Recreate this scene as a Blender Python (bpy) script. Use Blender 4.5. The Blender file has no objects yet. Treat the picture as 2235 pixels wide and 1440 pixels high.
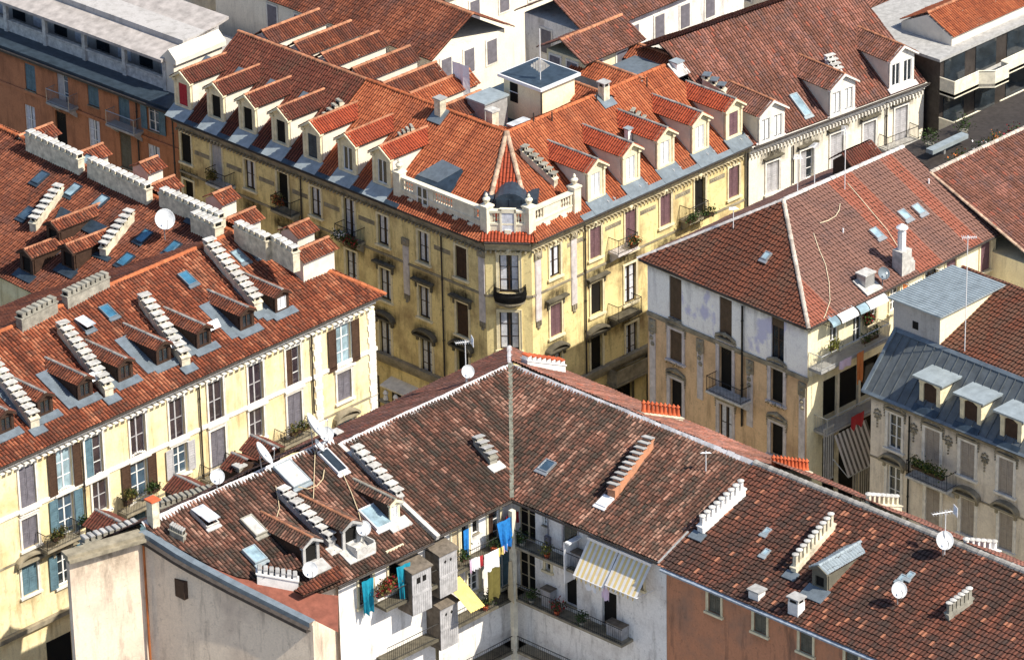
import bpy, math, random
from mathutils import Vector, Matrix
random.seed(7)
SC = bpy.context.scene
COL = SC.collection
R = math.radians
V = Vector

# ------------------------------------------------------------------ camera
FOC, PITCH, ROLL, CAMZ = 10000.0, 26.14, -1.15, 140.0   # focal length in photo pixels (photo 2235 wide)
CAM = V((-186.717, -186.869, CAMZ))
_az, _p, _r = R(45), R(PITCH), R(ROLL)
_rt0 = V((math.sin(_az), -math.cos(_az), 0))
FW = V((math.cos(_az)*math.cos(_p), math.sin(_az)*math.cos(_p), -math.sin(_p)))
_up0 = _rt0.cross(FW)
RT = _rt0*math.cos(_r) + _up0*math.sin(_r)
UP = _up0*math.cos(_r) - _rt0*math.sin(_r)
cd = bpy.data.cameras.new('camera'); cam = bpy.data.objects.new('camera', cd); COL.objects.link(cam)
m = Matrix((RT, UP, -FW)).transposed().to_4x4(); m.translation = CAM
cam.matrix_world = m
cd.sensor_width = 36; cd.lens = 36*FOC/2235; cd.clip_start = 1; cd.clip_end = 2000
SC.camera = cam

# ------------------------------------------------------------------ light
SUN_EL, SUN_PHI = 47, 17           # elevation; horizontal direction: mostly from -y, a little from +x
sdir = V((math.sin(R(SUN_PHI))*math.cos(R(SUN_EL)), -math.cos(R(SUN_PHI))*math.cos(R(SUN_EL)), math.sin(R(SUN_EL))))
sl = bpy.data.lights.new('sun', 'SUN'); sl.energy = 4.9; sl.angle = R(0.5); sl.color = (1, .93, .79)
so = bpy.data.objects.new('sun', sl); COL.objects.link(so)
so.rotation_euler = sdir.to_track_quat('Z', 'Y').to_euler(); so.location = (0, 0, 80)
w = bpy.data.worlds.new('World'); SC.world = w; w.use_nodes = True
wn = w.node_tree; sky = wn.nodes.new('ShaderNodeTexSky'); sky.sky_type = 'NISHITA'; sky.sun_disc = False
sky.sun_elevation = R(SUN_EL); sky.sun_rotation = math.atan2(sdir.x, sdir.y)
bg = wn.nodes['Background']; wn.links.new(sky.outputs[0], bg.inputs[0]); bg.inputs[1].default_value = 0.12
SC.view_settings.view_transform = 'Standard'; SC.view_settings.look = 'None'
SC.view_settings.exposure = 0.45; SC.view_settings.gamma = 1

# ------------------------------------------------------------------ helpers: photo pixel -> place in the scene
def ray(x, y): return FW*FOC + RT*(x-1117.5) - UP*(y-720)
def onz(x, y, z):
    d = ray(x, y); return CAM + d*((z-CAMZ)/d.z)
class Fr:
    """a frame: a along S, b along T, c along N"""
    def __init__(s, O, S, T, N): s.O, s.S, s.T, s.N = V(O), V(S).normalized(), V(T).normalized(), V(N).normalized()
    def P(s, a, b, c=0): return s.O + s.S*a + s.T*b + s.N*c
    def hit(s, x, y, up=0):
        o = s.O + V((0, 0, up)); d = ray(x, y)
        p = CAM + d*((o-CAM).dot(s.N)/d.dot(s.N)) - o
        return p.dot(s.S), p.dot(s.T)
    def loc(s, p):
        q = V(p) - s.O; return q.dot(s.S), q.dot(s.T), q.dot(s.N)
    def shift(s, a=0, b=0, c=0): return Fr(s.P(a, b, c), s.S, s.T, s.N)
ZUP = V((0, 0, 1))
def facade(pl, pr, z, back=0.0):
    """vertical frame through two photo points at height z; b = world height, back = set back behind them"""
    a, b = onz(*pl, z), onz(*pr, z); S = (b-a); S.z = 0; S.normalize(); N = S.cross(ZUP)
    return Fr(V((a.x, a.y, 0)) - N*back, S, ZUP, N)
def roofp(pl, pr, z, apex, zr):
    """sloped frame through the eave line pl-pr at z, reaching photo point apex at height zr"""
    a, b = onz(*pl, z), onz(*pr, z); S = (b-a).normalized(); N = S.cross(ZUP)
    q = onz(*apex, zr) - a; d = -q.dot(N)
    T = (-N*d + V((0, 0, zr-z))).normalized()
    f = Fr(a, S, T, S.cross(T)); f.slope = (zr-z)/d; f.H = -N
    return f
def rooff(a, S, inward, slope):
    S = V(S).normalized(); I = V(inward).normalized(); T = (I + ZUP*slope).normalized()
    f = Fr(a, S, T, S.cross(T)); f.slope = slope; f.H = I
    if f.N.z < 0: f.N = -f.N
    return f

class MB:
    def __init__(s): s.v, s.f, s.t = [], [], []
    def quad(s, *p, t=None):
        n = len(s.v); s.v += [V(q) for q in p]; s.f.append(tuple(range(n, n+len(p)))); s.t.append(t or (random.random(), random.random()))
    def box(s, f, a0, a1, b0, b1, c0, c1):
        n = len(s.v)
        for a in (a0, a1):
            for b in (b0, b1):
                for c in (c0, c1): s.v.append(f.P(a, b, c))
        for q in ((0,1,3,2),(4,6,7,5),(0,4,5,1),(2,3,7,6),(0,2,6,4),(1,5,7,3)): s.f.append(tuple(n+i for i in q))
        t = (random.random(), random.random()); s.t += [t]*6
    def prism(s, f, poly, c0, c1):
        n = len(s.v); k = len(poly)
        for c in (c0, c1):
            for a, b in poly: s.v.append(f.P(a, b, c))
        s.f.append(tuple(n+i for i in range(k))); s.f.append(tuple(n+k+i for i in reversed(range(k))))
        for i in range(k): j = (i+1) % k; s.f.append((n+i, n+j, n+k+j, n+k+i))
        t = (random.random(), random.random()); s.t += [t]*(k+2)
    def tube(s, pts, r, n=6, r2=None):
        pts = [V(p) for p in pts]; k0 = len(s.v); K = len(pts)
        for i, p in enumerate(pts):
            d = (pts[min(i+1, K-1)] - pts[max(i-1, 0)]).normalized()
            x = d.cross(ZUP if abs(d.z) < .9 else V((1, 0, 0))).normalized(); y = d.cross(x)
            rr = r if r2 is None else r + (r2-r)*i/(K-1)
            for j in range(n):
                a = 2*math.pi*j/n; s.v.append(p + x*math.cos(a)*rr + y*math.sin(a)*rr)
        t = (random.random(), random.random())
        for i in range(K-1):
            for j in range(n):
                j2 = (j+1) % n; s.f.append((k0+i*n+j, k0+i*n+j2, k0+(i+1)*n+j2, k0+(i+1)*n+j)); s.t.append(t)
        s.f.append(tuple(k0+j for j in range(n))); s.f.append(tuple(k0+(K-1)*n+j for j in reversed(range(n)))); s.t += [t, t]
    def lathe(s, o, prof, n=10, axis=ZUP):
        ax = V(axis).normalized(); x = ax.cross(V((0, 0, 1)) if abs(ax.z) < .9 else V((1, 0, 0))).normalized(); y = ax.cross(x)
        k0 = len(s.v)
        for r, z in prof:
            for j in range(n):
                a = 2*math.pi*j/n; s.v.append(V(o) + ax*z + x*math.cos(a)*r + y*math.sin(a)*r)
        t = (random.random(), random.random())
        for i in range(len(prof)-1):
            for j in range(n):
                j2 = (j+1) % n; s.f.append((k0+i*n+j, k0+i*n+j2, k0+(i+1)*n+j2, k0+(i+1)*n+j)); s.t.append(t)

BASE = {}
def obj(name, mb, mat, parent=None, base=None, smooth=False):
    me = bpy.data.meshes.new(name)
    b = V(base) if base is not None else (BASE[parent.name] if parent is not None else V((0, 0, 0)))
    me.from_pydata([v - b for v in mb.v], [], mb.f)
    at = me.attributes.new('tint', 'FLOAT_COLOR', 'FACE')
    at.data.foreach_set('color', [x for t in mb.t for x in (t[0], t[1], (t[2] if len(t) > 2 else 0), 1)])
    me.materials.append(mat if not isinstance(mat, str) else M[mat])
    if smooth: me.polygons.foreach_set('use_smooth', [True]*len(me.polygons))
    me.update()
    o = bpy.data.objects.new(name, me); COL.objects.link(o)
    if parent is not None: o.parent = parent
    else: o.location = b
    BASE[o.name] = b
    return o
def tag(o, label=None, cat=None, group=None, kind=None):
    if label: o['label'] = label
    if cat: o['category'] = cat
    if group: o['group'] = group
    if kind: o['kind'] = kind
    return o
def thing(name, loc, label, cat, group=None):
    o = bpy.data.objects.new(name, None); COL.objects.link(o); o.location = loc; BASE[o.name] = V(loc)
    o.empty_display_size = .5
    return tag(o, label, cat, group)

# ------------------------------------------------------------------ materials
M = {}
def N(nt, t, **kw):
    n = nt.nodes.new(t)
    for k, v in kw.items():
        if k.startswith('i_'): n.inputs[k[2:].replace('_', ' ')].default_value = v
        elif isinstance(k, str) and k.startswith('n'): n.inputs[int(k[1:])].default_value = v
        else: setattr(n, k, v)
    return n
def mix(nt, a, b, fac, mode='MIX'):
    n = nt.nodes.new('ShaderNodeMix'); n.data_type = 'RGBA'; n.blend_type = mode
    for s, v in ((6, a), (7, b), (0, fac)):
        if hasattr(v, 'links'): nt.links.new(v, n.inputs[s])
        else: n.inputs[s].default_value = v if s == 0 else (*v[:3], 1)
    return n.outputs[2]
def noise(nt, co, scale, detail=4, rough=.6, sc=(1, 1, 1)):
    mp = nt.nodes.new('ShaderNodeMapping'); mp.inputs['Scale'].default_value = sc; nt.links.new(co, mp.inputs[0])
    n = nt.nodes.new('ShaderNodeTexNoise'); n.inputs['Scale'].default_value = scale; n.inputs['Detail'].default_value = detail
    n.inputs['Roughness'].default_value = rough; nt.links.new(mp.outputs[0], n.inputs[0]); return n.outputs[0]
def ramp(nt, f, stops):
    r = nt.nodes.new('ShaderNodeValToRGB'); e = r.color_ramp.elements
    while len(e) < len(stops): e.new(.5)
    for i, (p, c) in enumerate(stops):
        e[i].position = p; e[i].color = (*c, 1) if isinstance(c, tuple) else (c, c, c, 1)
    nt.links.new(f, r.inputs[0]); return r.outputs[0]
def mul(nt, a, k):
    n = nt.nodes.new('ShaderNodeMath'); n.operation = 'MULTIPLY'; nt.links.new(a, n.inputs[0]); n.inputs[1].default_value = k; return n.outputs[0]
def newmat(name, rough=.8, metal=0, spec=.3):
    m = bpy.data.materials.new(name); m.use_nodes = True; nt = m.node_tree; b = nt.nodes['Principled BSDF']
    b.inputs['Roughness'].default_value = rough; b.inputs['Metallic'].default_value = metal
    b.inputs['Specular IOR Level'].default_value = spec
    M[name] = m; g = nt.nodes.new('ShaderNodeNewGeometry')
    return m, nt, b, g.outputs['Position']
def bump(nt, b, h, st=.3, dist=.02):
    n = nt.nodes.new('ShaderNodeBump'); n.inputs['Strength'].default_value = st; n.inputs['Distance'].default_value = dist
    nt.links.new(h, n.inputs['Height']); nt.links.new(n.outputs[0], b.inputs['Normal'])
def plain(name, c, rough=.7, metal=0, var=.25, scale=3, spec=.3, tint=.0, bmp=.15):
    m, nt, b, co = newmat(name, rough, metal, spec)
    n1 = noise(nt, co, scale, 6, .65)
    d = tuple(x*(1-var) for x in c); l = tuple(min(1, x*(1+var*.6)) for x in c)
    o = ramp(nt, n1, [(.3, d), (.7, l)])
    if tint:
        a = nt.nodes.new('ShaderNodeAttribute'); a.attribute_name = 'tint'; sp = nt.nodes.new('ShaderNodeSeparateColor'); nt.links.new(a.outputs[0], sp.inputs[0])
        o = mix(nt, o, ramp(nt, sp.outputs[0], [(0, (1-tint,)*3), (1, (1.0,)*3)]), 1.0, 'MULTIPLY')
    nt.links.new(o, b.inputs['Base Color'])
    if bmp: bump(nt, b, noise(nt, co, 18, 4), bmp)
    return m
def stucco(name, c, stain, amt=.6, damp=None, peel=None, scale=.5):
    """painted plaster: blotches, rain streaks, fine dirt, optional flaked areas"""
    m, nt, b, co = newmat(name, .9, 0, .15)
    big = noise(nt, co, scale, 8, .62); st = noise(nt, co, 1.6, 6, .7, (1, 1, .16)); fine = noise(nt, co, 9, 5, .7)
    o = mix(nt, c, tuple(min(1, x*1.18) for x in c), ramp(nt, fine, [(.35, 0.0), (.65, 1.0)]))
    o = mix(nt, o, stain, ramp(nt, big, [(.48, 0.0), (.72, amt)]))
    o = mix(nt, o, tuple(x*.45 for x in stain), ramp(nt, st, [(.52, 0.0), (.74, amt*.9)]))
    o = mix(nt, o, tuple(x*.5 for x in stain), ramp(nt, noise(nt, co, 3.2, 8, .75), [(.56, 0.0), (.72, amt*.7)]))
    if peel: o = mix(nt, o, peel, ramp(nt, noise(nt, co, .42, 7, .55, (1.3, 1.3, 1)), [(.56, 0.0), (.62, .75)]))
    nt.links.new(o, b.inputs['Base Color']); bump(nt, b, fine, .35, .02)
    return m
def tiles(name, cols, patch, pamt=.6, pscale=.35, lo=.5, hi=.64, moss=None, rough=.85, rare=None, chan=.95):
    """clay tiles: one random colour per tile, weathered patches and lichen"""
    m, nt, b, co = newmat(name, rough, 0, .25)
    a = nt.nodes.new('ShaderNodeAttribute'); a.attribute_name = 'tint'; sp = nt.nodes.new('ShaderNodeSeparateColor'); nt.links.new(a.outputs[0], sp.inputs[0])
    k = len(cols); o = ramp(nt, sp.outputs[0], [((i+.0)/(k-1), c) for i, c in enumerate(cols)])
    pf = ramp(nt, noise(nt, co, pscale, 8, .68), [(lo, 0.0), (hi, pamt)])
    mth = nt.nodes.new('ShaderNodeMath'); mth.operation = 'MULTIPLY'; nt.links.new(pf, mth.inputs[0])
    nt.links.new(ramp(nt, sp.outputs[1], [(0, .35), (1, 1.0)]), mth.inputs[1])
    o = mix(nt, o, patch, mth.outputs[0])
    if moss: o = mix(nt, o, moss, ramp(nt, noise(nt, co, 1.7, 8, .78), [(.50, 0.0), (.68, .9)]))
    o = mix(nt, o, tuple(min(1, x*1.5+.05) for x in patch), ramp(nt, noise(nt, co, 6, 6, .8), [(.60, 0.0), (.75, .45)]))
    if rare:
        o = mix(nt, o, rare, ramp(nt, sp.outputs[1], [(.955, 0.0), (.96, .8)]))
    o = mix(nt, o, (.34, .32, .33), mul(nt, sp.outputs[2], chan), 'MULTIPLY')  # tile channels darkened: groove shade painted into the colour along with dirt
    o = mix(nt, o, (.35, .35, .35), ramp(nt, noise(nt, co, 14, 5, .7), [(.5, 0.0), (.75, .5)]), 'MULTIPLY')
    nt.links.new(o, b.inputs['Base Color']); bump(nt, b, noise(nt, co, 20, 4), .4, .015)
    return m
def glassm(name, c, rough=.08):
    m, nt, b, co = newmat(name, rough, 0, .9)
    nt.links.new(ramp(nt, noise(nt, co, 1.3, 3), [(.35, tuple(x*.5 for x in c)), (.65, c)]), b.inputs['Base Color'])
    return m

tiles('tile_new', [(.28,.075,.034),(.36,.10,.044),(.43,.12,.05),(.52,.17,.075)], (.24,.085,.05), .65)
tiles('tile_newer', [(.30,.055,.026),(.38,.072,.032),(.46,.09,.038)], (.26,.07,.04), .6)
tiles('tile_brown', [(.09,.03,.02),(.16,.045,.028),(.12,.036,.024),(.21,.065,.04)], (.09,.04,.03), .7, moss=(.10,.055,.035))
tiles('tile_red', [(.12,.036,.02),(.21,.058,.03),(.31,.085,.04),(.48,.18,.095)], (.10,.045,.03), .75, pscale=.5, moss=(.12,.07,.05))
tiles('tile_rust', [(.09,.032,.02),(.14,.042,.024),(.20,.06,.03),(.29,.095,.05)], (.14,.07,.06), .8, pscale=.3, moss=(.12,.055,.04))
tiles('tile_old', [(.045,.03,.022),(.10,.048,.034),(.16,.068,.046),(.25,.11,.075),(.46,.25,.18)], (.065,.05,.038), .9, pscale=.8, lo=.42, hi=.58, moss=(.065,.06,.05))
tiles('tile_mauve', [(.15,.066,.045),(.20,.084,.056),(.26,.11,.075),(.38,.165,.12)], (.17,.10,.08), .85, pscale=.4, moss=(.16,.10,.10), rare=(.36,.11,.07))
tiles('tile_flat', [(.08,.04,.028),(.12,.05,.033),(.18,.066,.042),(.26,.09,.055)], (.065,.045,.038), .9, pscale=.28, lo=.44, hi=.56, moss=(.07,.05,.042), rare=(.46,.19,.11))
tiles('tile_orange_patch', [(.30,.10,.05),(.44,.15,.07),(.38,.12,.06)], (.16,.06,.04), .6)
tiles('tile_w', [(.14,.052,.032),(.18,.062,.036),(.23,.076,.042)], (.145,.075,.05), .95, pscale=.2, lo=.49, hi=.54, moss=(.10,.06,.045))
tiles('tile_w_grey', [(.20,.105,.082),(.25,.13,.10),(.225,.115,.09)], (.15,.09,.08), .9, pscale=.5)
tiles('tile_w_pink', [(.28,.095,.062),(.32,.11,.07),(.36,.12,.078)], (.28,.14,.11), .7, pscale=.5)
plain('ridge_clay', (.50,.22,.12), .85, var=.4, scale=2, tint=.35)
plain('valley', (.20,.20,.16), .9, var=.6, scale=4)
plain('hip_mortar', (.60,.42,.30), .9, var=.45, scale=5, tint=.5)
plain('hip_pale', (.58,.50,.43), .9, var=.4, scale=5, tint=.4)
plain('ridge_orange', (.50,.15,.06), .85, var=.3, tint=.3)
plain('mortar_white', (.74,.71,.72), .9, var=.3, scale=3, tint=.3)
plain('rust', (.36,.11,.03), .8, var=.4)
plain('gutter_blue', (.30,.35,.43), .5, var=.4)
plain('ridge_grey', (.36,.34,.32), .9, var=.4, scale=3, tint=.4)
plain('mortar', (.66,.62,.60), .9, var=.35, scale=3, tint=.25)
stucco('wall_yellow', (.79,.68,.43), (.66,.47,.22), .8)
stucco('wall_corner', (.74,.61,.31), (.38,.27,.14), .95)
stucco('wall_white', (.87,.85,.83), (.62,.58,.66), .55, peel=(.50,.50,.74))
stucco('wall_peach', (.66,.46,.28), (.40,.26,.16), .8)
stucco('wall_cream', (.80,.72,.50), (.60,.48,.28), .4)
stucco('wall_ivory', (.80,.74,.62), (.58,.52,.44), .45)
stucco('wall_stone', (.74,.66,.56), (.42,.35,.30), .6)
stucco('wall_orange', (.44,.19,.10), (.28,.12,.07), .7)
stucco('wall_pink', (.74,.61,.48), (.52,.41,.33), .8, scale=.3)
stucco('wall_bright', (.82,.79,.76), (.50,.45,.42), .85)
stucco('wall_grey', (.42,.40,.39), (.26,.24,.22), .6)
stucco('brick_orange', (.50,.23,.13), (.34,.20,.14), 1.0)
plain('trim_white', (.80,.76,.70), .8, var=.25, scale=2.5)
plain('trim_cream', (.78,.69,.48), .8, var=.25, scale=2.5)
plain('trim_dirty', (.30,.26,.19), .9, var=.5, scale=1.6)
plain('trim_soil', (.50,.43,.29), .9, var=.5, scale=1.6)
plain('trim_soot', (.13,.115,.085), .95, var=.5, scale=2)
plain('stone_cream', (.76,.70,.56), .85, var=.25, scale=2.2)
plain('terrace_pale', (.42,.38,.36), .9, var=.35, scale=1.5)
plain('strip_red', (.22,.075,.05), .85, var=.35, scale=2)
plain('stone_lilac', (.60,.55,.55), .85, var=.3, scale=2.5)
plain('dormer_side', (.76,.70,.60), .9, var=.18, scale=1.2)
plain('stack_cream', (.72,.65,.50), .9, var=.45, scale=2.2, tint=.15)
plain('stack_white', (.82,.80,.78), .9, var=.2, scale=2, tint=.1)
plain('stack_grey', (.34,.32,.27), .95, var=.45, scale=2.2, tint=.2)
plain('slab_grey', (.46,.45,.44), .9, var=.3, scale=3, tint=.25)
plain('slab_light', (.60,.58,.55), .85, var=.4, scale=3, tint=.2)
plain('zinc', (.17,.205,.24), .55, .3, .3, 2)
plain('zinc_dark', (.055,.08,.11), .45, .4, .4, 2)
plain('zinc_light', (.33,.38,.41), .5, .2, .25, 2)
plain('zinc_roof', (.13,.145,.155), .5, .3, .35, 1.5)
plain('gutter', (.06,.05,.045), .6, .3, .4, 3)
plain('iron', (.02,.02,.02), .5, .4, .3, 5)
plain('white_metal', (.78,.78,.80), .4, .1, .08, 4)
plain('galv', (.45,.46,.47), .4, .6, .2, 4)
plain('shutter_brown', (.075,.042,.028), .6, 0, .3, 3)
plain('shutter_purple', (.16,.09,.105), .6, 0, .25, 3)
plain('shutter_slate', (.17,.16,.19), .6, 0, .3, 3)
plain('shutter_blue', (.11,.19,.24), .6, 0, .3, 3)
plain('shutter_grey', (.46,.45,.47), .7, 0, .2, 3)
plain('shutter_green', (.14,.13,.10), .7, 0, .3, 3)
plain('shutter_taupe', (.38,.33,.29), .7, 0, .2, 3)
plain('roller', (.10,.065,.042), .6, 0, .3, 3)
plain('wood_dark', (.055,.03,.02), .7, 0, .4, 4)
plain('frame_white', (.80,.80,.80), .5, 0, .1, 4)
plain('frame_dark', (.05,.03,.022), .5, 0, .2, 4)
plain('curtain', (.62,.64,.72), .9, 0, .3, 5)
plain('curtain_blue', (.30,.36,.46), .9, 0, .35, 5)
plain('black', (.008,.007,.006), .9, 0, .2, 4)
plain('terracotta', (.60,.13,.05), .8, 0, .25, 3, tint=.3)
plain('asphalt', (.05,.05,.05), .9, 0, .3, 1.5)
plain('paving', (.20,.19,.18), .9, 0, .3, 2)
plain('leaf', (.055,.10,.025), .8, 0, .5, 6, tint=.4)
plain('leaf_yellow', (.22,.22,.05), .8, 0, .5, 6, tint=.4)
plain('flower_red', (.45,.03,.04), .8, 0, .3, 6, tint=.4)
plain('flower_white', (.80,.78,.80), .8, 0, .1, 6)
plain('cloth_white', (.85,.85,.88), .9, 0, .06, 3)
plain('cloth_pink', (.74,.58,.72), .9, 0, .1, 3)
plain('cloth_teal', (.01,.26,.38), .8, 0, .25, 3)
plain('cloth_blue', (.02,.20,.56), .8, 0, .3, 4)
plain('cloth_orange', (.70,.24,.08), .9, 0, .12, 3)
plain('cloth_tan', (.58,.47,.30), .9, 0, .2, 3)
plain('cloth_red', (.45,.04,.05), .9, 0, .2, 3)
plain('olive', (.13,.11,.03), .9, 0, .3, 3)
plain('plastic_yellow', (.80,.62,.20), .5, 0, .2, 3)
plain('dish_white', (.62,.64,.67), .45, 0, .35, 2.5)
plain('cabinet', (.42,.41,.42), .8, 0, .35, 2.5)
plain('cabinet_top', (.17,.14,.11), .9, 0, .5, 3)
glassm('glass', (.03,.04,.05)); glassm('glass_blue', (.07,.12,.18)); glassm('glass_dusk', (.055,.04,.05)); glassm('glass_sky', (.06,.20,.33)); glassm('glass_pale', (.36,.50,.58), .15)
glassm('glass_white', (.80,.84,.90), .2)
def film(name, c, sc=2.6):
    """thin film of soot and run-off lying on a wall; the mesh carries its density per face"""
    m, nt, b, co = newmat(name, .95, 0, .1)
    b.inputs['Base Color'].default_value = (*c, 1)
    at = nt.nodes.new('ShaderNodeAttribute'); at.attribute_name = 'tint'; sp = nt.nodes.new('ShaderNodeSeparateColor'); nt.links.new(at.outputs[0], sp.inputs[0])
    k = nt.nodes.new('ShaderNodeMath'); k.operation = 'MULTIPLY'; nt.links.new(sp.outputs[0], k.inputs[0])
    nt.links.new(ramp(nt, noise(nt, co, sc, 8, .72, (1, 1, .45)), [(.32, 0.1), (.68, 1.0)]), k.inputs[1]); nt.links.new(k.outputs[0], b.inputs['Alpha'])
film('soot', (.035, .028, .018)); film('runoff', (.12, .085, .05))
def awn(name, a, b2, per):
    m, nt, b, co = newmat(name, .85)
    at = nt.nodes.new('ShaderNodeAttribute'); at.attribute_name = 'tint'; sp = nt.nodes.new('ShaderNodeSeparateColor'); nt.links.new(at.outputs[0], sp.inputs[0])
    nt.links.new(mix(nt, mix(nt, a, b2, ramp(nt, sp.outputs[0], [(.49, 0.0), (.5, 1.0)])), (.5, .4, .35), ramp(nt, noise(nt, co, 2, 6), [(.45, 0.0), (.8, .5)])), b.inputs['Base Color'])
awn('awning_stripe', (.78,.76,.74), (.74,.56,.24), 1); awn('awning_grey', (.60,.57,.53), (.10,.09,.08), 1)

# ------------------------------------------------------------------ builders
def span(poly, x):
    ts = []
    for i in range(len(poly)):
        (a, b), (c, d) = poly[i], poly[(i+1) % len(poly)]
        if (a-x)*(c-x) <= 0 and a != c: ts.append(b + (d-b)*(x-a)/(c-a))
    return (min(ts), max(ts)) if ts else (0, 0)
STY = {'coppo': (.235, .38, .08, .028), 'fine': (.215, .40, .065, .022), 'flat': (.25, .38, .016, .05), 'dorm': (.21, .38, .07, .02)}
def _h(i, j, k): return (math.sin(i*127.1+j*311.7+k*74.7)*43758.5453) % 1
def vnoise(x, y, k):
    i, j = math.floor(x), math.floor(y); u, v = x-i, y-j; u, v = u*u*(3-2*u), v*v*(3-2*v)
    return (_h(i, j, k)*(1-u)+_h(i+1, j, k)*u)*(1-v) + (_h(i, j+1, k)*(1-u)+_h(i+1, j+1, k)*u)*v
def sag(x, t): return .016*math.sin(x*.9+t*.4) + .012*math.sin(x*2.3-t*1.1+1) + .008*math.sin(t*3.1+x*.5)
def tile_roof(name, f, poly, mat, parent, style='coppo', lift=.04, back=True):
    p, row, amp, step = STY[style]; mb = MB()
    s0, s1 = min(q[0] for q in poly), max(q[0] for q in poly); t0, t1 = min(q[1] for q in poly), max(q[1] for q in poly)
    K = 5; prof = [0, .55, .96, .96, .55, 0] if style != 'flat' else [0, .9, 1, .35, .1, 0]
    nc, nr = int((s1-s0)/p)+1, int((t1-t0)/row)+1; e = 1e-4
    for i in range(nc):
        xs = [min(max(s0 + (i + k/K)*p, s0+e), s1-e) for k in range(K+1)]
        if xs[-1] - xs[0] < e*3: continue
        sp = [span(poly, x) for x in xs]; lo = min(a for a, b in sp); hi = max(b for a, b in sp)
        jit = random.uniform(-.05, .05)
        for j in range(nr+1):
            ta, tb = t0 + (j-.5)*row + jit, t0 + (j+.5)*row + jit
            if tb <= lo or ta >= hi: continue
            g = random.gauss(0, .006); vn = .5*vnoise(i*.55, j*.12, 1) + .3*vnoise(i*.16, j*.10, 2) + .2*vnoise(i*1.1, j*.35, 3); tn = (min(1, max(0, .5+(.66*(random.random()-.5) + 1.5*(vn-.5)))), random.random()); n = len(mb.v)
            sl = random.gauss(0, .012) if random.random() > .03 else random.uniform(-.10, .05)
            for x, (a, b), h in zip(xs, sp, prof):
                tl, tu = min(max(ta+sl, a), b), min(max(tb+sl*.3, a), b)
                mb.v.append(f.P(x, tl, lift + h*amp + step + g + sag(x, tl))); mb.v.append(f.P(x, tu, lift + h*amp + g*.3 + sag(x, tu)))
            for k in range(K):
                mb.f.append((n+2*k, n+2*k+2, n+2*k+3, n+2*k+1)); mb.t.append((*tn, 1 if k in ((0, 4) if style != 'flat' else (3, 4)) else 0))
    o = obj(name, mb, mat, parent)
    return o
def flatpoly(f, poly, c=0):
    mb = MB(); mb.quad(*[f.P(a, b, c) for a, b in poly]); return mb
def ridge(parent, pts, mat='ridge_clay', r=.15, seg=.42, name='ridge_tiles', lift=.08):
    """row of half-round ridge tiles bedded in mortar along a polyline"""
    mb = MB()
    for a, b in zip(pts[:-1], pts[1:]):
        a, b = V(a), V(b); L = (b-a).length; n = max(1, int(L/seg)); d = (b-a)/n; x = d.cross(ZUP).normalized(); y = x.cross(d).normalized()
        for i in range(n):
            p, q = a + d*i, a + d*(i+1.06); r0, r1 = r*random.uniform(.98, 1.12), r*random.uniform(.84, .92); k = len(mb.v); t = (random.random(), random.random())
            for c, rr in ((p, r0), (q, r1)):
                for j in range(6):
                    g = math.pi*j/5; mb.v.append(c + x*math.cos(g)*rr*1.1 + y*(math.sin(g)*rr + lift - .04))
            for j in range(5): mb.f.append((k+j, k+j+1, k+7+j, k+6+j)); mb.t.append(t)
            mb.f.append(tuple(k+j for j in range(6))); mb.t.append(t)
    return obj(name, mb, mat, parent)

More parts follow.
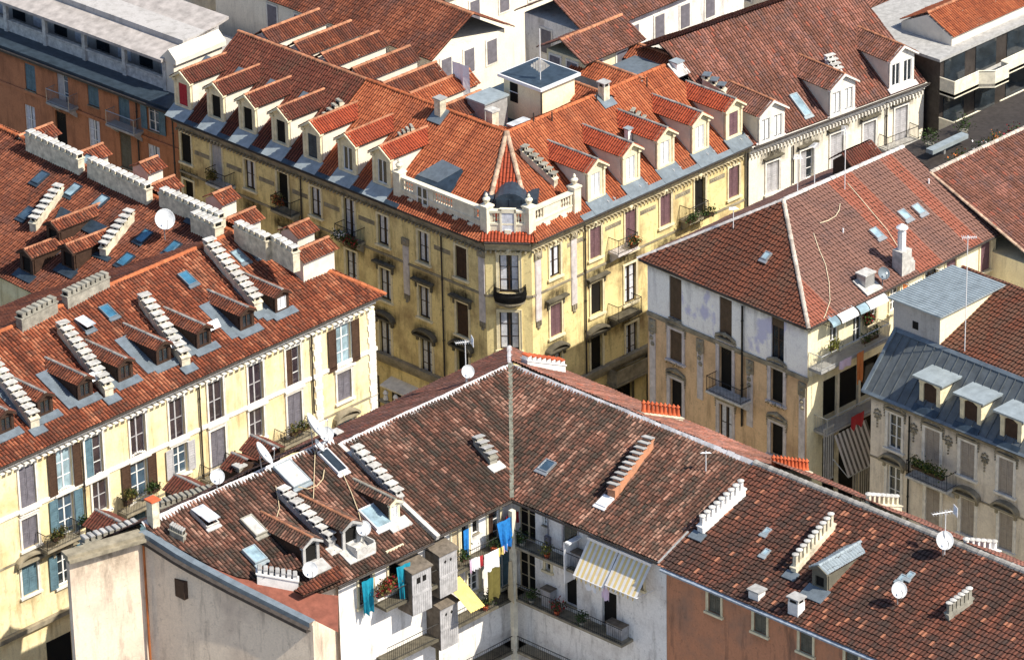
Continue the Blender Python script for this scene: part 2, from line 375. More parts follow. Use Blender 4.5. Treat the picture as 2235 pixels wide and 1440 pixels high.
def grime_shade(f, a, z0, z1, w, k, parent, mat='soot', c=.012, mode='oval', nx=9, nz=9):
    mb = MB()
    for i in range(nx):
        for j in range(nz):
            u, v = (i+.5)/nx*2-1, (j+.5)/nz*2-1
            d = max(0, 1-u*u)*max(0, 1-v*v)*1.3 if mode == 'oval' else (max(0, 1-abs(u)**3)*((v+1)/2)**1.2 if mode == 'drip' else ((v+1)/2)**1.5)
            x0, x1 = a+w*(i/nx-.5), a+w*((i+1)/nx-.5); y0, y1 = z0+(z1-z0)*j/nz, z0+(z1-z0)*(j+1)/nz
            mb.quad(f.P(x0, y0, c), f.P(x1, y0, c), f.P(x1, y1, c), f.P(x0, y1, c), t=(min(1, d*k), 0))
    return obj('grime_shade', mb, mat, parent)
class Fac:
    """a facade: wall with true window openings; s along, z up, c outwards"""
    def __init__(s, par, f, s0, s1, z0, z1, mat): s.par, s.f, s.s0, s.s1, s.z0, s.z1, s.mat, s.holes = par, f, s0, s1, z0, z1, mat, []
    def wall(s, name='wall', bands=(), thick=.3, mats=None):
        """bands: list of (z0, z1, material) splitting the wall in height"""
        for z0, z1, mat in (bands or [(s.z0, s.z1, s.mat)]):
            hs = [(a, b, max(c, z0), min(d, z1), r) for a, b, c, d, r in s.holes if d > z0+.01 and c < z1-.01]
            xs = sorted({s.s0, s.s1, *[h[0] for h in hs], *[h[1] for h in hs]}); xs = [x for x in xs if s.s0 <= x <= s.s1]
            mb = MB(); f = s.f
            for x0, x1 in zip(xs[:-1], xs[1:]):
                cuts = sorted((h[2], h[3]) for h in hs if h[0] <= x0+1e-5 and h[1] >= x1-1e-5); z = z0
                for c0, c1 in cuts:
                    if c0 > z: mb.quad(f.P(x0, z), f.P(x1, z), f.P(x1, c0), f.P(x0, c0))
                    z = max(z, c1)
                if z < z1: mb.quad(f.P(x0, z), f.P(x1, z), f.P(x1, z1), f.P(x0, z1))
            for a, b, c, d, r in hs:
                for q in (((a, c), (a, d)), ((b, d), (b, c)), ((a, d), (b, d)), ((b, c), (a, c))):
                    mb.quad(f.P(*q[0], 0), f.P(*q[0], -r), f.P(*q[1], -r), f.P(*q[1], 0))
            obj(name, mb, mat, s.par)
    def win(s, px, py, w, h, kind='shut', sm='shutter_purple', fm='frame_white', sur='trim_cream', sw=.15, hood=None, sill=True, rec=.2, at=None, hm=None, glass='glass', arch=False, label=None, dirt=.45):
        a, zc = at if at else s.f.hit(px, py)
        f = s.f; a0, a1, z0, z1 = a-w/2, a+w/2, zc-h/2, zc+h/2
        s.holes.append((a0, a1, z0, z1, rec+.02))
        mb = MB()
        if sur:
            for q in ((a0-sw, a0, z0, z1+sw), (a1, a1+sw, z0, z1+sw), (a0, a1, z1, z1+sw)): mb.box(f, *q, -.02, .06)
            mb.box(f, a0-sw, a0-sw+.04, z0, z1+sw, .06, .085); mb.box(f, a1+sw-.04, a1+sw, z0, z1+sw, .06, .085)
            if sill: mb.box(f, a0-sw-.08, a1+sw+.08, z0-.14, z0, -.02, .17)
            if arch: mb.lathe(f.P(a, z1+sw+.05, .06), [(.0, .1), (.17, .07), (.2, 0), (.2, -.06)], 8, f.N)
        else: mb.box(f, a0-.03, a1+.03, z0-.07, z0, -.05, .08)
        W = obj('window', mb, sur or 'trim_dirty', s.par)
        if label: W['label'] = label
        if dirt and zc > 5:
            grime_shade(f, a + random.uniform(-.1, .1), z0-.14-random.uniform(.5, 1.1), z0-.12, w+sw*2+.25, dirt, W, 'runoff', mode='drip', nx=7, nz=6)
            if hm == 'trim_soot': grime_shade(f, a, z1-.3, z1+1.15, w+1.7, .95, W, 'soot')
        def sash(b0, b1, nv=2, nh=3, fmat=fm):
            m2 = MB(); t = .065
            m2.box(f, b0, b0+t, z0, z1, -rec, -rec+.06); m2.box(f, b1-t, b1, z0, z1, -rec, -rec+.06)
            m2.box(f, b0+t, b1-t, z0, z0+t, -rec, -rec+.055); m2.box(f, b0+t, b1-t, z1-t, z1, -rec, -rec+.055)
            for i in range(1, nv): c = b0+(b1-b0)*i/nv; m2.box(f, c-.05, c+.05, z0+t, z1-t, -rec, -rec+.05)
            for i in range(1, nh): c = z0+(z1-z0)*i/nh; m2.box(f, b0+t, b1-t, c-.02, c+.02, -rec, -rec+.04)
            obj('sash', m2, fmat, W)
        pm = MB(); pm.box(f, a0, a1, z0, z1, -rec-.03, -rec+.005)
        obj('pane', pm, glass if kind not in ('dark',) else 'black', W)
        def leaf(b0, b1, c0, hinge=None):
            m3 = MB(); t = .09
            m3.box(f, b0, b1, z0+.02, z1-.02, c0, c0+.03)
            for q in ((b0, b0+t, z0+.02, z1-.02), (b1-t, b1, z0+.02, z1-.02), (b0+t, b1-t, z0+.02, z0+.15), (b0+t, b1-t, z1-.14, z1-.02), (b0+t, b1-t, (z0+z1)/2-.05, (z0+z1)/2+.05)): m3.box(f, *q, c0+.03, c0+.05)
            n = int(h/.16)
            for i in range(1, n):
                z = z0+.02+(h-.04)*i/n; m3.box(f, b0+t, b1-t, z-.02, z+.02, c0+.03, c0+.042)
            obj('shutter', m3, sm, W)
        if kind == 'shut': leaf(a0+.01, a-.012, -.11); leaf(a+.012, a1-.01, -.11)
        elif kind == 'ajar': leaf(a0+.01, a-.012, -.11); sash(a, a1, 1)
        elif kind == 'glass': sash(a0, a1)
        elif kind == 'glass1': sash(a0, a1, 2, 2)
        elif kind == 'curtain' or kind == 'curt2':
            sash(a0, a1, 2, 2 if kind == 'curtain' else 3); cm = MB(); k = .30*w
            cm.box(f, a0+.08, a0+.08+k, z0+.1, z1-.1, -rec+.005, -rec+.012); cm.box(f, a1-.08-k, a1-.08, z0+.1, z1-.1, -rec+.005, -rec+.012); obj('curtain', cm, 'curtain', W)
        elif kind == 'open':
            sash(a0, a1); leaf(a0-w*.52, a0-.02, .07); leaf(a1+.02, a1+w*.52, .07)
        elif kind == 'roller':
            rm = MB(); rm.box(f, a0+.02, a1-.02, z0+.02, z1, -.10, -.06); n = int(h/.11)
            for i in range(n): z = z0+.03+i*(h-.04)/n; rm.box(f, a0+.03, a1-.03, z, z+.06, -.06, -.05)
            obj('roller_blind', rm, sm, W)
        elif kind == 'rollhalf':
            sash(a0, a1, 2, 2); rm = MB(); rm.box(f, a0+.02, a1-.02, z1-h*.2, z1, -.10, -.06); obj('roller_blind', rm, sm, W)
        hm = hm or 'trim_dirty'
        if hood == 'flat':
            q = MB(); zz = z1+sw+.22; q.box(f, a0-.42, a1+.42, zz, zz+.12, -.02, .38); q.box(f, a0-.34, a1+.34, zz-.1, zz, -.02, .26); q.box(f, a0-.27, a1+.27, zz-.2, zz-.1, -.02, .14); q.box(f, a0-.25, a0-.1, zz-.55, zz-.2, .0, .12); q.box(f, a1+.1, a1+.25, zz-.55, zz-.2, .0, .12)
            obj('hood', q, hm, W)
        elif hood == 'thin':
            q = MB(); zz = z1+sw+.18; q.box(f, a0-.3, a1+.3, zz, zz+.1, -.02, .26); q.box(f, a0-.2, a1+.2, zz-.09, zz, -.02, .14); obj('hood', q, hm, W)
        elif hood == 'arch':
            q = MB(); zz = z1+sw+.16; hw = w/2+.46
            n = 10; up = [(a + hw*math.cos(math.pi*(1-i/n)), zz + .50*math.sin(math.pi*i/n)) for i in range(n+1)]
            dn = [(a + (hw-.16)*math.cos(math.pi*(1-i/n)), zz + .36*math.sin(math.pi*i/n)) for i in range(n+1)]
            for i in range(n): q.prism(f, [dn[i], dn[i+1], up[i+1], up[i]], -.02, .42)
            q.box(f, a-hw, a+hw, zz-.14, zz, -.02, .34); q.prism(f, dn, -.02, .08); q.box(f, a0-.28, a0-.1, zz-.5, zz-.14, 0, .16); q.box(f, a1+.1, a1+.28, zz-.5, zz-.14, 0, .16)
            obj('hood', q, hm, W)
        elif hood == 'ornate':
            q = MB(); zz = z1+sw; rr = random.Random(int(a*100))
            q.box(f, a0-.22, a1+.22, zz, zz+.14, -.02, .16)
            for i in range(15):
                x = (i-7)/7; zc2 = zz+.2+.24*math.cos(x*1.5); q.lathe(f.P(a+x*(w/2+.2), zc2, .05), [(0, .12), (.09, .08), (.13, .0), (.1, -.04)], 6, f.N)
            q.lathe(f.P(a, zz+.42, .05), [(0, .18), (.12, .12), (.19, 0)], 7, f.N)
            for sg in (-1, 1):
                for i in range(4): q.lathe(f.P(a+sg*(w/2+.27), zz+.02-i*.17, .04), [(0, .1), (.08-.012*i, .05), (.1-.012*i, 0)], 6, f.N)
            obj('hood', q, hm, W)
        elif hood == 'crest':
            q = MB(); zz = z1+sw+.05
            for i in range(7):
                x = (i-3)/3; q.lathe(f.P(a+x*w*.4, zz+.1+.15*math.cos(x*1.5), .03), [(0, .09), (.07, .05), (.1, 0)], 6, f.N)
            q.box(f, a0-.1, a1+.1, zz, zz+.05, -.02, .12); obj('hood', q, hm, W)
        return W
    def balcony(s, px, py, w, d=.95, slab='stone_lilac', rail='iron', at=None, h=1.0, solid=False, br=True, name='balcony', th=.14):
        """px,py: centre of the slab's front edge top"""
        f = s.f.shift(c=d); a, z = at if at else f.hit(px, py); f = s.f
        mb = MB(); mb.box(f, a-w/2, a+w/2, z-th, z, -.02, d); mb.box(f, a-w/2+.06, a+w/2-.06, z-th-.08, z-th, -.02, d-.08)
        if br:
            for x in (a-w/2+.25, a+w/2-.25): mb.prism(Fr(f.P(x-.09, 0, 0), f.N, ZUP, -f.S), [(0, z-th-.08), (d*.75, z-th-.08), (d*.6, z-th-.3), (.0, z-th-.75)], -.18, 0)
        B = obj(name, mb, slab, s.par)
        grime_shade(f, a, z-th-1.5, z-th, w+.7, .85, B, 'soot' if slab in ('trim_dirty', 'trim_soot') else 'runoff', mode='drip')
        q = MB(); zt = z+h
        pts = [(a-w/2+.05, 0), (a-w/2+.05, d-.05), (a+w/2-.05, d-.05), (a+w/2-.05, 0)]
        for (x0, c0), (x1, c1) in zip(pts[:-1], pts[1:]):
            A, Bb = f.P(x0, zt, c0), f.P(x1, zt, c1); q.tube([A, Bb], .03, 4); q.tube([f.P(x0, z+.1, c0), f.P(x1, z+.1, c1)], .018, 4)
            L = math.hypot(x1-x0, c1-c0); n = max(2, int(L/(.12)))
            if solid: q.quad(f.P(x0, z+.05, c0), f.P(x1, z+.05, c1), f.P(x1, zt-.03, c1), f.P(x0, zt-.03, c0))
            else:
                for i in range(n+1):
                    x, c = x0+(x1-x0)*i/n, c0+(c1-c0)*i/n; q.tube([f.P(x, z, c), f.P(x, zt, c)], .012, 3)
        for x, c in pts[1:3]: q.tube([f.P(x, z, c), f.P(x, zt+.05, c)], .03, 4)
        obj('railing', q, rail, B)
        return a, z
    def strip(s, name, mat, s0, s1, z0, z1, c1, c0=-.02, par=None):
        mb = MB(); mb.box(s.f, s0, s1, z0, z1, c0, c1); return obj(name, mb, mat, par or s.par)
    def pipe(s, px0, py0, py1, mat='gutter', r=.06, name='downpipe', off=.12):
        f = s.f.shift(c=off); a, z0 = f.hit(px0, py0); _, z1 = f.hit(px0, py1); mb = MB()
        mb.tube([f.P(a, z1), f.P(a, z0-.3), f.P(a, z0)], r, 6); 
        for k in range(int((z0-z1)/2.2)): mb.lathe(f.P(a, z0-1-k*2.2), [(r+.02, -.05), (r+.02, .05)], 6)
        return obj(name, mb, mat, s.par)

def cornice(par, f, s0, s1, z, prof, mat='trim_cream', name='cornice', dent=None, gut='gutter', g=True):
    """prof: list of (height, projection) from the top down"""
    mb = MB(); zz = z
    for h, c in prof:
        mb.box(f, s0, s1, zz-h, zz, -.02, c); zz -= h
    if dent:
        dw, dh, gap, c = dent; n = int((s1-s0)/(dw+gap))
        for i in range(n): x = s0 + i*(dw+gap); mb.box(f, x, x+dw, zz-dh, zz-.001, -.01, c)
    C = obj(name, mb, mat, par)
    if mat in ('trim_dirty', 'trim_soil', 'trim_soot'): zz2 = z-sum(h for h, c in prof); grime_shade(f, (s0+s1)/2, zz2-.55, zz2+.02, s1-s0, .75, C, 'soot', mode='band', nx=30, nz=5, c=.014)  # band darkest under the cornice: eave shade painted in with the dirt
    if g:
        q = MB(); c = prof[0][1]; q.tube([f.P(s0, z+.02, c+.04), f.P(s1, z+.02, c+.04)], .085, 8); obj('gutter', q, gut, par)
    return C
def dormer(par, rf, px, py, w=1.35, h=1.75, g=.55, side='dormer_side', front='trim_cream', roof='tile_new', ridgem='ridge_clay', kind='glass', sm='wood_dark', fm='frame_white', apron='zinc', ww=.78, over=.22, face='trim_cream', cheek=None, glass='glass', al=None, nwin=1, label=None, ap_w=None, rl=None, gut=1.2, lip=.0, at=None, wh=None, deco=True, dstyle='dorm', pane_label=None, patch=None):
    a, t = at if at else rf.hit(px, py); O = rf.P(a, t, .06); f = Fr(O, rf.S, ZUP, -rf.H); sl = rf.slope
    hw = w/2; D = obj('dormer', (lambda mb: mb.prism(Fr(f.P(-hw, 0, 0), -f.N, ZUP, f.S), [(.16, -.1), (.16, h), (h/sl+.1, h)], 0, w) or mb)(MB()), side, par)
    if label: D['label'] = label
    F = Fac(D, f, -hw, hw, -.1, h, face)
    wh = wh or h*.74; fs = f.shift(c=.0)
    # front wall with its window(s)
    W = []
    zc = .22 + wh/2
    F.f = fs
    cs = [0] if nwin == 1 else [-w*.24, w*.24]
    hol = []
    for c in cs:
        a0, a1 = c-ww/2, c+ww/2; z0, z1 = zc-wh/2, zc+wh/2; hol.append((a0, a1, z0, z1))
    mb = MB(); xs = sorted([-hw, hw]+[x for q in hol for x in q[:2]])
    for x0, x1 in zip(xs[:-1], xs[1:]):
        inh = [q for q in hol if q[0] <= x0+1e-5 and q[1] >= x1-1e-5]
        if inh: mb.box(fs, x0, x1, -.15, inh[0][2], -.1, 0); mb.box(fs, x0, x1, inh[0][3], h, -.1, 0)
        else: mb.box(fs, x0, x1, -.15, h, -.1, 0)
    mb.prism(fs, [(-hw, h), (hw, h), (0, h+g)], -.1, 0)
    for sg in (-1, 1):
        if deco:
            mb.box(fs, sg*(hw-.07)-.09, sg*(hw-.07)+.09, -.1, h-.05, 0, .07); mb.prism(fs, [(sg*(hw-.16), h-.25), (sg*(hw+.08), h-.25), (sg*(hw+.08), h-.02), (sg*(hw-.16), h-.02)][::sg], 0, .16)
        q0, q1 = (sg*(hw+over), h-over*g/hw), (0, h+g)
        mb.prism(fs, [q0, (q0[0], q0[1]+.13), (0, h+g+.13), (0, h+g-.05)], -.08, over+.06)
    if deco:
        for i in range(3): mb.lathe(fs.P((i-1)*.17, h+g*.28, .0), [(0, .07), (.05, .05), (.07, 0)], 6, f.N)
        mb.box(fs, -hw+.05, hw-.05, .1, .2, 0, .1)
    obj('front_wall', mb, face, D)
    for a0, a1, z0, z1 in hol:
        q = MB(); q.box(fs, a0, a1, z0, z1, -.15, -.10); 
        wn_ = obj('window', q, glass if kind != 'dark' else 'black', D)
        q = MB(); t_ = .05
        if kind in ('glass', 'white'):
            q.box(fs, a0, a0+t_, z0, z1, -.1, -.04); q.box(fs, a1-t_, a1, z0, z1, -.1, -.04); q.box(fs, a0, a1, z0-.001, z0+t_, -.1, -.045); q.box(fs, a0, a1, z1-t_, z1+.001, -.1, -.045); c = (a0+a1)/2; q.box(fs, c-.04, c+.04, z0+t_, z1-t_, -.1, -.05)
            if kind == 'white':
                for x0, x1 in ((a0+.1, c-.09), (c+.09, a1-.1)): q.box(fs, x0, x1, z0+.12, z1-.12, -.099, -.085)
            obj('sash', q, fm, D)
        elif kind == 'shut':
            c = (a0+a1)/2; q.box(fs, a0, c-.01, z0, z1, -.1, -.05); q.box(fs, c+.01, a1, z0, z1, -.1, -.05)
            for x0, x1 in ((a0, c-.01), (c+.01, a1)):
                for k in range(8): z = z0+.05+(z1-z0-.1)*k/8; q.box(fs, x0+.05, x1-.05, z, z+.06, -.05, -.035)
            obj('shutter', q, sm, D)
        elif kind == 'ajar':
            c = (a0+a1)/2; q.box(fs, c+.01, a1, z0, z1, -.1, -.05); obj('shutter', q, sm, D)
    # roof
    L0, L1 = (h-over*g/hw)/sl, (h+g)/sl; v = V((0, 0, 1))
    for sg in (-1, 1):
        up = (f.S*(-sg)*(hw+over) + ZUP*(g*(hw+over)/hw)).normalized()
        S_ = (-f.N) if sg == 1 else f.N
        o = f.P(sg*(hw+over), h+.1-over*g/hw, over)
        rr = Fr(o, S_, up, S_.cross(up)); sl_len = math.hypot(hw+over, g*(hw+over)/hw)
        if sg == 1: poly = [(0, 0), (L0+over+.15, 0), (rl or (L1+over+.1), sl_len), (0, sl_len)]
        else: poly = [(0, 0), (0, sl_len), (-(rl or (L1+over+.1)), sl_len), (-(L0+over+.15), 0)]
        if rr.N.z < 0: rr.N = -rr.N
        tile_roof('dormer_roof', rr, poly, roof, D, dstyle, lift=.0)
        mbb = MB(); mbb.prism(rr, poly, -.05, -.005); obj('roof_board', mbb, 'wood_dark', D)
    ridge(D, [f.P(0, h+g+.06, over), f.P(0, h+g+.06, -(rl or L1+.1)+.0)], ridgem, .10, .34)
    if apron:
        ta = al if al else t; q = MB(); aw = (ap_w or w+.35)/2
        q.box(rf, a-aw, a+aw, t-ta+.02, t+.1, .10, .185); obj('flashing', q, apron, D)
    if patch:
        q = MB(); pw, p0, p1 = patch; q.box(rf, a-pw/2-.5, a+pw/2-.35, t+p0, t+p1, .10, .18); obj('flashing', q, 'zinc', D)
    return D
def stack(par, rf, p0, p1, h=1.1, w=.5, n=8, style='box', body='stack_cream', cap='slab_light', hb=None, label=None, skip=(), foot=None, capw=1.3, name='chimney_stack', level=False):
    if len(p0) == 2: (a0, t0), (a1, t1) = rf.hit(*p0, up=h), rf.hit(*p1, up=h); A, B = rf.P(a0, t0), rf.P(a1, t1)
    else: A, B = V(p0), V(p1)
    d = B-A; dz = d.z; d.z = 0; L = d.length; S = d.normalized(); f = Fr(A, S, ZUP, S.cross(ZUP))
    if level: dz = 0
    hb = hb if hb is not None else h-.45; mb = MB()
    mb.prism(f, [(0, -.5), (L, dz-.5), (L, dz+hb), (0, hb)], -w/2, w/2)
    mb.prism(f, [(-.06, hb-.02), (L+.06, dz+hb-.02+0), (L+.06, dz+hb+.06), (-.06, hb+.06)], -w/2-.05, w/2+.05)
    C = obj(name, mb, body, par)
    if label: C['label'] = label
    u = L/n; op = MB()
    for i in range(n):
        if i in skip: continue
        s = (i+.5)*u; z = dz*s/L + hb; q = MB()
        if style == 'box':
            bw = u*.34; q.box(f, s-bw, s+bw, z-.12, z+.30, -w*.40, w*.40)
            obj('chimney_flue', q, body, C); q = MB()
            q.box(f, s-u*.5-.02, s+u*.5+.02, z+.30, z+.37, -w/2*capw, w/2*capw)
            op.box(f, s-bw*.55, s+bw*.55, z+.06, z+.27, -w*.40-.006, w*.40+.006); op.box(f, s-bw-.006, s+bw+.006, z+.08, z+.26, -w*.2, w*.2)
            obj('chimney_cap', q, cap, C)
        elif style == 'slab':
            q.box(f, s-u*.3, s+u*.3, z-.1, z+.2, -w*.38, w*.38); obj('chimney_flue', q, body, C); q = MB()
            q.prism(f, [(s-u*.62, z+.17), (s+u*.5, z+.27), (s+u*.5, z+.33), (s-u*.62, z+.23)], -w/2*capw, w/2*capw); obj('chimney_cap', q, cap, C)
            op.box(f, s-u*.2, s+u*.2, z+.02, z+.17, -w*.38-.006, w*.38+.006)
        elif style == 'pots':
            H = h-hb; q.lathe(f.P(s, z, 0), [(.13, 0), (.15, H*.18), (.12, H*.3), (.10, H*.7), (.13, H*.74), (.13, H*.86), (.09, H*.9), (.03, H*1.02), (0, H*1.04)], 8); obj('chimney_pot', q, cap, C)
            for k in (-1, 1): op.box(f, s-.03, s+.03, z+H*.76, z+H*.84, k*.131-.01, k*.131+.01)
        elif style == 'posts':
            H = h-hb; q.box(f, s-.10, s+.10, z, z+H-.08, -.11, .11); obj('chimney_flue', q, body, C); q = MB()
            q.lathe(f.P(s, z+H-.1, 0), [(.08, 0), (.2, .03), (.2, .07), (.08, .12), (0, .13)], 10); obj('chimney_cap', q, cap, C)
        elif style == 'merlon':
            q.prism(f, [(s-u*.28, z-.05), (s+u*.28, z-.05), (s+u*.36, z+.30), (s-u*.36, z+.30)], -w*.5, w*.5); obj('chimney_flue', q, body, C); q = MB()
            q.prism(f, [(s-u*.40, z+.3), (s+u*.40, z+.3), (s+u*.30, z+.37), (s-u*.30, z+.37)], -w*.56, w*.56); obj('chimney_cap', q, cap, C)
            op.box(f, s+u*.36, s+u*.42, z-.0, z+.26, -w*.3, w*.3)
    if op.v: obj('vent_holes', op, 'black', C)
    if foot:
        q = MB(); b0, b1 = (rf.loc(A), rf.loc(B)); lo = min(b0[1], b1[1]); c = b0 if b0[1] < b1[1] else b1
        q.box(rf, c[0]-w/2-.25, c[0]+w/2+.25, lo-.5, lo+.1, .10, .185); obj('flashing', q, foot, C)
    return C
def chimney(par, rf, px, py, w=.6, d=.6, h=1.2, body='stack_cream', cap='slab_grey', style='slab', label=None, foot='zinc', f=None):
    """px,py = middle of the foot on the roof"""
    a, t = rf.hit(px, py); O = rf.P(a, t); f = f or Fr(O, (rf.S.x, rf.S.y, 0), ZUP, -rf.H); f.O = O; mb = MB()
    mb.box(f, -w/2, w/2, -.5, h, -d/2, d/2); C = obj('chimney', mb, body, par)
    if label: C['label'] = label
    q = MB(); k = .08
    if style == 'open':
        for x in (-1, 1):
            for y in (-1, 1): q.box(f, x*(w/2-.07)-.06, x*(w/2-.07)+.06, h, h+.25, y*(d/2-.07)-.06, y*(d/2-.07)+.06)
        q.box(f, -w/2-k, w/2+k, h+.25, h+.33, -d/2-k, d/2+k); o = MB(); o.box(f, -w/2+.03, w/2-.03, h+.001, h+.24, -d/2+.03, d/2-.03); obj('vent_hole', o, 'black', C)
    else: q.box(f, -w/2-k, w/2+k, h, h+.09, -d/2-k, d/2+k)
    obj('chimney_cap', q, cap, C)
    if foot:
        q = MB(); q.box(rf, a-w/2-.3, a+w/2+.3, t-d/2-.45, t+d/2+.2, .10, .185); obj('flashing', q, foot, C)
    return C
def skylight(par, rf, px, py, w=.7, l=1.0, glass='glass_blue', frame='galv', hgt=.14, open_=0, label=None, apron=True):
    a, t = rf.hit(px, py); f = rf.shift(a, t, .10); mb = MB(); k = .07
    for q in ((-w/2, -w/2+k, -l/2, l/2), (w/2-k, w/2, -l/2, l/2), (-w/2+k, w/2-k, -l/2, -l/2+k), (-w/2+k, w/2-k, l/2-k, l/2)): mb.box(f, *q, 0, hgt)
    if apron: mb.box(f, -w/2-.06, w/2+.06, -l/2-.22, -l/2, .0, .09)
    S = obj('skylight', mb, frame, par)
    if label: S['label'] = label
    q = MB()
    if open_:
        T2 = (f.T*math.cos(open_)-f.N*math.sin(open_)); g = Fr(f.P(0, l/2-.02, hgt+.02), f.S, T2, f.S.cross(T2)); q.box(g, -w/2+.02, w/2-.02, -l, 0, 0, .05)
        q2 = MB(); q2.box(f, -w/2+k, w/2-k, -l/2+k, l/2-k, .0, .02); obj('pane', q2, 'black', S)
    else: q.box(f, -w/2+k, w/2-k, -l/2+k, l/2-k, .04, hgt-.03)
    obj('pane', q, glass, S)
    return S
def dish(base, pole, r, face, label, arm=True, group='satellite dishes on the roofs'):
    """base: point on roof; face: direction the reflector looks"""
    T = thing('satellite_dish', base, label, 'satellite dish', group); b = V(base); n = V(face).normalized(); c = b + V((0, 0, pole))
    mb = MB(); mb.tube([b-V((0, 0, .2)), c-n*.12], .035, 6); obj('mount_pole', mb, 'galv', T)
    mb = MB(); prof = [(0, -.0)] + [(r*i/5, .30*r*(i/5)**2) for i in range(1, 6)] + [(r*1.0, .30*r+.02), (r*.97, .30*r+.01)] + [(r*i/5, .30*r*(i/5)**2-.03) for i in range(4, -1, -1)]
    mb.lathe(c, prof, 24, n); obj('reflector', mb, 'dish_white', T, smooth=True)
    x = n.cross(ZUP).normalized(); dn = n.cross(x).normalized()
    if dn.z > 0: dn = -dn
    if arm:
        mb = MB(); e = c + n*r*1.15 + dn*r*.15; mb.tube([c + dn*r*.95 + n*.28*r, c + dn*r*.9 + n*.5*r, e], .02, 5); A = obj('feed_arm', mb, 'galv', T)
        mb = MB(); mb.tube([e, e - n*.14], .06, 7); obj('feed_horn', mb, 'white_metal', A)
    return T
def antenna(base, h, boom, label, n=9, grid=False, tilt=0, group='television aerials on the roofs', mat='white_metal', el=.32, el2=None):
    T = thing('antenna', base, label, 'antenna', group); b = V(base); top = b + V((tilt, 0, h)); r = .022
    mb = MB(); mb.tube([b-V((0, 0, .2)), top], .03, 5); obj('mast', mb, mat, T); bd = V(boom); L = bd.length; bd.normalize(); sd = bd.cross(ZUP)
    mb = MB(); c = top - V((0, 0, .12)); mb.tube([c - bd*L*.4, c + bd*L*.6], r, 4)
    for i in range(n):
        p = c - bd*L*.4 + bd*L*i/(n-1); e = el*(1-.4*i/n); mb.tube([p - sd*e, p + sd*e], .012, 4)
    if grid:
        for i in range(-3, 4): mb.tube([c - bd*L*.45 - sd*.3 + ZUP*i*.09, c - bd*L*.45 + sd*.3 + ZUP*i*.09], .014, 4)
        mb.box(Fr(c - bd*L*.47, sd, ZUP, bd), -.26, .26, -.26, .26, -.012, .012)
    obj('aerial', mb, mat, T); return T
def foliage(pts, rad, n, mat, name, parent, leaf=.09):
    mb = MB()
    for i in range(n):
        p = V(random.choice(pts)) + V((random.gauss(0, 1), random.gauss(0, 1), random.gauss(0, 1)))*rad*.45
        a = V((random.uniform(-1, 1), random.uniform(-1, 1), random.uniform(-1, 1))).normalized(); b = a.cross(V((random.random(), random.random(), random.random()+.1))).normalized()
        l = leaf*random.uniform(.5, 1.2); mb.quad(p-a*l, p-b*l*.6, p+a*l, p+b*l*.6)
    return obj(name, mb, mat, parent)
def plant(base, label, r=.35, h=.5, n=120, mat='leaf', pot='terracotta', group=None, ptop=.22, flowers=None):
    T = thing('potted_plant', base, label, 'potted plant', group); b = V(base); mb = MB()
    mb.lathe(b, [(0, 0), (ptop*.65, 0), (ptop, ptop*1.3), (ptop*.85, ptop*1.3), (0, ptop*1.2)], 10); obj('pot', mb, pot, T)
    c = b + V((0, 0, ptop*1.3+h*.4)); fo = foliage([c, c+V((r*.4, 0, .05)), c+V((-r*.3, r*.3, 0)), c+V((0, -r*.4, h*.3)), c+V((0, 0, h*.5))], r, n, mat, 'foliage', T)
    if flowers: foliage([c, c+V((r*.4, 0, .1)), c+V((-r*.3, r*.3, 0.1)), c+V((0, -r*.4, h*.4))], r*1.1, n//2, flowers, 'flowers', T)
    return T
def planter(f, a, z, c, w, label, mat='leaf', n=160, h=.35, box='wood_dark', group=None, flowers=None, d=.22):
    """a trough of plants; f facade frame"""
    b = f.P(a, z, c); T = thing('flower_box', b, label, 'flower box', group); mb = MB(); mb.box(f, a-w/2, a+w/2, z, z+.2, c-d/2, c+d/2); obj('trough', mb, box, T)
    pts = [f.P(a + (i/6-.5)*w*.9, z+.25+random.random()*h*.6, c) for i in range(7)]
    foliage(pts, h*.75, n, mat, 'foliage', T)
    if flowers: foliage(pts, h*.7, n//2, flowers, 'flowers', T)
    return T
def cloth(name, f, a, z, c, w, l, mat, label, cat, group=None, wave=.05, taper=0):
    """hanging cloth, top edge at height z"""
    b = f.P(a, z-l, c); mb = MB(); n, k = 7, 5; ph = random.random()*6
    for side in (0, .02):
        for i in range(n+1):
            for j in range(k+1):
                u, v_ = i/n, j/k; x = a + (u-.5)*w*(1-taper*v_)
                mb.v.append(f.P(x, z - l*v_*(1+.06*math.sin(ph+u*9)), c + side + wave*math.sin(ph+u*11)*(.3+v_)))
    o = (n+1)*(k+1)
    for i in range(n):
        for j in range(k):
            q = i*(k+1)+j; mb.f += [(q, q+1, q+k+2, q+k+1), (o+q, o+q+k+1, o+q+k+2, o+q+1)]; mb.t += [(u, .5)]*2
    ob = obj(name, mb, mat, None, base=b); tag(ob, label, cat, group); return ob

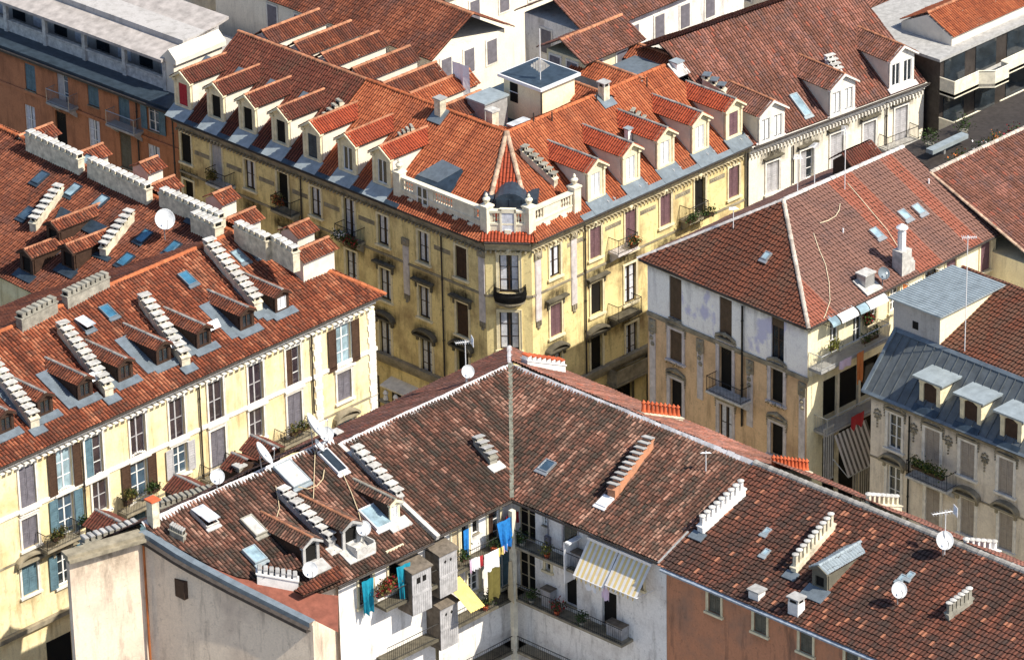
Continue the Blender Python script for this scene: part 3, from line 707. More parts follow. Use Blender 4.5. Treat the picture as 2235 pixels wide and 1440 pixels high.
# ================================================================== SETTING
def plane3(A, B, C):
    A, B, C = V(A), V(B), V(C); S = (B-A).normalized(); q = C-A; T = (q - S*q.dot(S)).normalized(); n = S.cross(T)
    if n.z < 0: n = -n
    f = Fr(A, S, T, n); Hh = V((n.x, n.y, 0)); f.slope = Hh.length/n.z; f.H = -Hh.normalized() if Hh.length > 1e-6 else T
    return f
def roof(par, pts, mat, style='coppo', name='roof', base=True):
    """tiled slope over the 3D points pts (first two = eave)"""
    f = plane3(*pts[:3]); poly = [f.loc(p)[:2] for p in pts]
    r = tile_roof(name, f, poly, mat, par, style)
    obj('roof_deck', flatpoly(f, poly, .02), 'wood_dark', r)
    return f
def isect(f, g):
    """plan intersection of two facade lines"""
    d = g.O - f.O; den = f.S.x*g.S.y - f.S.y*g.S.x; t = (d.x*g.S.y - d.y*g.S.x)/den; return f.O + f.S*t
def body(par, foot, z0, z1, mat, name='wall'):
    mb = MB(); n = len(foot); lo = [V((p[0], p[1], z0)) for p in foot]; hi = [V((p[0], p[1], z1)) for p in foot]
    for i in range(n): j = (i+1) % n; mb.quad(lo[i], lo[j], hi[j], hi[i])
    mb.quad(*hi); return obj(name, mb, mat, par)
def at(z, *p): return [onz(x, y, z) for x, y in p]
g = MB(); g.quad(V((-400, -400, 0)), V((500, -400, 0)), V((500, 500, 0)), V((-400, 500, 0)))
tag(obj('ground', g, 'paving'), kind='structure')
g = MB(); g.quad(V((-10.0, -120, .004)), V((-2.2, -120, .004)), V((-2.2, 140, .004)), V((-10.0, 140, .004)))
tag(obj('road', g, 'asphalt'), kind='structure')
g = MB(); g.quad(V((-120, -9.4, .008)), V((120, -9.4, .008)), V((120, -3.0, .008)), V((-120, -3.0, .008)))
tag(obj('cross_road', g, 'asphalt'), kind='structure')
g = MB()
for x0, x1, y0, y1 in ((-2.2, -.9, .2, 120), (-11.2, -10, .2, 120), (-2.2, .3, -120, -10), (-11.3, -10, -120, -10.5), (0, 120, -3, -1.2), (-120, -11, -3, -1.2+1), (.5, 120, -10.2, -9.4)):
    g.box(Fr((0, 0, 0), (1, 0, 0), (0, 1, 0), (0, 0, 1)), x0, x1, y0, y1, 0, .13)
tag(obj('pavement', g, 'paving'), kind='structure')

# ================================================================== CORNER BUILDING (yellow, red roof) and its left neighbour
ZE = 16.5
APEX = onz(1106, 290, 20.9)
fL = facade((358, 254), (1048, 529.4), ZE, .55); fR = facade((1168, 532), (1646, 318), ZE, .55); fC = facade((1048, 529.4), (1168, 532), ZE, .5)
rL = roofp((358, 254), (1048, 529.4), ZE, (1106, 290), 20.9); rR = roofp((1168, 532), (1646, 318), ZE, (1106, 290), 20.9)
eCL, eCR = onz(1048, 529.4, ZE), onz(1168, 532, ZE)
cornerB = thing('corner_building', (4, 4, 0), 'yellow corner apartment building with rounded-off corner, white roof balustrade and new orange-red tiles', 'building')
yellowB = thing('apartment_building', (4, 22, 0), 'yellow building under a dark brown tiled roof, between orange house and corner building', 'building')
wcl, wcr = isect(fL, fC), isect(fC, fR)
sL_split = rL.hit(652, 371)[0]; sL_left = rL.hit(374, 260)[0]
sLc = fL.loc(wcl)[0]; sRc = fR.loc(wcr)[0]
sR_end = rR.hit(1640, 321)[0]; sR_endw = fR.loc(rR.P(sR_end, 0))[0]
# roofs
apL = rL.loc(APEX)[:2]; apR = rR.loc(APEX)[:2]
eL = rL.loc(eCL)[0]
tile_roof('roof', rL, [(sL_split, 0), (eL, 0), apL, (sL_split, apL[1])], 'tile_new', cornerB, 'fine')
tile_roof('roof', rR, [(0, 0), (sR_end, 0), (sR_end-1.4, apR[1]), apR], 'tile_new', cornerB, 'fine')
roof(cornerB, [eCL, eCR, APEX], 'tile_newer', 'fine')
tile_roof('roof', rL, [(sL_left, 0), (sL_split-.05, 0), (sL_split-.05, apL[1]), (sL_left, apL[1])], 'tile_brown', yellowB, 'coppo')
for par, rf, poly in ((cornerB, rL, [(sL_split, 0), (eL, 0), apL, (sL_split, apL[1])]), (cornerB, rR, [(0, 0), (sR_end, 0), (sR_end-1.4, apR[1]), apR]), (yellowB, rL, [(sL_left, 0), (sL_split, 0), (sL_split, apL[1]), (sL_left, apL[1])])):
    obj('roof_deck', flatpoly(rf, poly, .02), 'wood_dark', par)
# inner slopes and cores
inw = rL.H; inR = rR.H
ridLs, ridLm = rL.P(sL_left, apL[1]), rL.P(sL_split, apL[1]); ridR = rR.P(sR_end-1.4, apR[1])
def inner(par, A, B, H, mat, dep=6.0, sl=.55, z=None):
    f = plane3(A, B, V(A) + V(H)*dep - V((0, 0, sl*dep))); L = (V(B)-V(A)).length; pl = [(0, 0), (L, 0), (L, dep*1.14), (0, dep*1.14)]
    r = tile_roof('roof', f, pl, mat, par, 'coppo'); obj('roof_deck', flatpoly(f, pl, .0), 'wood_dark', par); return f
iL = inner(cornerB, APEX + V((0, 1.0, 0)), ridLm, inw, 'tile_new'); iL2 = inner(yellowB, ridLm, ridLs, inw, 'tile_brown'); iR = inner(cornerB, APEX + V((1.0, 0, 0)), ridR, inR, 'tile_new')
k = .28
body(cornerB, [fL.P(fL.loc(rL.P(sL_split, 0))[0], 0, -k), fL.P(sLc-.1, 0, -k), fC.P(.2, 0, -k), fC.P(fC.loc(wcr)[0]-.1, 0, -k), fR.P(sRc+.1, 0, -k), fR.P(sR_endw, 0, -k), fR.P(sR_endw, 0, -12.5), V((12, 12, 0)), fL.P(fL.loc(rL.P(sL_split, 0))[0], 0, -12.5)], 0, 16.3, 'wall_ivory')
s2 = fL.loc(rL.P(sL_split, 0))[0]; s1_ = fL.loc(rL.P(sL_left, 0))[0]
body(yellowB, [fL.P(s1_, 0, -k), fL.P(s2, 0, -k), fL.P(s2, 0, -12.5), fL.P(s1_, 0, -12.5)], 0, 16.3, 'wall_ivory')
# ridge and hip tiles
ridge(cornerB, [APEX, ridLm], 'ridge_orange', .14); ridge(yellowB, [ridLm, ridLs], 'ridge_clay', .14); ridge(cornerB, [APEX, ridR], 'ridge_orange', .14)
ridge(cornerB, [APEX, APEX.lerp(eCL, .66)], 'hip_mortar', .15, lift=.12); ridge(cornerB, [APEX, APEX.lerp(eCR, .60)], 'hip_mortar', .15, lift=.12)
# facades
FL2 = Fac(yellowB, fL, s1_, s2, 0, 15.8, 'wall_corner'); FL = Fac(cornerB, fL, s2, sLc, 0, 15.8, 'wall_corner')
FR = Fac(cornerB, fR, sRc, sR_endw, 0, 15.8, 'wall_corner'); FC = Fac(cornerB, fC, fC.loc(wcl)[0], fC.loc(wcr)[0], 0, 15.8, 'wall_corner')
PROF = [(.12, .5), (.10, .40), (.12, .22), (.10, .12), (.26, .06)]
for F_, a, b in ((FL2, s1_, s2), (FL, s2, sLc), (FR, sRc, sR_endw), (FC, FC.s0, FC.s1)):
    cornice(F_.par, F_.f, a, b, ZE-.02, PROF, 'trim_dirty' if F_ in (FL, FL2) else 'trim_soil', dent=(.10, .16, .22, .26))
    F_.strip('string_course', 'trim_dirty', a, b, 12.45, 12.6, .07)
    F_.strip('ledge', 'trim_dirty', a, b, 4.9, 5.25, .35); F_.strip('ledge', 'trim_dirty', a, b, 4.55, 4.9, .18)
ww, sh = 1.05, 'trim_cream'
# third floor, left wing
for F_, px, py, w_, h_, kd, sm in ((FL2,407,324,1.0,2.15,'roller','black'), (FL2,474,356,1.05,2.9,'shut','shutter_grey'), (FL2,546,382,1.0,2.15,'curtain','roller'), (FL2,618,419,1.05,2.8,'dark','roller'),
        (FL,690,441,1.0,2.1,'curtain','roller'), (FL,763,476,1.05,2.8,'curt2','roller'), (FL,837,503,1.0,2.15,'curtain','roller'), (FL,925,540,1.0,2.2,'curtain','roller'), (FL,1007,573,1.05,2.25,'shut','wood_dark')):
    F_.win(px, py, w_, h_, kd, sm, fm='frame_dark', sw=.13, arch=False, glass='glass_blue' if kd.startswith('curt') and random.random() < .6 else 'glass')
FC.win(1111, 598, 1.25, 2.7, 'curt2', fm='frame_dark', sw=.2, arch=True)
for px, py, w_, h_, kd, sm in ((1211,570,1.0,2.2,'curtain','roller'), (1299,529,1.05,2.2,'shut','shutter_purple'), (1376,502,1.05,2.9,'shut','shutter_purple'), (1452,458,1.05,2.25,'shut','shutter_purple'), (1527,431,1.05,2.9,'dark','roller'), (1601,397,1.05,2.25,'shut','shutter_purple')):
    FR.win(px, py, w_, h_, kd, sm, fm='frame_dark', sw=.14, arch=True)
# second floor
for F_, px, py, w_, h_, kd, hd in ((FL2,413,425,1.0,2.1,'dark',None), (FL2,484,462,1.05,2.4,'dark',None), (FL2,556,497,1.0,2.1,'dark',None), (FL2,625,540,1.05,2.5,'dark',None), (FL,698,560,1.0,2.1,'dark',None),
        (FL,768,588,1.05,2.7,'curt2',None), (FL,842,621,1.05,2.3,'curtain','flat'), (FL,927,660,1.05,2.3,'curtain','flat'), (FL,1010,697,1.1,2.35,'roller','flat')):
    F_.win(px, py, w_, h_, kd, 'wood_dark', fm='frame_dark', sw=.14, hood=hd, hm='trim_soot', glass='glass_blue')
FC.win(1112, 722, 1.25, 2.7, 'curt2', fm='frame_dark', sw=.2)
for px, py, w_, h_, kd, hd in ((1213,697,1.05,2.3,'shut','flat'), (1302,650,1.1,2.35,'dark','flat'), (1375,618,1.1,2.8,'curt2',None), (1452,583,1.1,2.3,'shut','flat')):
    FR.win(px, py, w_, h_, kd, 'shutter_purple', fm='frame_dark', sw=.15, hood=hd, hm='trim_soot')
# first floor
for F_, px, py, kd in ((FL,842,742,'curtain'), (FL,932,782,'curt2'), (FL,1011,806,'dark')): F_.win(px, py, 1.1, 2.7, kd, fm='frame_dark', sw=.16, hood='arch', hm='trim_soot', glass='glass_blue')
for px, py, kd in ((1213,812,'curtain'), (1302,773,'dark'), (1378,745,'curt2')): FR.win(px, py, 1.1, 2.7, kd, fm='frame_dark', sw=.16, hood='arch' if px < 1370 else None, hm='trim_soot', sill=True)
FC.win(1113, 842, 1.25, 2.7, 'curtain', fm='frame_dark', sw=.2)
# ground floor arches (in the dark street)
for F_, sa, n_ in ((FL, s2+2, 6), (FR, sRc+1.5, 6)):
    for i in range(n_): F_.win(0, 0, 1.9, 3.0, 'dark', sur='trim_soot', sw=.12, at=(sa + i*3.4, 1.7), sill=False)
for F_ in (FL2, FL, FR, FC): F_.wall()
# lilac pilaster strips with corbels
for F_, px, y0, y1 in ((FL,886,535,640), (FL,1051,560,700), (FR,1173,565,700), (FR,1251,520,664)):
    a, z1 = F_.f.hit(px, y0); _, z0 = F_.f.hit(px, y1); a = min(max(a, F_.s0+.3), F_.s1-.3); mb = MB(); mb.box(F_.f, a-.26, a+.26, z0, z1, -.02, .07); mb.box(F_.f, a-.2, a+.2, z0+.1, z1-.1, .07, .085)
    P_ = obj('pilaster', mb, 'stone_lilac', cornerB); mb = MB(); mb.box(F_.f, a-.32, a+.32, z1, z1+.5, -.02, .14); mb.lathe(F_.f.P(a, z1+.25, .1), [(0, .14), (.14, .1), (.22, 0)], 7, F_.f.N); obj('capital', mb, 'trim_dirty', P_); mb = MB(); mb.box(F_.f, a-.24, a+.24, z0-.45, z0, -.01, .03)
    for i in range(3): mb.lathe(F_.f.P(a+(i-1)*.16, z0-.12, .03), [(0, .1), (.06, .06), (.09, 0)], 6, F_.f.N); mb.box(F_.f, a+(i-1)*.16-.05, a+(i-1)*.16+.05, z0-.35, z0, 0, .12)
    mb.lathe(F_.f.P(a, z0-.5, .03), [(0, .13), (.09, .08), (.13, 0)], 7, F_.f.N); obj('corbel', mb, 'trim_dirty', P_)
# painted frieze between the top windows: sgraffito panels
for F_, xs in ((FL2, ((441,338),(511,366),(582,395))), (FL, ((655,423),(724,451),(800,480),(965,545))), (FR, ((1255,528),(1338,492),(1414,458),(1490,423),(1565,389)))):
    for px, py in xs:
        a, z = F_.f.hit(px, py); mb = MB(); mb.box(F_.f, a-.75, a+.75, z-.18, z+.14, -.01, .012)
        for i in range(7): mb.lathe(F_.f.P(a-.6+i*.2, z-.02, .01), [(0, .03), (.06, .015), (.08, 0)], 6, F_.f.N)
        obj('frieze_panel', mb, 'trim_dirty', F_.par)
# downpipes
FL2.pipe(376, 262, 420); FL.pipe(655, 385, 560); FL.pipe(962, 512, 830); FR.pipe(1277, 492, 822); FR.pipe(1633, 335, 450)
# balconies
FL2.balcony(470, 407, 2.0, slab='slab_light', rail='iron'); FL2.balcony(612, 466, 2.0, slab='trim_dirty')
FL.balcony(752, 528, 2.0, slab='trim_dirty'); FR.balcony(1372, 548, 1.9, slab='stone_lilac'); FR.balcony(1527, 478, 1.9, slab='trim_dirty'); FR.balcony(1376, 690, 2.3, slab='trim_soot'); FR.balcony(1390, 822, 3.8, slab='trim_dirty', rail='trim_dirty', solid=True)
# rounded iron balcony on the corner
a, z = FC.f.shift(c=.85).hit(1111, 664); mb = MB(); n_ = 14; ring = [(a + 1.0*math.cos(math.pi*i/n_), .85*math.sin(math.pi*i/n_)**.7) for i in range(n_+1)]
fp = Fr(FC.f.P(0, z, 0), FC.f.S, FC.f.N, ZUP); mb.prism(fp, ring, -.14, 0); mb.prism(fp, [(a+(x-a)*.8, c*.8) for x, c in ring], -.3, -.14); mb.prism(fp, [(a+(x-a)*.45, c*.5) for x, c in ring], -.5, -.3)
B_ = obj('balcony', mb, 'trim_dirty', cornerB); q = MB()
q.tube([FC.f.P(x, z+1.0, c) for x, c in ring], .035, 5); q.tube([FC.f.P(x, z+.08, c) for x, c in ring], .02, 4); q.tube([FC.f.P(x, z+.5, c*1.06) for x, c in ring], .03, 4)
for i in range(44):
    t_ = math.pi*i/43; x, c = a+1.0*math.cos(t_), .85*math.sin(t_)**.7; q.tube([FC.f.P(x, z, c), FC.f.P(a+(x-a)*1.07, z+.35, c*1.09), FC.f.P(x, z+1.0, c)], .022, 4)
for i in range(n_):
    (x0, c0), (x1, c1) = ring[i], ring[i+1]; q.quad(FC.f.P(a+(x0-a)*.98, z, c0*.98), FC.f.P(a+(x1-a)*.98, z, c1*.98), FC.f.P(a+(x1-a)*.98, z+.72, c1*.98), FC.f.P(a+(x0-a)*.98, z+.72, c0*.98))
obj('railing', q, 'iron', B_)
# roof balustrade round the corner
def sb(f, back, z0): # frame set back on the roof
    return f.shift(c=-back)
pL, pC, pR = fL.shift(c=-.35), fC.shift(c=-.30), fR.shift(c=-.35)
cA, cB = isect(pL, pC), isect(pC, pR)
zb0, zb1 = 16.85, 18.45
bal = MB(); al0 = pL.hit(868, 405)[0]; al1 = pL.loc(cA)[0]; ar0 = pR.loc(cB)[0]; ar1 = pR.hit(1262, 415)[0]; ac0, ac1 = pC.loc(cA)[0], pC.loc(cB)[0]
balp = MB(); dk = MB(); door = MB()
def para(f, a0, a1, pieces):
    """pieces: ('b',a,b) baluster opening, ('s',a,b) solid, ('w',a,b) window"""
    bal.box(f, a0, a1, zb0-.25, zb0+.72, -.12, .12); bal.box(f, a0-.03, a1+.03, zb1-.14, zb1, -.2, .2); bal.box(f, a0, a1, zb0+.60, zb0+.73, -.16, .16)
    last = a0
    for kd, x0, x1 in pieces:
        bal.box(f, last, x0, zb0+.72, zb1-.14, -.11, .11); last = x1
        if kd == 'b':
            n = max(2, round((x1-x0)/.24))
            for i in range(n): c = x0+(i+.5)*(x1-x0)/n; bal.lathe(f.P(c, zb0+.72, 0), [(.07, 0), (.07, .06), (.04, .12), (.085, .3), (.045, .55), (.07, .62), (.07, .76)], 7)
        elif kd == 'w':
            dk.box(f, x0, x1, zb0+.05, zb1-.14, -.05, .13); c = (x0+x1)/2
            for y0, y1 in ((x0, x0+.06), (c-.05, c+.05), (x1-.06, x1)): door.box(f, y0, y1, zb0+.05, zb1-.14, .13, .17)
            door.box(f, x0, x1, zb1-.2, zb1-.14, .13, .165); door.box(f, x0, x1, zb0+.05, zb0+.12, .13, .165)
    bal.box(f, last, a1, zb0+.72, zb1-.14, -.11, .11)
Ln = al1-al0
para(pL, al0, al1, [('b', al0+.25*Ln/7.4*1.6, al0+Ln*.19), ('w', al0+Ln*.235, al0+Ln*.355), ('b', al0+Ln*.41, al0+Ln*.63), ('b', al0+Ln*.86, al0+Ln*.96)])
Lc = ac1-ac0
para(pC, ac0, ac1, [('b', ac0+Lc*.12, ac0+Lc*.30), ('b', ac0+Lc*.72, ac0+Lc*.90)])
Lr = ar1-ar0
para(pR, ar0, ar1, [('b', ar0+Lr*.10, ar0+Lr*.28), ('b', ar0+Lr*.62, ar0+Lr*.82)])
q = MB(); q.box(pC, ac0+Lc*.35, ac0+Lc*.66, zb0-.15, zb1+.02, -.02, .15); 
for f, a0, a1 in ((pL, al0, al1), (pC, ac0, ac1), (pR, ar0, ar1)):
    n = max(2, int((a1-a0)/1.2))
    for i in range(1, n): x = a0+(a1-a0)*i/n; bal.box(f, x-.2, x+.2, zb0-.35, zb0+.3, .1, .3); dk.box(f, x-.42, x-.24, zb0+.22, zb0+.38, .1, .125)
Bl = obj('roof_balustrade', bal, 'stone_cream', cornerB); obj('window', dk, 'glass', Bl); obj('sash', door, 'frame_white', Bl)
Dq = obj('terrace_door', q, 'curtain', Bl)
q = MB(); q.box(pC, ac0+Lc*.30, ac0+Lc*.35, zb0-.2, zb1+.12, -.05, .2); q.box(pC, ac0+Lc*.66, ac0+Lc*.71, zb0-.2, zb1+.12, -.05, .2); q.box(pC, ac0+Lc*.30, ac0+Lc*.71, zb1, zb1+.14, -.05, .2); obj('door_frame', q, 'stone_cream', Dq)
for f, x in ((pL, al0+.2), (pL, al1-.1), (pR, ar0+.1), (pR, ar1-.35)):
    mb = MB(); mb.box(f, x-.3, x+.3, zb0-.2, zb1+.25, -.3, .3); mb.box(f, x-.36, x+.36, zb1+.2, zb1+.32, -.36, .36)
    mb.lathe(f.P(x, zb1+.32, 0), [(.16, 0), (.1, .08), (.22, .3), (.26, .42), (.2, .5), (.08, .56), (.12, .66), (.05, .8), (0, .84)], 10); obj('urn_pedestal', mb, 'stone_cream', Bl)
# metal dormer on the corner hip, and the sloping metal terrace cut in the roof
fh = Fr(pC.P(ac0+Lc*.5, 0, -1.3), pC.S, ZUP, pC.N); mb = MB()
n_ = 8; arc = [(1.05*math.cos(math.pi*i/n_), 18.25+.75*math.sin(math.pi*i/n_)) for i in range(n_+1)]
mb.prism(fh, [(-1.05, 16.8)] + arc[::-1] + [(1.05, 16.8)], -2.1, 0); mb.box(fh, -1.75, -1.05, 16.8, 18.5, -2.0, -.25); mb.box(fh, 1.05, 1.75, 16.8, 18.5, -2.0, -.25)
Z_ = obj('metal_dormer', mb, 'zinc_dark', cornerB); mb = MB(); mb.box(fh, -.85, .85, 17.0, 18.6, 0, .03)
for x in (-.85, -.03, .79): mb.box(fh, x, x+.06, 17.0, 18.6, .03, .06)
obj('terrace_window', mb, 'zinc_dark', Z_)
P0, P1, P2, P3 = [rL.hit(x, y) for x, y in ((905, 428), (1012, 472), (1012, 372), (960, 352))]
mb = MB(); mb.prism(rL, [rL.hit(*q_) for q_ in ((912, 385), (958, 402), (1010, 372), (968, 352))], .06, .19)
for i in range(1, 4):
    A_, B__ = V((*rL.hit(912+i*11.5, 385+i*4.2), 0)), V((*rL.hit(968+i*10.5, 352+i*5), 0)); mb.tube([rL.P(A_.x, A_.y, .17), rL.P(B__.x, B__.y, .17)], .025, 4)
obj('terrace_cover', mb, 'zinc', cornerB)
mb = MB(); mb.prism(rL, [rL.hit(*q_) for q_ in ((905, 395), (990, 428), (958, 402), (912, 385))], .06, .17); mb.prism(rL, [rL.hit(*q_) for q_ in ((958, 402), (985, 425), (1012, 375), (1008, 372))], .05, .165)
obj('terrace_cut', mb, 'zinc_dark', cornerB)
# dormers
for i, (px, py) in enumerate(((402, 238), (474, 264), (543, 291), (615, 319))):
    dormer(yellowB, rL, px, py, 1.6, 2.15, .55, roof='tile_brown', kind='shut' if i == 0 else 'dark', sm='cloth_red' if i == 0 else 'wood_dark', apron='zinc_light', patch=(1.7, 3.0, 4.2), ridgem='ridge_clay', ww=.85, side='dormer_side', label='dormer with its red shutter closed' if i == 0 else None)
for i, (px, py) in enumerate(((684, 352), (761, 380), (836, 408))):
    dormer(cornerB, rL, px, py, 1.65, 2.25, .55, roof='tile_newer', kind='shut' if i == 0 else 'glass', sm='zinc_dark', apron='zinc_light', ridgem='ridge_clay', ww=.85, side='dormer_side')
for i, (px, py) in enumerate(((1300, 437), (1376, 401), (1451, 367), (1527, 333), (1600, 303))):
    dormer(cornerB, rR, px, py, 1.6, 2.25, .55, roof='tile_newer', kind='white' if i < 4 else 'shut', sm='shutter_purple', apron='zinc', ridgem='ridge_grey', ww=.85, side='dormer_side', glass='glass_white' if i < 4 else 'glass')
# snow guards / small metal feet on the zinc at the right eave
mb = MB()
for px, py in ((1335, 425), (1405, 392), (1478, 357), (1552, 322), (1625, 290)):
    a, t = rR.hit(px, py+18)
    for d_ in (-.35, .25): mb.box(rR, a+d_, a+d_+.05, t, t+.28, .1, .2); mb.box(rR, a+d_-.06, a+d_+.11, t+.1, t+.15, .1, .24)
obj('snow_guard', mb, 'galv', cornerB)
q = MB(); q.box(rR, sRc+4.2, sR_end, .0, .42, .10, .165); obj('eave_flashing', q, 'zinc', cornerB)
q = MB(); q.box(rL, sL_left, eL-7.5, .0, .34, .10, .165); obj('eave_flashing', q, 'zinc_dark', cornerB)
# chimneys
stack(yellowB, rL, (745, 210), (705, 250), 1.0, .5, 4, 'merlon', 'stack_cream', 'stack_grey')
stack(cornerB, rL, (902, 268), (868, 292), .95, .5, 4, 'merlon', 'stack_cream', 'stack_grey')
stack(cornerB, rR, (1140, 312), (1213, 380), .95, .45, 7, 'box', 'stack_cream', 'stack_grey', hb=.55)
stack(cornerB, rR, (1375, 232), (1410, 256), .7, .6, 3, 'merlon', 'stack_grey', 'stack_grey')
chimney(cornerB, rL, 961, 252, .55, .55, 1.2); chimney(cornerB, rR, 1318, 218, .55, .55, 1.0, style='open'); chimney(cornerB, rR, 1371, 312, .35, .35, 1.0, 'stack_white', 'zinc_light')
chimney(cornerB, rR, 1477, 150, .6, .6, .5, 'stack_white', 'zinc_light', foot='slab_light')
for px, py in ((1205, 268), (1412, 192), (1165, 270), (1302, 225)):
    a, t = rR.hit(px, py); mb = MB(); mb.tube([rR.P(a, t, 0), rR.P(a, t, 0)+V((0, 0, .75))], .05, 6); obj('vent_pipe', mb, 'gutter', cornerB)
# party-wall chimney between the corner building and the ivory building
stack(cornerB, rR, (1535, 158), (1583, 190), 1.0, .55, 3, 'box', 'stack_cream', 'zinc', hb=.7)

# ================================================================== BUILDING A: long yellow house on the left
ZA = 16.5
ybA = thing('apartment_building', onz(842, 644, 0), 'long pale yellow house at left with weathered red roof, three chimney stacks and tall shuttered windows', 'building')
ybA['label'] = 'long pale yellow house with three sloping chimney rows and six dark dormers'
rA = roofp((119, 969), (842, 644), ZA, (440, 538), 20); HX = onz(511, 508, 20); TIP = rA.P(rA.loc(onz(842, 644, ZA))[0], 0)
HXl = rA.loc(HX)[:2]; sT = rA.loc(TIP)[0]; sA0 = -9.0; tR = HXl[1]
tile_roof('roof', rA, [(sA0, 0), (sT, 0), HXl, (sA0, tR)], 'tile_red', ybA, 'coppo')
obj('roof_deck', flatpoly(rA, [(sA0, 0), (sT, 0), HXl, (sA0, tR)], .02), 'wood_dark', ybA)
FAR = onz(119, 333, 20); dv = (FAR-HX).normalized(); FAR = HX + dv*34
# slope of the left wing that faces the left
VB = HX + V((-9.0, 9.0, -4.0)); VF = FAR + V((-9.0, 0, -4.0))
fAl = roof(ybA, [VF, VB, HX, FAR], 'tile_rust', 'coppo')
gutF = V((TIP.x+.3, FAR.y, ZA))
roof(ybA, [TIP, gutF, FAR, HX], 'tile_red', 'coppo')
RE = rA.P(sA0, tR); roof(ybA, [VB, RE + V((0, 9, -4)), RE, HX], 'tile_rust', 'coppo')
ridge(ybA, [HX, RE], 'ridge_orange', .15); ridge(ybA, [HX, FAR], 'ridge_orange', .15); ridge(ybA, [HX, TIP], 'ridge_orange', .15)
fA = facade((119, 969), (842, 644), ZA, .62)
wA = fA.loc(TIP - fA.S*.45)[0]; wA0 = fA.loc(rA.P(sA0, 0))[0]
FA = Fac(ybA, fA, wA0, wA, 0, 15.75, 'wall_yellow')
cornice(ybA, fA, wA0, wA+.05, ZA-.05, [(.10, .55), (.12, .40), (.3, .12)], 'trim_white', dent=(.30, .06, .16, .42))
body(ybA, [fA.P(wA0, 0, -.28), fA.P(wA, 0, -.28), V((TIP.x-.5, FAR.y, 0)), V((FAR.x-8.5, FAR.y, 0)), V((VB.x+.4, VB.y-.4, 0)), V((RE.x, VB.y-.4, 0))], 0, 15.9, 'wall_yellow')
for px, py, w_, h_, kd, sm in ((60,1062,1.2,2.8,'shut','shutter_slate'), (140,1024,1.25,2.8,'open','shutter_brown'), (205,997,1.35,2.8,'ajar','shutter_blue'), (301,952,1.2,2.8,'glass1','shutter_slate'), (386,915,1.2,2.8,'glass1','shutter_slate'),
        (471,876,1.2,2.8,'glass1','shutter_slate'), (558,838,1.2,2.8,'glass1','shutter_slate'), (640,802,1.2,2.8,'ajar','shutter_brown'), (749,753,1.3,2.9,'open','shutter_brown')):
    FA.win(px, py, w_, h_, kd, sm, sur='trim_white', sw=.16, hood='crest', hm='trim_white', fm='frame_white' if kd != 'glass1' else 'shutter_grey', glass='glass_pale' if kd == 'open' else 'glass_dusk')
for px, py, w_, h_, kd, sm in ((65,1160,1.2,2.0,'shut','shutter_slate'), (144,1122,1.25,2.7,'open','shutter_blue'), (219,1082,1.2,2.15,'glass1','shutter_slate'), (303,1045,1.35,2.7,'open','shutter_brown'), (393,1002,1.15,2.0,'open','shutter_grey'), (476,977,1.2,2.6,'shut','shutter_slate'),
        (560,925,1.2,2.1,'glass1','shutter_blue'), (643,900,1.2,2.7,'shut','shutter_slate'), (751,841,1.2,2.0,'shut','shutter_slate')):
    FA.win(px, py, w_, h_, kd, sm, sur='trim_white', sw=.16, hood='crest', hm='trim_white', fm='frame_white' if kd != 'glass1' else 'shutter_grey', glass='glass_blue' if kd == 'open' else 'glass_dusk')
for px, py, w_, h_, kd in ((65,1262,1.2,2.0,'shut'), (141,1236,1.2,2.3,'open'), (219,1190,1.2,2.1,'shut'), (754,950,1.2,2.1,'shut'), (304,1150,1.2,2.1,'shut')):
    FA.win(px, py, w_, h_, kd, 'shutter_blue', sur='trim_white', sw=.16, hood='arch', hm='trim_dirty')
_, zS = fA.hit(437, 932); FA.strip('string_course', 'trim_white', wA0, wA+.1, zS-.22, zS+.02, .10); FA.strip('string_course', 'trim_dirty', wA0, wA+.05, zS-3.35, zS-3.22, .06); FA.strip('ledge', 'trim_dirty', wA0, wA+.1, 4.8, 5.1, .3)
FA.wall()
for i in range(8): FA.strip('shopfront', 'black', wA-2.6-i*3.6, wA-.7-i*3.6, .2, 3.4, .01)
# quoins
for a_, lab in ((fA.hit(693, 790)[0], 0), (wA-.32, 1)):
    mb = MB()
    for i in range(34): z = 1.2+i*.42; w_ = .34 if i % 2 else .26; mb.box(fA, a_-w_, a_+(.30 if lab else w_), z, z+.36, -.02, .075)
    mb.box(fA, a_-.24, a_+.24, 1.2, 15.5, -.01, .03); obj('quoins', mb, 'trim_white', ybA)
FA.pipe(679, 728, 905, 'gutter', .055); FA.pipe(434, 838, 1050, 'gutter', .055); FA.pipe(178, 965, 1150, 'gutter', .055)
FA.balcony(655, 962, 2.6, .9, 'trim_dirty', 'iron'); FA.balcony(313, 1110, 2.6, .9, 'trim_dirty'); FA.balcony(141, 1188, 2.6, .95, 'trim_dirty'); FA.balcony(488, 1042, 2.2, .9, 'trim_dirty')
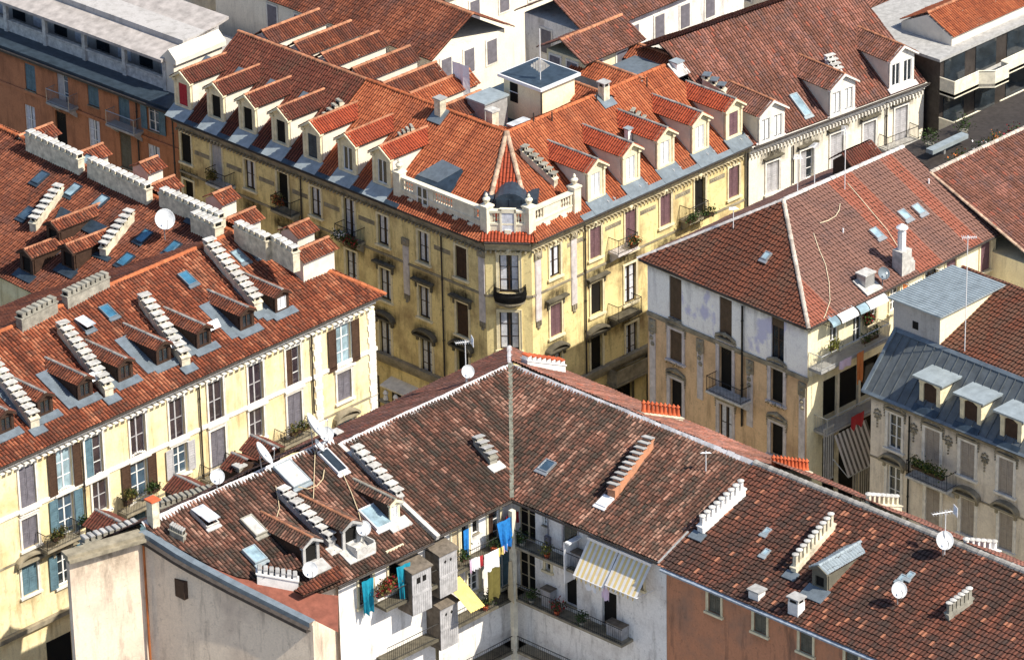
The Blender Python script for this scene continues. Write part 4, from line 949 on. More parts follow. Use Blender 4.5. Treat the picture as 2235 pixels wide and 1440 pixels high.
# chimney rows and dormers of the front slope
stack(ybA, rA, (452, 512), (563, 647), 1.15, .58, 11, 'box', 'stack_cream', 'slab_light', foot='zinc', label='chimney row nearest the street corner')
stack(ybA, rA, (310, 632), (405, 766), 1.15, .58, 10, 'box', 'stack_cream', 'slab_light', foot='zinc')
stack(ybA, rA, (132, 693), (237, 832), 1.15, .58, 11, 'box', 'stack_cream', 'slab_light', foot='zinc')
stack(ybA, rA, (-30, 760), (75, 900), 1.15, .58, 11, 'box', 'stack_cream', 'slab_light', foot='zinc')
for i, (px, py) in enumerate(((616, 683), (540, 722), (446, 761), (358, 797), (275, 834), (187, 873), (100, 910), (15, 948))):
    dormer(ybA, rA, px, py, 1.15, 1.15, .33, side='wood_dark', face='wood_dark', roof='tile_rust', ridgem='ridge_grey', kind='white' if i == 0 else 'glass', fm='frame_white' if i == 0 else 'frame_dark', apron='zinc', al=rA.hit(px, py)[1] - (rA.hit(px, py)[1]-.5), ap_w=1.9, patch=(2.0, -.2, 3.0), deco=False, over=.12, ww=.75, wh=.85, glass='glass_white' if i == 0 else 'glass')
for px, py, w_, l_, gl, op, lb in ((522,564,.75,1.15,'glass_pale',0,None), (554,552,.75,1.15,'glass_pale',0,None), (408,612,.75,1.15,'glass_sky',0,None), (235,684,.75,1.1,'glass_sky',0,None), (183,712,.75,1.15,'glass_white',.25,'skylight tilted open with a white pane')):
    skylight(ybA, rA, px, py, w_, l_, gl, 'zinc', open_=op, label=lb)
for px, py in ((466, 708), (382, 745), (210, 818)):
    a, t = rA.hit(px, py, up=.9); f = rA.shift(a, t, 0); mb = MB(); g_ = Fr(f.P(0, 0, 0)+V((0, 0, .9)), rA.S, (rA.H*.6+ZUP*.8), rA.S.cross((rA.H*.6+ZUP*.8))); mb.box(g_, -.45, .45, -.30, .25, -.02, .02); mb.tube([g_.P(0, 0, 0), f.P(0, .4, 0)], .03, 5); obj('tilted_panel', mb, 'white_metal', ybA)  # white tilted panels, standing for opened skylight panes
# chimney walls along the left wing's ridge (level), and on its slope
HR = Fr((0, 0, 20), (1, 0, 0), (0, 1, 0), (0, 0, 1)); HR.H = V((0, 1, 0)); HR.slope = .01
for p0, p1, n_ in (((60, 282), (176, 336), 9), ((195, 342), (325, 402), 10), ((352, 408), (485, 466), 10), ((516, 481), (586, 515), 6), ((596, 510), (646, 540), 4)):
    stack(ybA, HR, p0, p1, 1.15, .5, n_, 'merlon', 'stack_cream', 'slab_light', hb=.8)
stack(ybA, HR, (424, 460), (478, 486), .9, .7, 5, 'merlon', 'stack_cream', 'slab_light', hb=.6)
stack(ybA, fAl, (285, 450), (223, 530), 1.1, .5, 7, 'box', 'stack_cream', 'slab_light'); stack(ybA, fAl, (130, 395), (70, 475), 1.1, .5, 7, 'box', 'stack_cream', 'slab_light')
stack(ybA, HR, (232, 592), (140, 636), 1.0, .5, 9, 'merlon', 'stack_grey', 'stack_grey', hb=.65); stack(ybA, HR, (118, 645), (40, 684), 1.0, .5, 7, 'merlon', 'stack_grey', 'stack_grey', hb=.65)
for px, py, gl in ((161,419,'glass_pale'), (221,444,'glass_pale'), (316,520,'glass_sky'), (379,545,'glass_sky'), (276,571,'glass_sky'), (188,356,'glass_pale'), (90,392,'glass_blue'), (60,470,'glass_blue')):
    skylight(ybA, fAl, px, py, .8, 1.1, gl, 'zinc_dark')
for q_ in (((135,455),(178,478),(165,505),(122,482)), ((195,480),(240,500),(222,528),(180,505)), ((410,478),(470,503),(462,512),(402,488)), ((140,575),(172,590),(158,604),(125,590)), ((205,550),(245,566),(235,575),(195,560))):
    mb = MB(); mb.prism(fAl, [fAl.hit(*p) for p in q_], .08, .19); obj('flashing', mb, 'zinc_dark', ybA)
for px, py in ((150, 590), (118, 540), (60, 600)): dormer(ybA, fAl, px, py, 1.3, 1.3, .35, side='wood_dark', face='wood_dark', roof='tile_red', ridgem='ridge_clay', kind='dark', apron='zinc_dark', ap_w=1.8, al=fAl.hit(px, py)[1]-(fAl.hit(px, py)[1]-.6), deco=False, over=.12)
# red-roofed dormers behind the ridge, facing the street
for px, py, L_, dz in ((150, 345, 2.9, .1), (306, 416, 2.9, .1), (482, 486, 2.9, .1), (640, 553, 3.0, -.35), (40, 300, 2.9, .1), (272, 372, 1.6, .2), (432, 440, 1.6, .2), (597, 513, 1.8, .0)):
    A_ = onz(px, py, 20+dz); x0 = 0 if L_ > 2 else 1.2; mb = MB(); f = Fr(A_, (1, 0, 0), ZUP, (0, -1, 0))
    mb.prism(Fr(A_, (0, 1, 0), ZUP, (1, 0, 0)), [(-.75, -2.4), (.75, -2.4), (.75, -.42), (0, -.02), (-.75, -.42)], x0+.1, x0+L_-.25)
    D = obj('dormer', mb, 'dormer_side', ybA)
    for sg in (-1, 1):
        o_ = A_ + V((0, sg*.95, -.5)); Tn = V((0, -sg*.95, .5)); r_ = Fr(o_, (1, 0, 0), Tn, V((1, 0, 0)).cross(Tn)); 
        if r_.N.z < 0: r_.N = -r_.N
        tile_roof('dormer_roof', r_, [(x0, 0), (x0+L_, 0), (x0+L_, Tn.length), (x0, Tn.length)], 'tile_red', D, 'dorm')
    ridge(D, [A_ + V((x0, 0, .05)), A_ + V((x0+L_, 0, .05))], 'ridge_clay', .11)

# ================================================================== ORANGE HOUSE behind, far left
orB = thing('orange_house', onz(300, 240, 0), 'orange plastered house with blue shutters and a glazed roof terrace, far upper left', 'building')
fE = facade((119, 150), (350, 237), ZE, .5); eR = fE.loc(fL.P(s1_, 0, 0))[0]-.06; eL_ = eR - 24
FE = Fac(orB, fE, eL_, eR, 0, 15.9, 'wall_orange')
body(orB, [fE.P(eL_, 0, -.3), fE.P(eR, 0, -.3), fE.P(eR, 0, -12), fE.P(eL_, 0, -12)], 0, 16.2, 'wall_grey')
for px, py, w_, h_, kd, sm in ((66,170,1.1,2.0,'shut','shutter_blue'), (137,190,1.15,2.8,'ajar','shutter_grey'), (203,205,1.15,1.9,'shut','shutter_blue'), (271,245,1.15,2.8,'shut','shutter_blue'), (336,257,1.2,2.1,'open','shutter_blue'),
        (66,262,1.1,2.2,'curtain','shutter_blue'), (134,285,1.15,2.8,'dark','shutter_blue'), (206,296,1.2,2.4,'curt2','shutter_blue'), (275,330,1.15,2.6,'shut','shutter_green'), (337,354,1.2,2.5,'curt2','shutter_blue'), (275,420,1.15,2.5,'dark','shutter_blue'), (205,390,1.15,2.5,'shut','shutter_blue')):
    FE.win(px, py, w_, h_, kd, sm, sur=None, hood=None, glass='glass_blue', rec=.15)
_, zS = fE.hit(336, 306); FE.strip('string_course', 'wall_orange', eL_, eR, zS-.12, zS+.1, .1); FE.wall()
FE.balcony(261, 282, 2.9, .9, 'slab_grey', 'galv'); FE.balcony(125, 232, 2.4, .9, 'slab_grey', 'galv'); FE.pipe(296, 215, 420, 'gutter')
cornice(orB, fE, eL_, eR, ZE+.05, [(.16, .75), (.14, .45), (.2, .2)], 'trim_soot')
mb = MB(); mb.box(fE, eL_, eR, ZE+.05, ZE+.3, -3, .6); obj('roof_terrace', mb, 'zinc_dark', orB)
tp = fE.shift(c=-1.5); a1 = tp.hit(385, 215)[0]; a1 = min(a1, eR+.2); mb = MB(); mb.box(tp, a1-22, a1-.9, 16.4, 17.6, -.12, 0); mb.box(tp, a1-22, a1-.85, 17.55, 17.72, -.2, .1)
PT = obj('terrace_parapet', mb, 'slab_light', orB); mb = MB()
for i in range(5): x = a1-.95-i*4.1; mb = MB(); mb.box(tp, x-.16, x+.16, 16.4, 19.2, -.1, .16); obj('terrace_post', mb, 'slab_light', PT)

mb = MB(); mb.prism(Fr(tp.P(0, 0, 0), tp.N, ZUP, -tp.S), [(-6, 20.2), (.5, 19.0), (.5, 19.2), (-6, 20.4)], -(a1-.8), -(a1-22)); obj('terrace_roof', mb, 'terrace_pale', orB)
mb = MB(); mb.box(tp, a1-22, a1-.8, 16.3, 20, -5, -1.6); PH = obj('penthouse', mb, 'wall_grey', orB); mb = MB(); q = MB()
for i in range(9):
    x = a1-2.4-i*2.2; mb = MB(); mb.box(tp, x-.7, x+.6, 17.0, 19, -1.6, -1.55); obj('window' if i % 2 else 'curtain', mb, 'glass' if i % 2 else 'curtain', PH)
mb = MB(); mb.box(tp, a1-.8, a1, 16.4, 19.3, -4.5, .1); mb.prism(tp, [(a1-1.1, 19.0), (a1+.3, 19.0), (a1+.3, 19.35), (a1-.4, 20), (a1-1.1, 19.35)], -4.6, .15); obj('end_wall', mb, 'dormer_side', orB)

# ================================================================== IVORY HOUSE (right of the corner building)
ivB = thing('apartment_building', rR.P(sR_end, 0)-V((0, 0, ZE)), 'ivory house with large twin-window dormers, right of the corner building', 'building')
fD = facade((1650, 322), (2019, 185), ZE+.0, .5); rD = roofp((1640, 324), (2019, 185), ZE, (1500, 130), 20.9); rD.O = rR.P(sR_end, 0) + V((.05, 0, .0))
d1 = rD.hit(2022, 184)[0]; tD = 9.4
tile_roof('roof', rD, [(0, 0), (d1, 0), (d1, tD), (-1.4, tD)], 'tile_mauve', ivB, 'coppo'); obj('roof_deck', flatpoly(rD, [(0, 0), (d1, 0), (d1, tD), (-1.4, tD)], .01), 'wood_dark', ivB)
inner(ivB, rD.P(-1.4, tD), rD.P(d1, tD), rD.H, 'tile_rust', 7, .5)
w0, w1 = fD.loc(fR.P(sR_endw, 0))[0]+.04, fD.hit(2017, 186)[0]
FD = Fac(ivB, fD, w0, w1, 0, 15.8, 'wall_ivory')
body(ivB, [fD.P(w0, 0, -.28), fD.P(w1, 0, -.28), fD.P(w1, 0, -14), fD.P(w0, 0, -14)], 0, 16.2, 'wall_ivory')
for px, py, w_, h_, kd, sm in ((1686,386,1.15,2.25,'shut','shutter_grey'), (1761,359,1.2,2.25,'ajar','shutter_grey'), (1826,333,1.2,2.9,'shut','shutter_grey'), (1897,298,1.15,2.2,'shut','shutter_grey'), (1966,275,1.2,2.9,'shut','shutter_grey'),
        (1686,490,1.15,2.25,'shut','shutter_grey'), (1761,460,1.2,2.25,'shut','shutter_grey'), (1897,400,1.15,2.2,'shut','shutter_grey')):
    FD.win(px, py, w_, h_, kd, sm, sur='trim_white', sw=.15, hood='thin', hm='trim_soot')
FD.wall(); cornice(ivB, fD, w0, w1, ZE-.02, [(.12, .5), (.1, .38), (.14, .2), (.2, .08)], 'trim_white', dent=(.10, .25, .2, .26)); FD.pipe(1732, 318, 400, 'gutter'); FD.pipe(1936, 224, 330, 'gutter'); FD.balcony(1972, 318, 3.0, .9, 'slab_light', 'iron')
for px, py in ((1684, 311), (1838, 252), (1967, 190)):
    dormer(ivB, rD, px, py, 2.3, 2.2, .75, roof='tile_mauve', kind='white' if px < 1900 else 'glass', face='trim_white', ridgem='ridge_clay', nwin=2, ww=.75, side='dormer_side', apron='stone_lilac', deco=False, over=.2, wh=1.6, glass='glass')
skylight(ivB, rD, 1745, 232, .7, 1.9, 'glass_pale', 'zinc_light'); stack(ivB, rD, (1808, 112), (1832, 150), 1.2, .6, 4, 'box', 'stack_white', 'slab_light')

# ================================================================== WHITE AND PEACH BUILDING (right centre)
ZW = 18.5
whB = thing('apartment_building', onz(1765, 719, 0), 'white and peach corner house with a hipped patchwork roof of red and grey tiles', 'building')
rWl = roofp((1392, 565), (1765, 719), ZW, (1710, 437.5), 22.4); rWr = roofp((1765, 719), (2116, 545), ZW, (1710, 437.5), 22.4)
fWl = facade((1392, 565), (1765, 719), ZW, .45); fWr = facade((1765, 719), (2116, 545), ZW, .45)
TW = onz(1765, 719, ZW); AW = onz(1710, 437.5, 22.4); RW = rWr.P(*rWr.hit(1971, 322)); EW = rWr.P(rWr.hit(2130, 538)[0], 0); LW = onz(1392, 565, ZW)
EW = RW - rWr.T*rWr.loc(RW)[1]; EW = rWr.P(rWr.loc(RW)[0]+.6, 0)
roof(whB, [LW, TW, AW], 'tile_w', 'flat')
apw = rWr.loc(AW)[:2]; rw = rWr.loc(RW)[:2]
def strip_poly(x0, x1):
    P = [(0, 0), (rw[0]+.6, 0), (rw[0], rw[1]), apw]; xs = sorted({x0, x1, *[p[0] for p in P if x0 < p[0] < x1]})
    return [(x, span(P, x)[0]) for x in xs] + [(x, span(P, x)[1]) for x in reversed(xs)]
X1 = rw[0]+.6; bands = [(0.01, 2.6, 'tile_w_pink'), (2.6, apw[0]+.9, 'tile_w_grey'), (apw[0]+.9, apw[0]+3.9, 'tile_w_grey'), (apw[0]+3.9, apw[0]+6.1, 'tile_w_pink'), (apw[0]+6.1, apw[0]+8.8, 'tile_w_grey'), (apw[0]+8.8, apw[0]+9.9, 'tile_w_pink'), (apw[0]+9.9, X1-.01, 'tile_w_grey')]
for x0, x1, mt in bands:
    if x1 > x0+.05: tile_roof('roof', rWr, strip_poly(x0, x1), mt, whB, 'flat')
obj('roof_deck', flatpoly(rWr, [(0, 0), (X1, 0), rw, apw], .02), 'wood_dark', whB)
b1, b2 = LW, V((RW.x+.5, LW.y+0.0, ZW)); fWb = roof(whB, [b1, b2, RW, AW], 'tile_w_grey', 'flat')
ridge(whB, [AW, TW], 'hip_pale', .13); ridge(whB, [AW, RW], 'mortar', .15); ridge(whB, [AW, LW], 'mortar', .12)
s0, s1 = fWl.loc(LW)[0]+.4, fWl.loc(isect(fWl, fWr))[0]
FW1 = Fac(whB, fWl, s0, s1, 0, 18.1, 'wall_peach')
for px, py, kd in ((1474,651,'roller'), (1583.5,697,'roller'), (1697,742,'rollhalf')): FW1.win(px, py, 1.05, 2.85, kd, 'roller', sur=None, sill=False, rec=.16, fm='frame_dark')
for px, py, kd, w_, h_ in ((1476,755,'roller',1.05,2.1), (1584,802,'dark',1.1,3.2), (1696,842,'dark',1.05,2.3), (1476,868,'dark',1.05,2.5), (1584,925,'curtain',1.1,2.6), (1696,960,'dark',1.05,2.2)):
    FW1.win(px, py, w_, h_, kd, 'roller', sur='stone_lilac', sw=.24, hood='ornate' , hm='trim_dirty', fm='frame_dark')
_, zc = fWl.hit(1450, 697); _, zc2 = fWl.hit(1765, 820); zc = (zc+zc2)/2
FW1.wall(bands=[(0, 5, 'trim_dirty'), (5, zc, 'wall_peach'), (zc, 18.1, 'wall_white')])
FW1.strip('string_course', 'trim_dirty', s0, s1+.1, zc-.2, zc, .12); FW1.strip('string_course', 'trim_dirty', s0, s1+.05, zc-.34, zc-.2, .05)
for px, py0, py1 in ((1425, 700, 900), (1529, 728, 870), (1638, 775, 930), (1752, 828, 1000)):
    a, z1 = fWl.hit(px, py0); _, z0 = fWl.hit(px, py1); z1 = zc-.45; mb = MB(); mb.box(fWl, a-.24, a+.24, z0, z1-.9, -.02, .07); P_ = obj('pilaster', mb, 'stone_lilac', whB); mb = MB(); mb.box(fWl, a-.3, a+.3, z1-.9, z1, -.02, .10)
    for i in range(5): mb.lathe(fWl.P(a+random.uniform(-.1, .1), z1-.15-i*.38, .08), [(0, .14), (.12, .08), (.18, 0)], 6, fWl.N)
    obj('capital', mb, 'trim_dirty', P_)
for px, py, w_ in ((1476, 792, 1.5), (1697, 882, 1.5)):
    a, z = fWl.hit(px, py); foliage([fWl.P(a+x*.3, z, .18) for x in range(-2, 3)], .16, 90, 'olive', 'sill_moss', whB, .06)
FW1.balcony(1578, 868, 3.0, 1.0, 'slab_light', 'iron'); FW1.pipe(1620, 668, 930, 'iron', .07)
cornice(whB, fWl, s0-.3, s1+.3, ZW-.03, [(.08, .42), (.1, .3), (.16, .12)], 'trim_dirty', gut='gutter')
cornice(whB, fWr, fWr.loc(isect(fWl, fWr))[0]-.3, fWr.loc(EW)[0], ZW-.03, [(.08, .42), (.1, .3), (.16, .12)], 'stone_cream', gut='gutter')
w1_ = fWr.loc(EW)[0]; g0 = fWr.loc(isect(fWl, fWr))[0]
body(whB, [fWl.P(s0, 0, -.3), fWl.P(s1-.05, 0, -.3), fWr.P(g0+1.4, 0, -1.5), fWr.P(w1_, 0, -1.5), V((EW.x, LW.y-.5, 0)), V((fWl.P(s0, 0).x+.4, LW.y-.5, 0))], 0, 18.2, 'wall_cream')
FW2 = Fac(whB, fWr, g0, w1_, 0, 18.1, 'wall_cream')
# open galleries: deep dark openings, doors of the top floor
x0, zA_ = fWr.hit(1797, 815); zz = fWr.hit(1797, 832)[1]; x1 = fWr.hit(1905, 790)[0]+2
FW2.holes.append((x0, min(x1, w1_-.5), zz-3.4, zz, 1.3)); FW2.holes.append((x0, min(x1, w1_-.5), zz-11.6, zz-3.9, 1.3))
mb = MB(); mb.box(fWr, x0, min(x1, w1_-.5), zz-11.6, zz, -1.31, -1.28); obj('gallery_wall', mb, 'black', whB)  # black back wall: the galleries' deep shade is put into its colour
FW2.win(1821, 730, .8, 2.5, 'glass', fm='frame_white', sur=None, rec=.2); FW2.win(1872, 706, .85, 2.6, 'glass', fm='frame_white', sur=None, rec=.2); FW2.win(1903, 680, .75, 1.7, 'glass', fm='frame_white', sur='trim_cream', rec=.15)
FW2.win(1952, 652, .9, 1.6, 'glass', fm='frame_white', sur='trim_cream'); FW2.win(1976, 640, .5, 1.6, 'shut', 'cloth_orange', sur=None); FW2.win(2032, 612, 1.3, 1.9, 'glass', sur='trim_cream', fm='frame_dark'); FW2.win(2075, 592, 1.0, 2.0, 'shut', 'shutter_purple', sur='trim_cream'); FW2.win(2150, 560, 1.0, 2.0, 'shut', 'shutter_purple', sur='trim_cream')
FW2.wall()
ba, bz = FW2.balcony(1868, 775, 6.4, 1.05, 'slab_grey', 'galv', br=False); FW2.balcony(1880, 910, 6.4, 1.1, 'slab_grey', 'galv', br=False)
q = MB(); q.box(fWr, ba-3.1, ba+3.1, bz-.6+.0, bz-.16, 0, .2); obj('beam', q, 'stone_cream', whB)
for px, i in ((1832, 0), (1878, 1)):
    a = fWr.hit(px, 900)[0]; q = MB(); q.box(fWr, a-.1, a+.1, zz-10.4, zz-.0, -.3, -.1); obj('gallery_post', q, 'stone_cream', whB)
# arched translucent canopies over the top balcony
for px, py, w_, mt in ((1815, 695, .75, 'glass_pale'), (1845, 681, 1.6, 'white_metal'), (1877, 666, .9, 'glass_pale'), (1908, 651, 1.8, 'white_metal')):
    a, z = fWr.shift(c=.5).hit(px, py); mb = MB(); g_ = Fr(fWr.P(a-w_/2, z-.35, 0), fWr.N, ZUP, fWr.S); n_ = 6
    for i in range(n_): t0_, t1_ = math.pi/2*i/n_, math.pi/2*(i+1)/n_; mb.prism(g_, [(math.sin(t0_)*.95, math.cos(t0_)*.5), (math.sin(t1_)*.95, math.cos(t1_)*.5), (math.sin(t1_)*.92, math.cos(t1_)*.47), (math.sin(t0_)*.92, math.cos(t0_)*.47)], 0, w_)
    C_ = obj('canopy', mb, mt, whB); mb = MB()
    for x in (0, w_): mb.tube([g_.P(math.sin(math.pi/2*i/6)*.96, math.cos(math.pi/2*i/6)*.51, x) for i in range(7)] + [g_.P(0, 0, x)], .025, 4)
    obj('canopy_bracket', mb, 'gutter', C_)
# slatted screens in the light well
for px, py, w_, h_ in ((1808, 990, 1.0, 3.6), (1885, 1050, 2.2, 3.0)):
    a, z = fWr.shift(c=1.0).hit(px, py); mb = MB(); mb.box(fWr, a-w_/2, a+w_/2, z-h_/2, z-h_/2+.08, .98, 1.06); mb.box(fWr, a-w_/2, a+w_/2, z+h_/2, z+h_/2+.08, .98, 1.06)
    n = int(w_/.2)
    for k in range(n): x = a-w_/2+(k+.15)*w_/n; mb.box(fWr, x, x+.10, z-h_/2, z+h_/2, 1.0, 1.03)
    obj('slatted_screen', mb, 'slab_grey', whB)
a, z = fWr.shift(c=1.1).hit(1855, 932); T = thing('awning', fWr.P(a, z-3, 1.2), 'large grey striped awning hanging slanted in the gap beside the white house', 'awning'); mb = MB(); n = 16
for i in range(n):
    x0, x1 = a-1.5+3.0*i/n, a-1.5+3.0*(i+1)/n; t = (.9 if i % 2 else .1, .5); mb.quad(fWr.P(x0, z, 1.12), fWr.P(x1, z, 1.12), fWr.P(x1+.35, z-2.7, 2.0), fWr.P(x0+.35, z-2.7, 2.0), t=t)
obj('fabric', mb, 'awning_grey', T); mb = MB(); mb.tube([fWr.P(a-1.15, z-2.7, 2.0), fWr.P(a+1.85, z-2.7, 2.0)], .04, 5); obj('front_bar', mb, 'galv', T); mb = MB(); mb.tube([fWr.P(a-1.5, z-1.6, 1.0), fWr.P(a-1.15, z-2.7, 2.0)], .03, 5); obj('arm', mb, 'galv', T)
mb = MB(); (a0, z0), (a1, z1) = fWr.shift(c=1.6).hit(2012, 632), fWr.shift(c=1.6).hit(2078, 600); z0 = (z0+z1)/2
for zz_ in (z0, z0-.6): mb.tube([fWr.P(a0, zz_, .0), fWr.P(a0, zz_, 1.6), fWr.P(a1, zz_, 1.6), fWr.P(a1, zz_, .0)], .04, 5)
for x in (a0, (a0+a1)/2, a1): mb.tube([fWr.P(x, z0-1.2, 1.6), fWr.P(x, z0, 1.6)], .035, 5)
mb.box(fWr, a0-.1, a1+.1, z0-1.4, z0-1.2, 0, 1.7); obj('white_rail_terrace', mb, 'white_metal', whB)
# roof things
chimney(whB, rWr, 1889, 622, .85, .7, .8, 'galv', 'slab_light', foot='slab_light', label='squat metal chimney with flat lid'); 
a, t = rWr.hit(1968, 592); O = rWr.P(a, t); f = Fr(O, rWr.S, ZUP, -rWr.H); mb = MB(); mb.box(f, -.45, .45, -.5, 1.5, -.4, .4); mb.prism(f, [(.45, -.3), (.85, -.2), (.85, .55), (.70, .55), (.70, .8), (.45, .8)], -.35, .35); C_ = obj('chimney', mb, 'slab_light', whB); C_['label'] = 'tall grey chimney with stepped shoulder and white flue'
mb = MB(); mb.lathe(f.P(-.05, 1.5, 0), [(.26, 0), (.26, 1.2), (.2, 1.22), (.2, 1.3)], 8); mb.lathe(f.P(-.05, 1.5, 0), [(.12, 1.3), (.38, 1.42), (.38, 1.5), (.1, 1.7), (0, 1.72)], 10); obj('flue', mb, 'white_metal', C_)
for px, py, lb in ((1972,473,None), (2003,461,None), (1911,513,None)): skylight(whB, rWr, px, py, .65, .85, 'glass_pale', 'galv')
skylight(whB, rWl, 1675, 562, .5, .6, 'glass_pale', 'galv')
for px, py in ((1840, 510), (2027, 402)):
    a, t = rWr.hit(px, py); mb = MB(); mb.tube([rWr.P(a, t), rWr.P(a, t)+V((0, 0, .35))], .06, 6); obj('vent_pipe', mb, 'white_metal', whB)
def cable(name, f, pts, mat, label, r=.022, h=.13):
    P_ = [f.P(*f.hit(*p), h) for p in pts]; b = P_[len(P_)//2]; mb = MB(); mb.tube(P_, r, 5); o = obj(name, mb, mat, None, base=b); return tag(o, label, 'cable', 'cables lying on the roofs')
cable('cable', rWr, [(1848,403),(1880,440),(1905,470),(1935,505),(1957,540)], 'trim_cream', 'straight white cable down to the tall grey chimney')
cable('cable', rWr, [(1774,512),(1785,545),(1800,580),(1808,620),(1810,660),(1800,690),(1796,698)], 'trim_cream', 'white cable curving down the roof beside the white house hip')
cable('cable', rWr, [(1832,448),(1830,462),(1822,475),(1805,485),(1788,490)], 'trim_cream', 'short hooked white cable high on the grey tiles')

# small brick gable hut behind the white building's ridge
a, t = rWr.loc(AW)[0]+0, 0
hp = onz(1860, 325, 23.0); mb = MB(); f = Fr(hp, (1, 0, 0), ZUP, (0, -1, 0)); mb.prism(Fr(hp, (0, 1, 0), ZUP, (1, 0, 0)), [(-.7, -2.6), (.8, -2.6), (.8, -.7), (0, -.1), (-.7, -.7)], -.9, 1.4)
H_ = obj('dormer', mb, 'wood_dark', whB)
for sg in (-1, 1):
    o_ = hp + V((-1.1, sg*.95, -.75)); Tn = V((0, -sg*.95, .75)); r_ = Fr(o_, (1, 0, 0), Tn, V((1, 0, 0)).cross(Tn)); r_.N = r_.N if r_.N.z > 0 else -r_.N
    tile_roof('dormer_roof', r_, [(0, 0), (2.9, 0), (2.9, Tn.length), (0, Tn.length)], 'tile_brown', H_, 'dorm')

# ================================================================== STONE HOUSE WITH GREY METAL ROOF (right)
ZF = 15.5
stB = thing('apartment_building', onz(1888, 852, 0), 'stone-coloured house with steep grey metal roof, ornate windows and a flower balcony', 'building')
rF = rooff(onz(1886, 853, ZF), (onz(2116, 946, ZF)-onz(1886, 853, ZF)), (1, 0, 0), 1.04)
fF = facade((1888, 852), (2116, 945), ZF, .3); tF = 2.9*math.hypot(1, 1.04)
mb = MB(); f1 = fF.loc(rF.O)[0]+.25; f2 = f1 + 19
mb.box(rF, 0, 19, 0, tF, -.2, .06)
for i in range(31): x = i*.62; mb.box(rF, x, x+.05, 0, tF, .06, .11)
obj('roof', mb, 'zinc_roof', stB); mb = MB(); mb.box(rF, -.12, .1, -.05, tF+.05, -.1, .17); mb.box(rF, -.1, 19, tF-.15, tF+.1, -.1, .12); mb.box(rF, -.1, 19, -.12, .08, -.1, .14); obj('roof_edge', mb, 'zinc', stB)
MT = rF.P(0, tF); rU = rooff(MT, rF.S, rF.H, .34)
tile_roof('roof', rU, [(0, 0), (19, 0), (19, 6.5), (0, 6.5)], 'tile_w', stB, 'flat'); obj('roof_deck', flatpoly(rU, [(0, 0), (19, 0), (19, 6.5), (0, 6.5)], .02), 'wood_dark', stB)
FF = Fac(stB, fF, f1, f2, 0, 15.2, 'wall_stone')
body(stB, [fF.P(f1, 0, -.3), fF.P(f2, 0, -.3), fF.P(f2, 0, -14), fF.P(f1, 0, -14)], 0, 15.3, 'wall_stone'); body(stB, [fF.P(f1, 0, -3.1), fF.P(f2, 0, -3.1), fF.P(f2, 0, -9), fF.P(f1, 0, -9)], 15.3, 18.2, 'wall_grey')
for px, py, w_, h_, kd, hd in ((1953,943,1.05,2.35,'glass','ornate'), (2035,985,1.15,2.9,'shut','ornate'), (2112,1003,1.1,2.3,'shut','ornate'), (1951,1058,1.05,2.5,'glass','arch'), (2036,1110,1.1,2.7,'shut',None), (2112,1128,1.05,2.4,'shut','arch'), (2196,1040,1.1,2.3,'shut','ornate'), (2196,1160,1.05,2.4,'shut','arch')):
    FF.win(px, py, w_, h_, kd, 'shutter_taupe', sur='trim_white', sw=.2, hood=hd, hm='trim_dirty', fm='frame_white')
FF.wall(); cornice(stB, fF, f1, f2, ZF-.05, [(.1, .35), (.1, .25), (.22, .1)], 'trim_dirty')
_, zS = fF.hit(1903, 992); FF.strip('string_course', 'trim_dirty', f1, f2, zS-.1, zS, .06)
FF.pipe(1985, 908, 1150, 'iron', .06); FF.balcony(2020, 1055, 3.2, 1.0, 'slab_light', 'iron')
for px, py in ((1916, 903), (1995, 935), (2071, 962), (2150, 1000)):
    a, z = fF.hit(px, py); mb = MB()
    for i in range(8): g_ = i*math.pi/4; mb.lathe(fF.P(a+.24*math.cos(g_), z+.3*math.sin(g_), .02), [(0, .1), (.07, .06), (.1, 0)], 6, fF.N)
    mb.lathe(fF.P(a, z-.05, .02), [(0, .12), (.12, .08), (.16, 0)], 8, fF.N)
    for i in range(3): mb.lathe(fF.P(a, z-.42-i*.2, .02), [(0, .09), (.07, .05), (.09-.02*i, 0)], 6, fF.N)
    obj('stucco_medallion', mb, 'trim_dirty', stB)
for px, py in ((2029, 884), (2118, 922), (2206, 960)):
    a, t = rF.hit(px, py); O = rF.P(a, t); f = Fr(O, rF.S, ZUP, -rF.H); mb = MB(); mb.prism(Fr(f.P(-.8, 0, 0), -f.N, ZUP, f.S), [(.1, -.2), (.1, 1.6), (1.7, 1.6)], 0, 1.6); D = obj('dormer', mb, 'trim_cream', stB)
    mb = MB(); mb.box(f, -.8, -.5, -.2, 1.6, -.1, 0); mb.box(f, .5, .8, -.2, 1.6, -.1, 0); mb.prism(f, [(-.8, 1.3), (-.5, 1.3), (-.2, 1.45), (.2, 1.45), (.5, 1.3), (.8, 1.3), (.8, 1.62), (-.8, 1.62)], -.1, .06); obj('front_wall', mb, 'trim_cream', D)
    mb = MB(); mb.box(f, -.5, .5, -.1, 1.45, -.1, -.08); obj('window', mb, 'wood_dark', D)
    mb = MB(); mb.box(f, -1.15, 1.15, 1.62, 1.74, -1.75, .3); obj('dormer_roof', mb, 'zinc_light', D); mb = MB(); mb.box(rF, a-.95, a+.95, -.0, t-.2, .1, .15); obj('flashing', mb, 'zinc_dark', D)
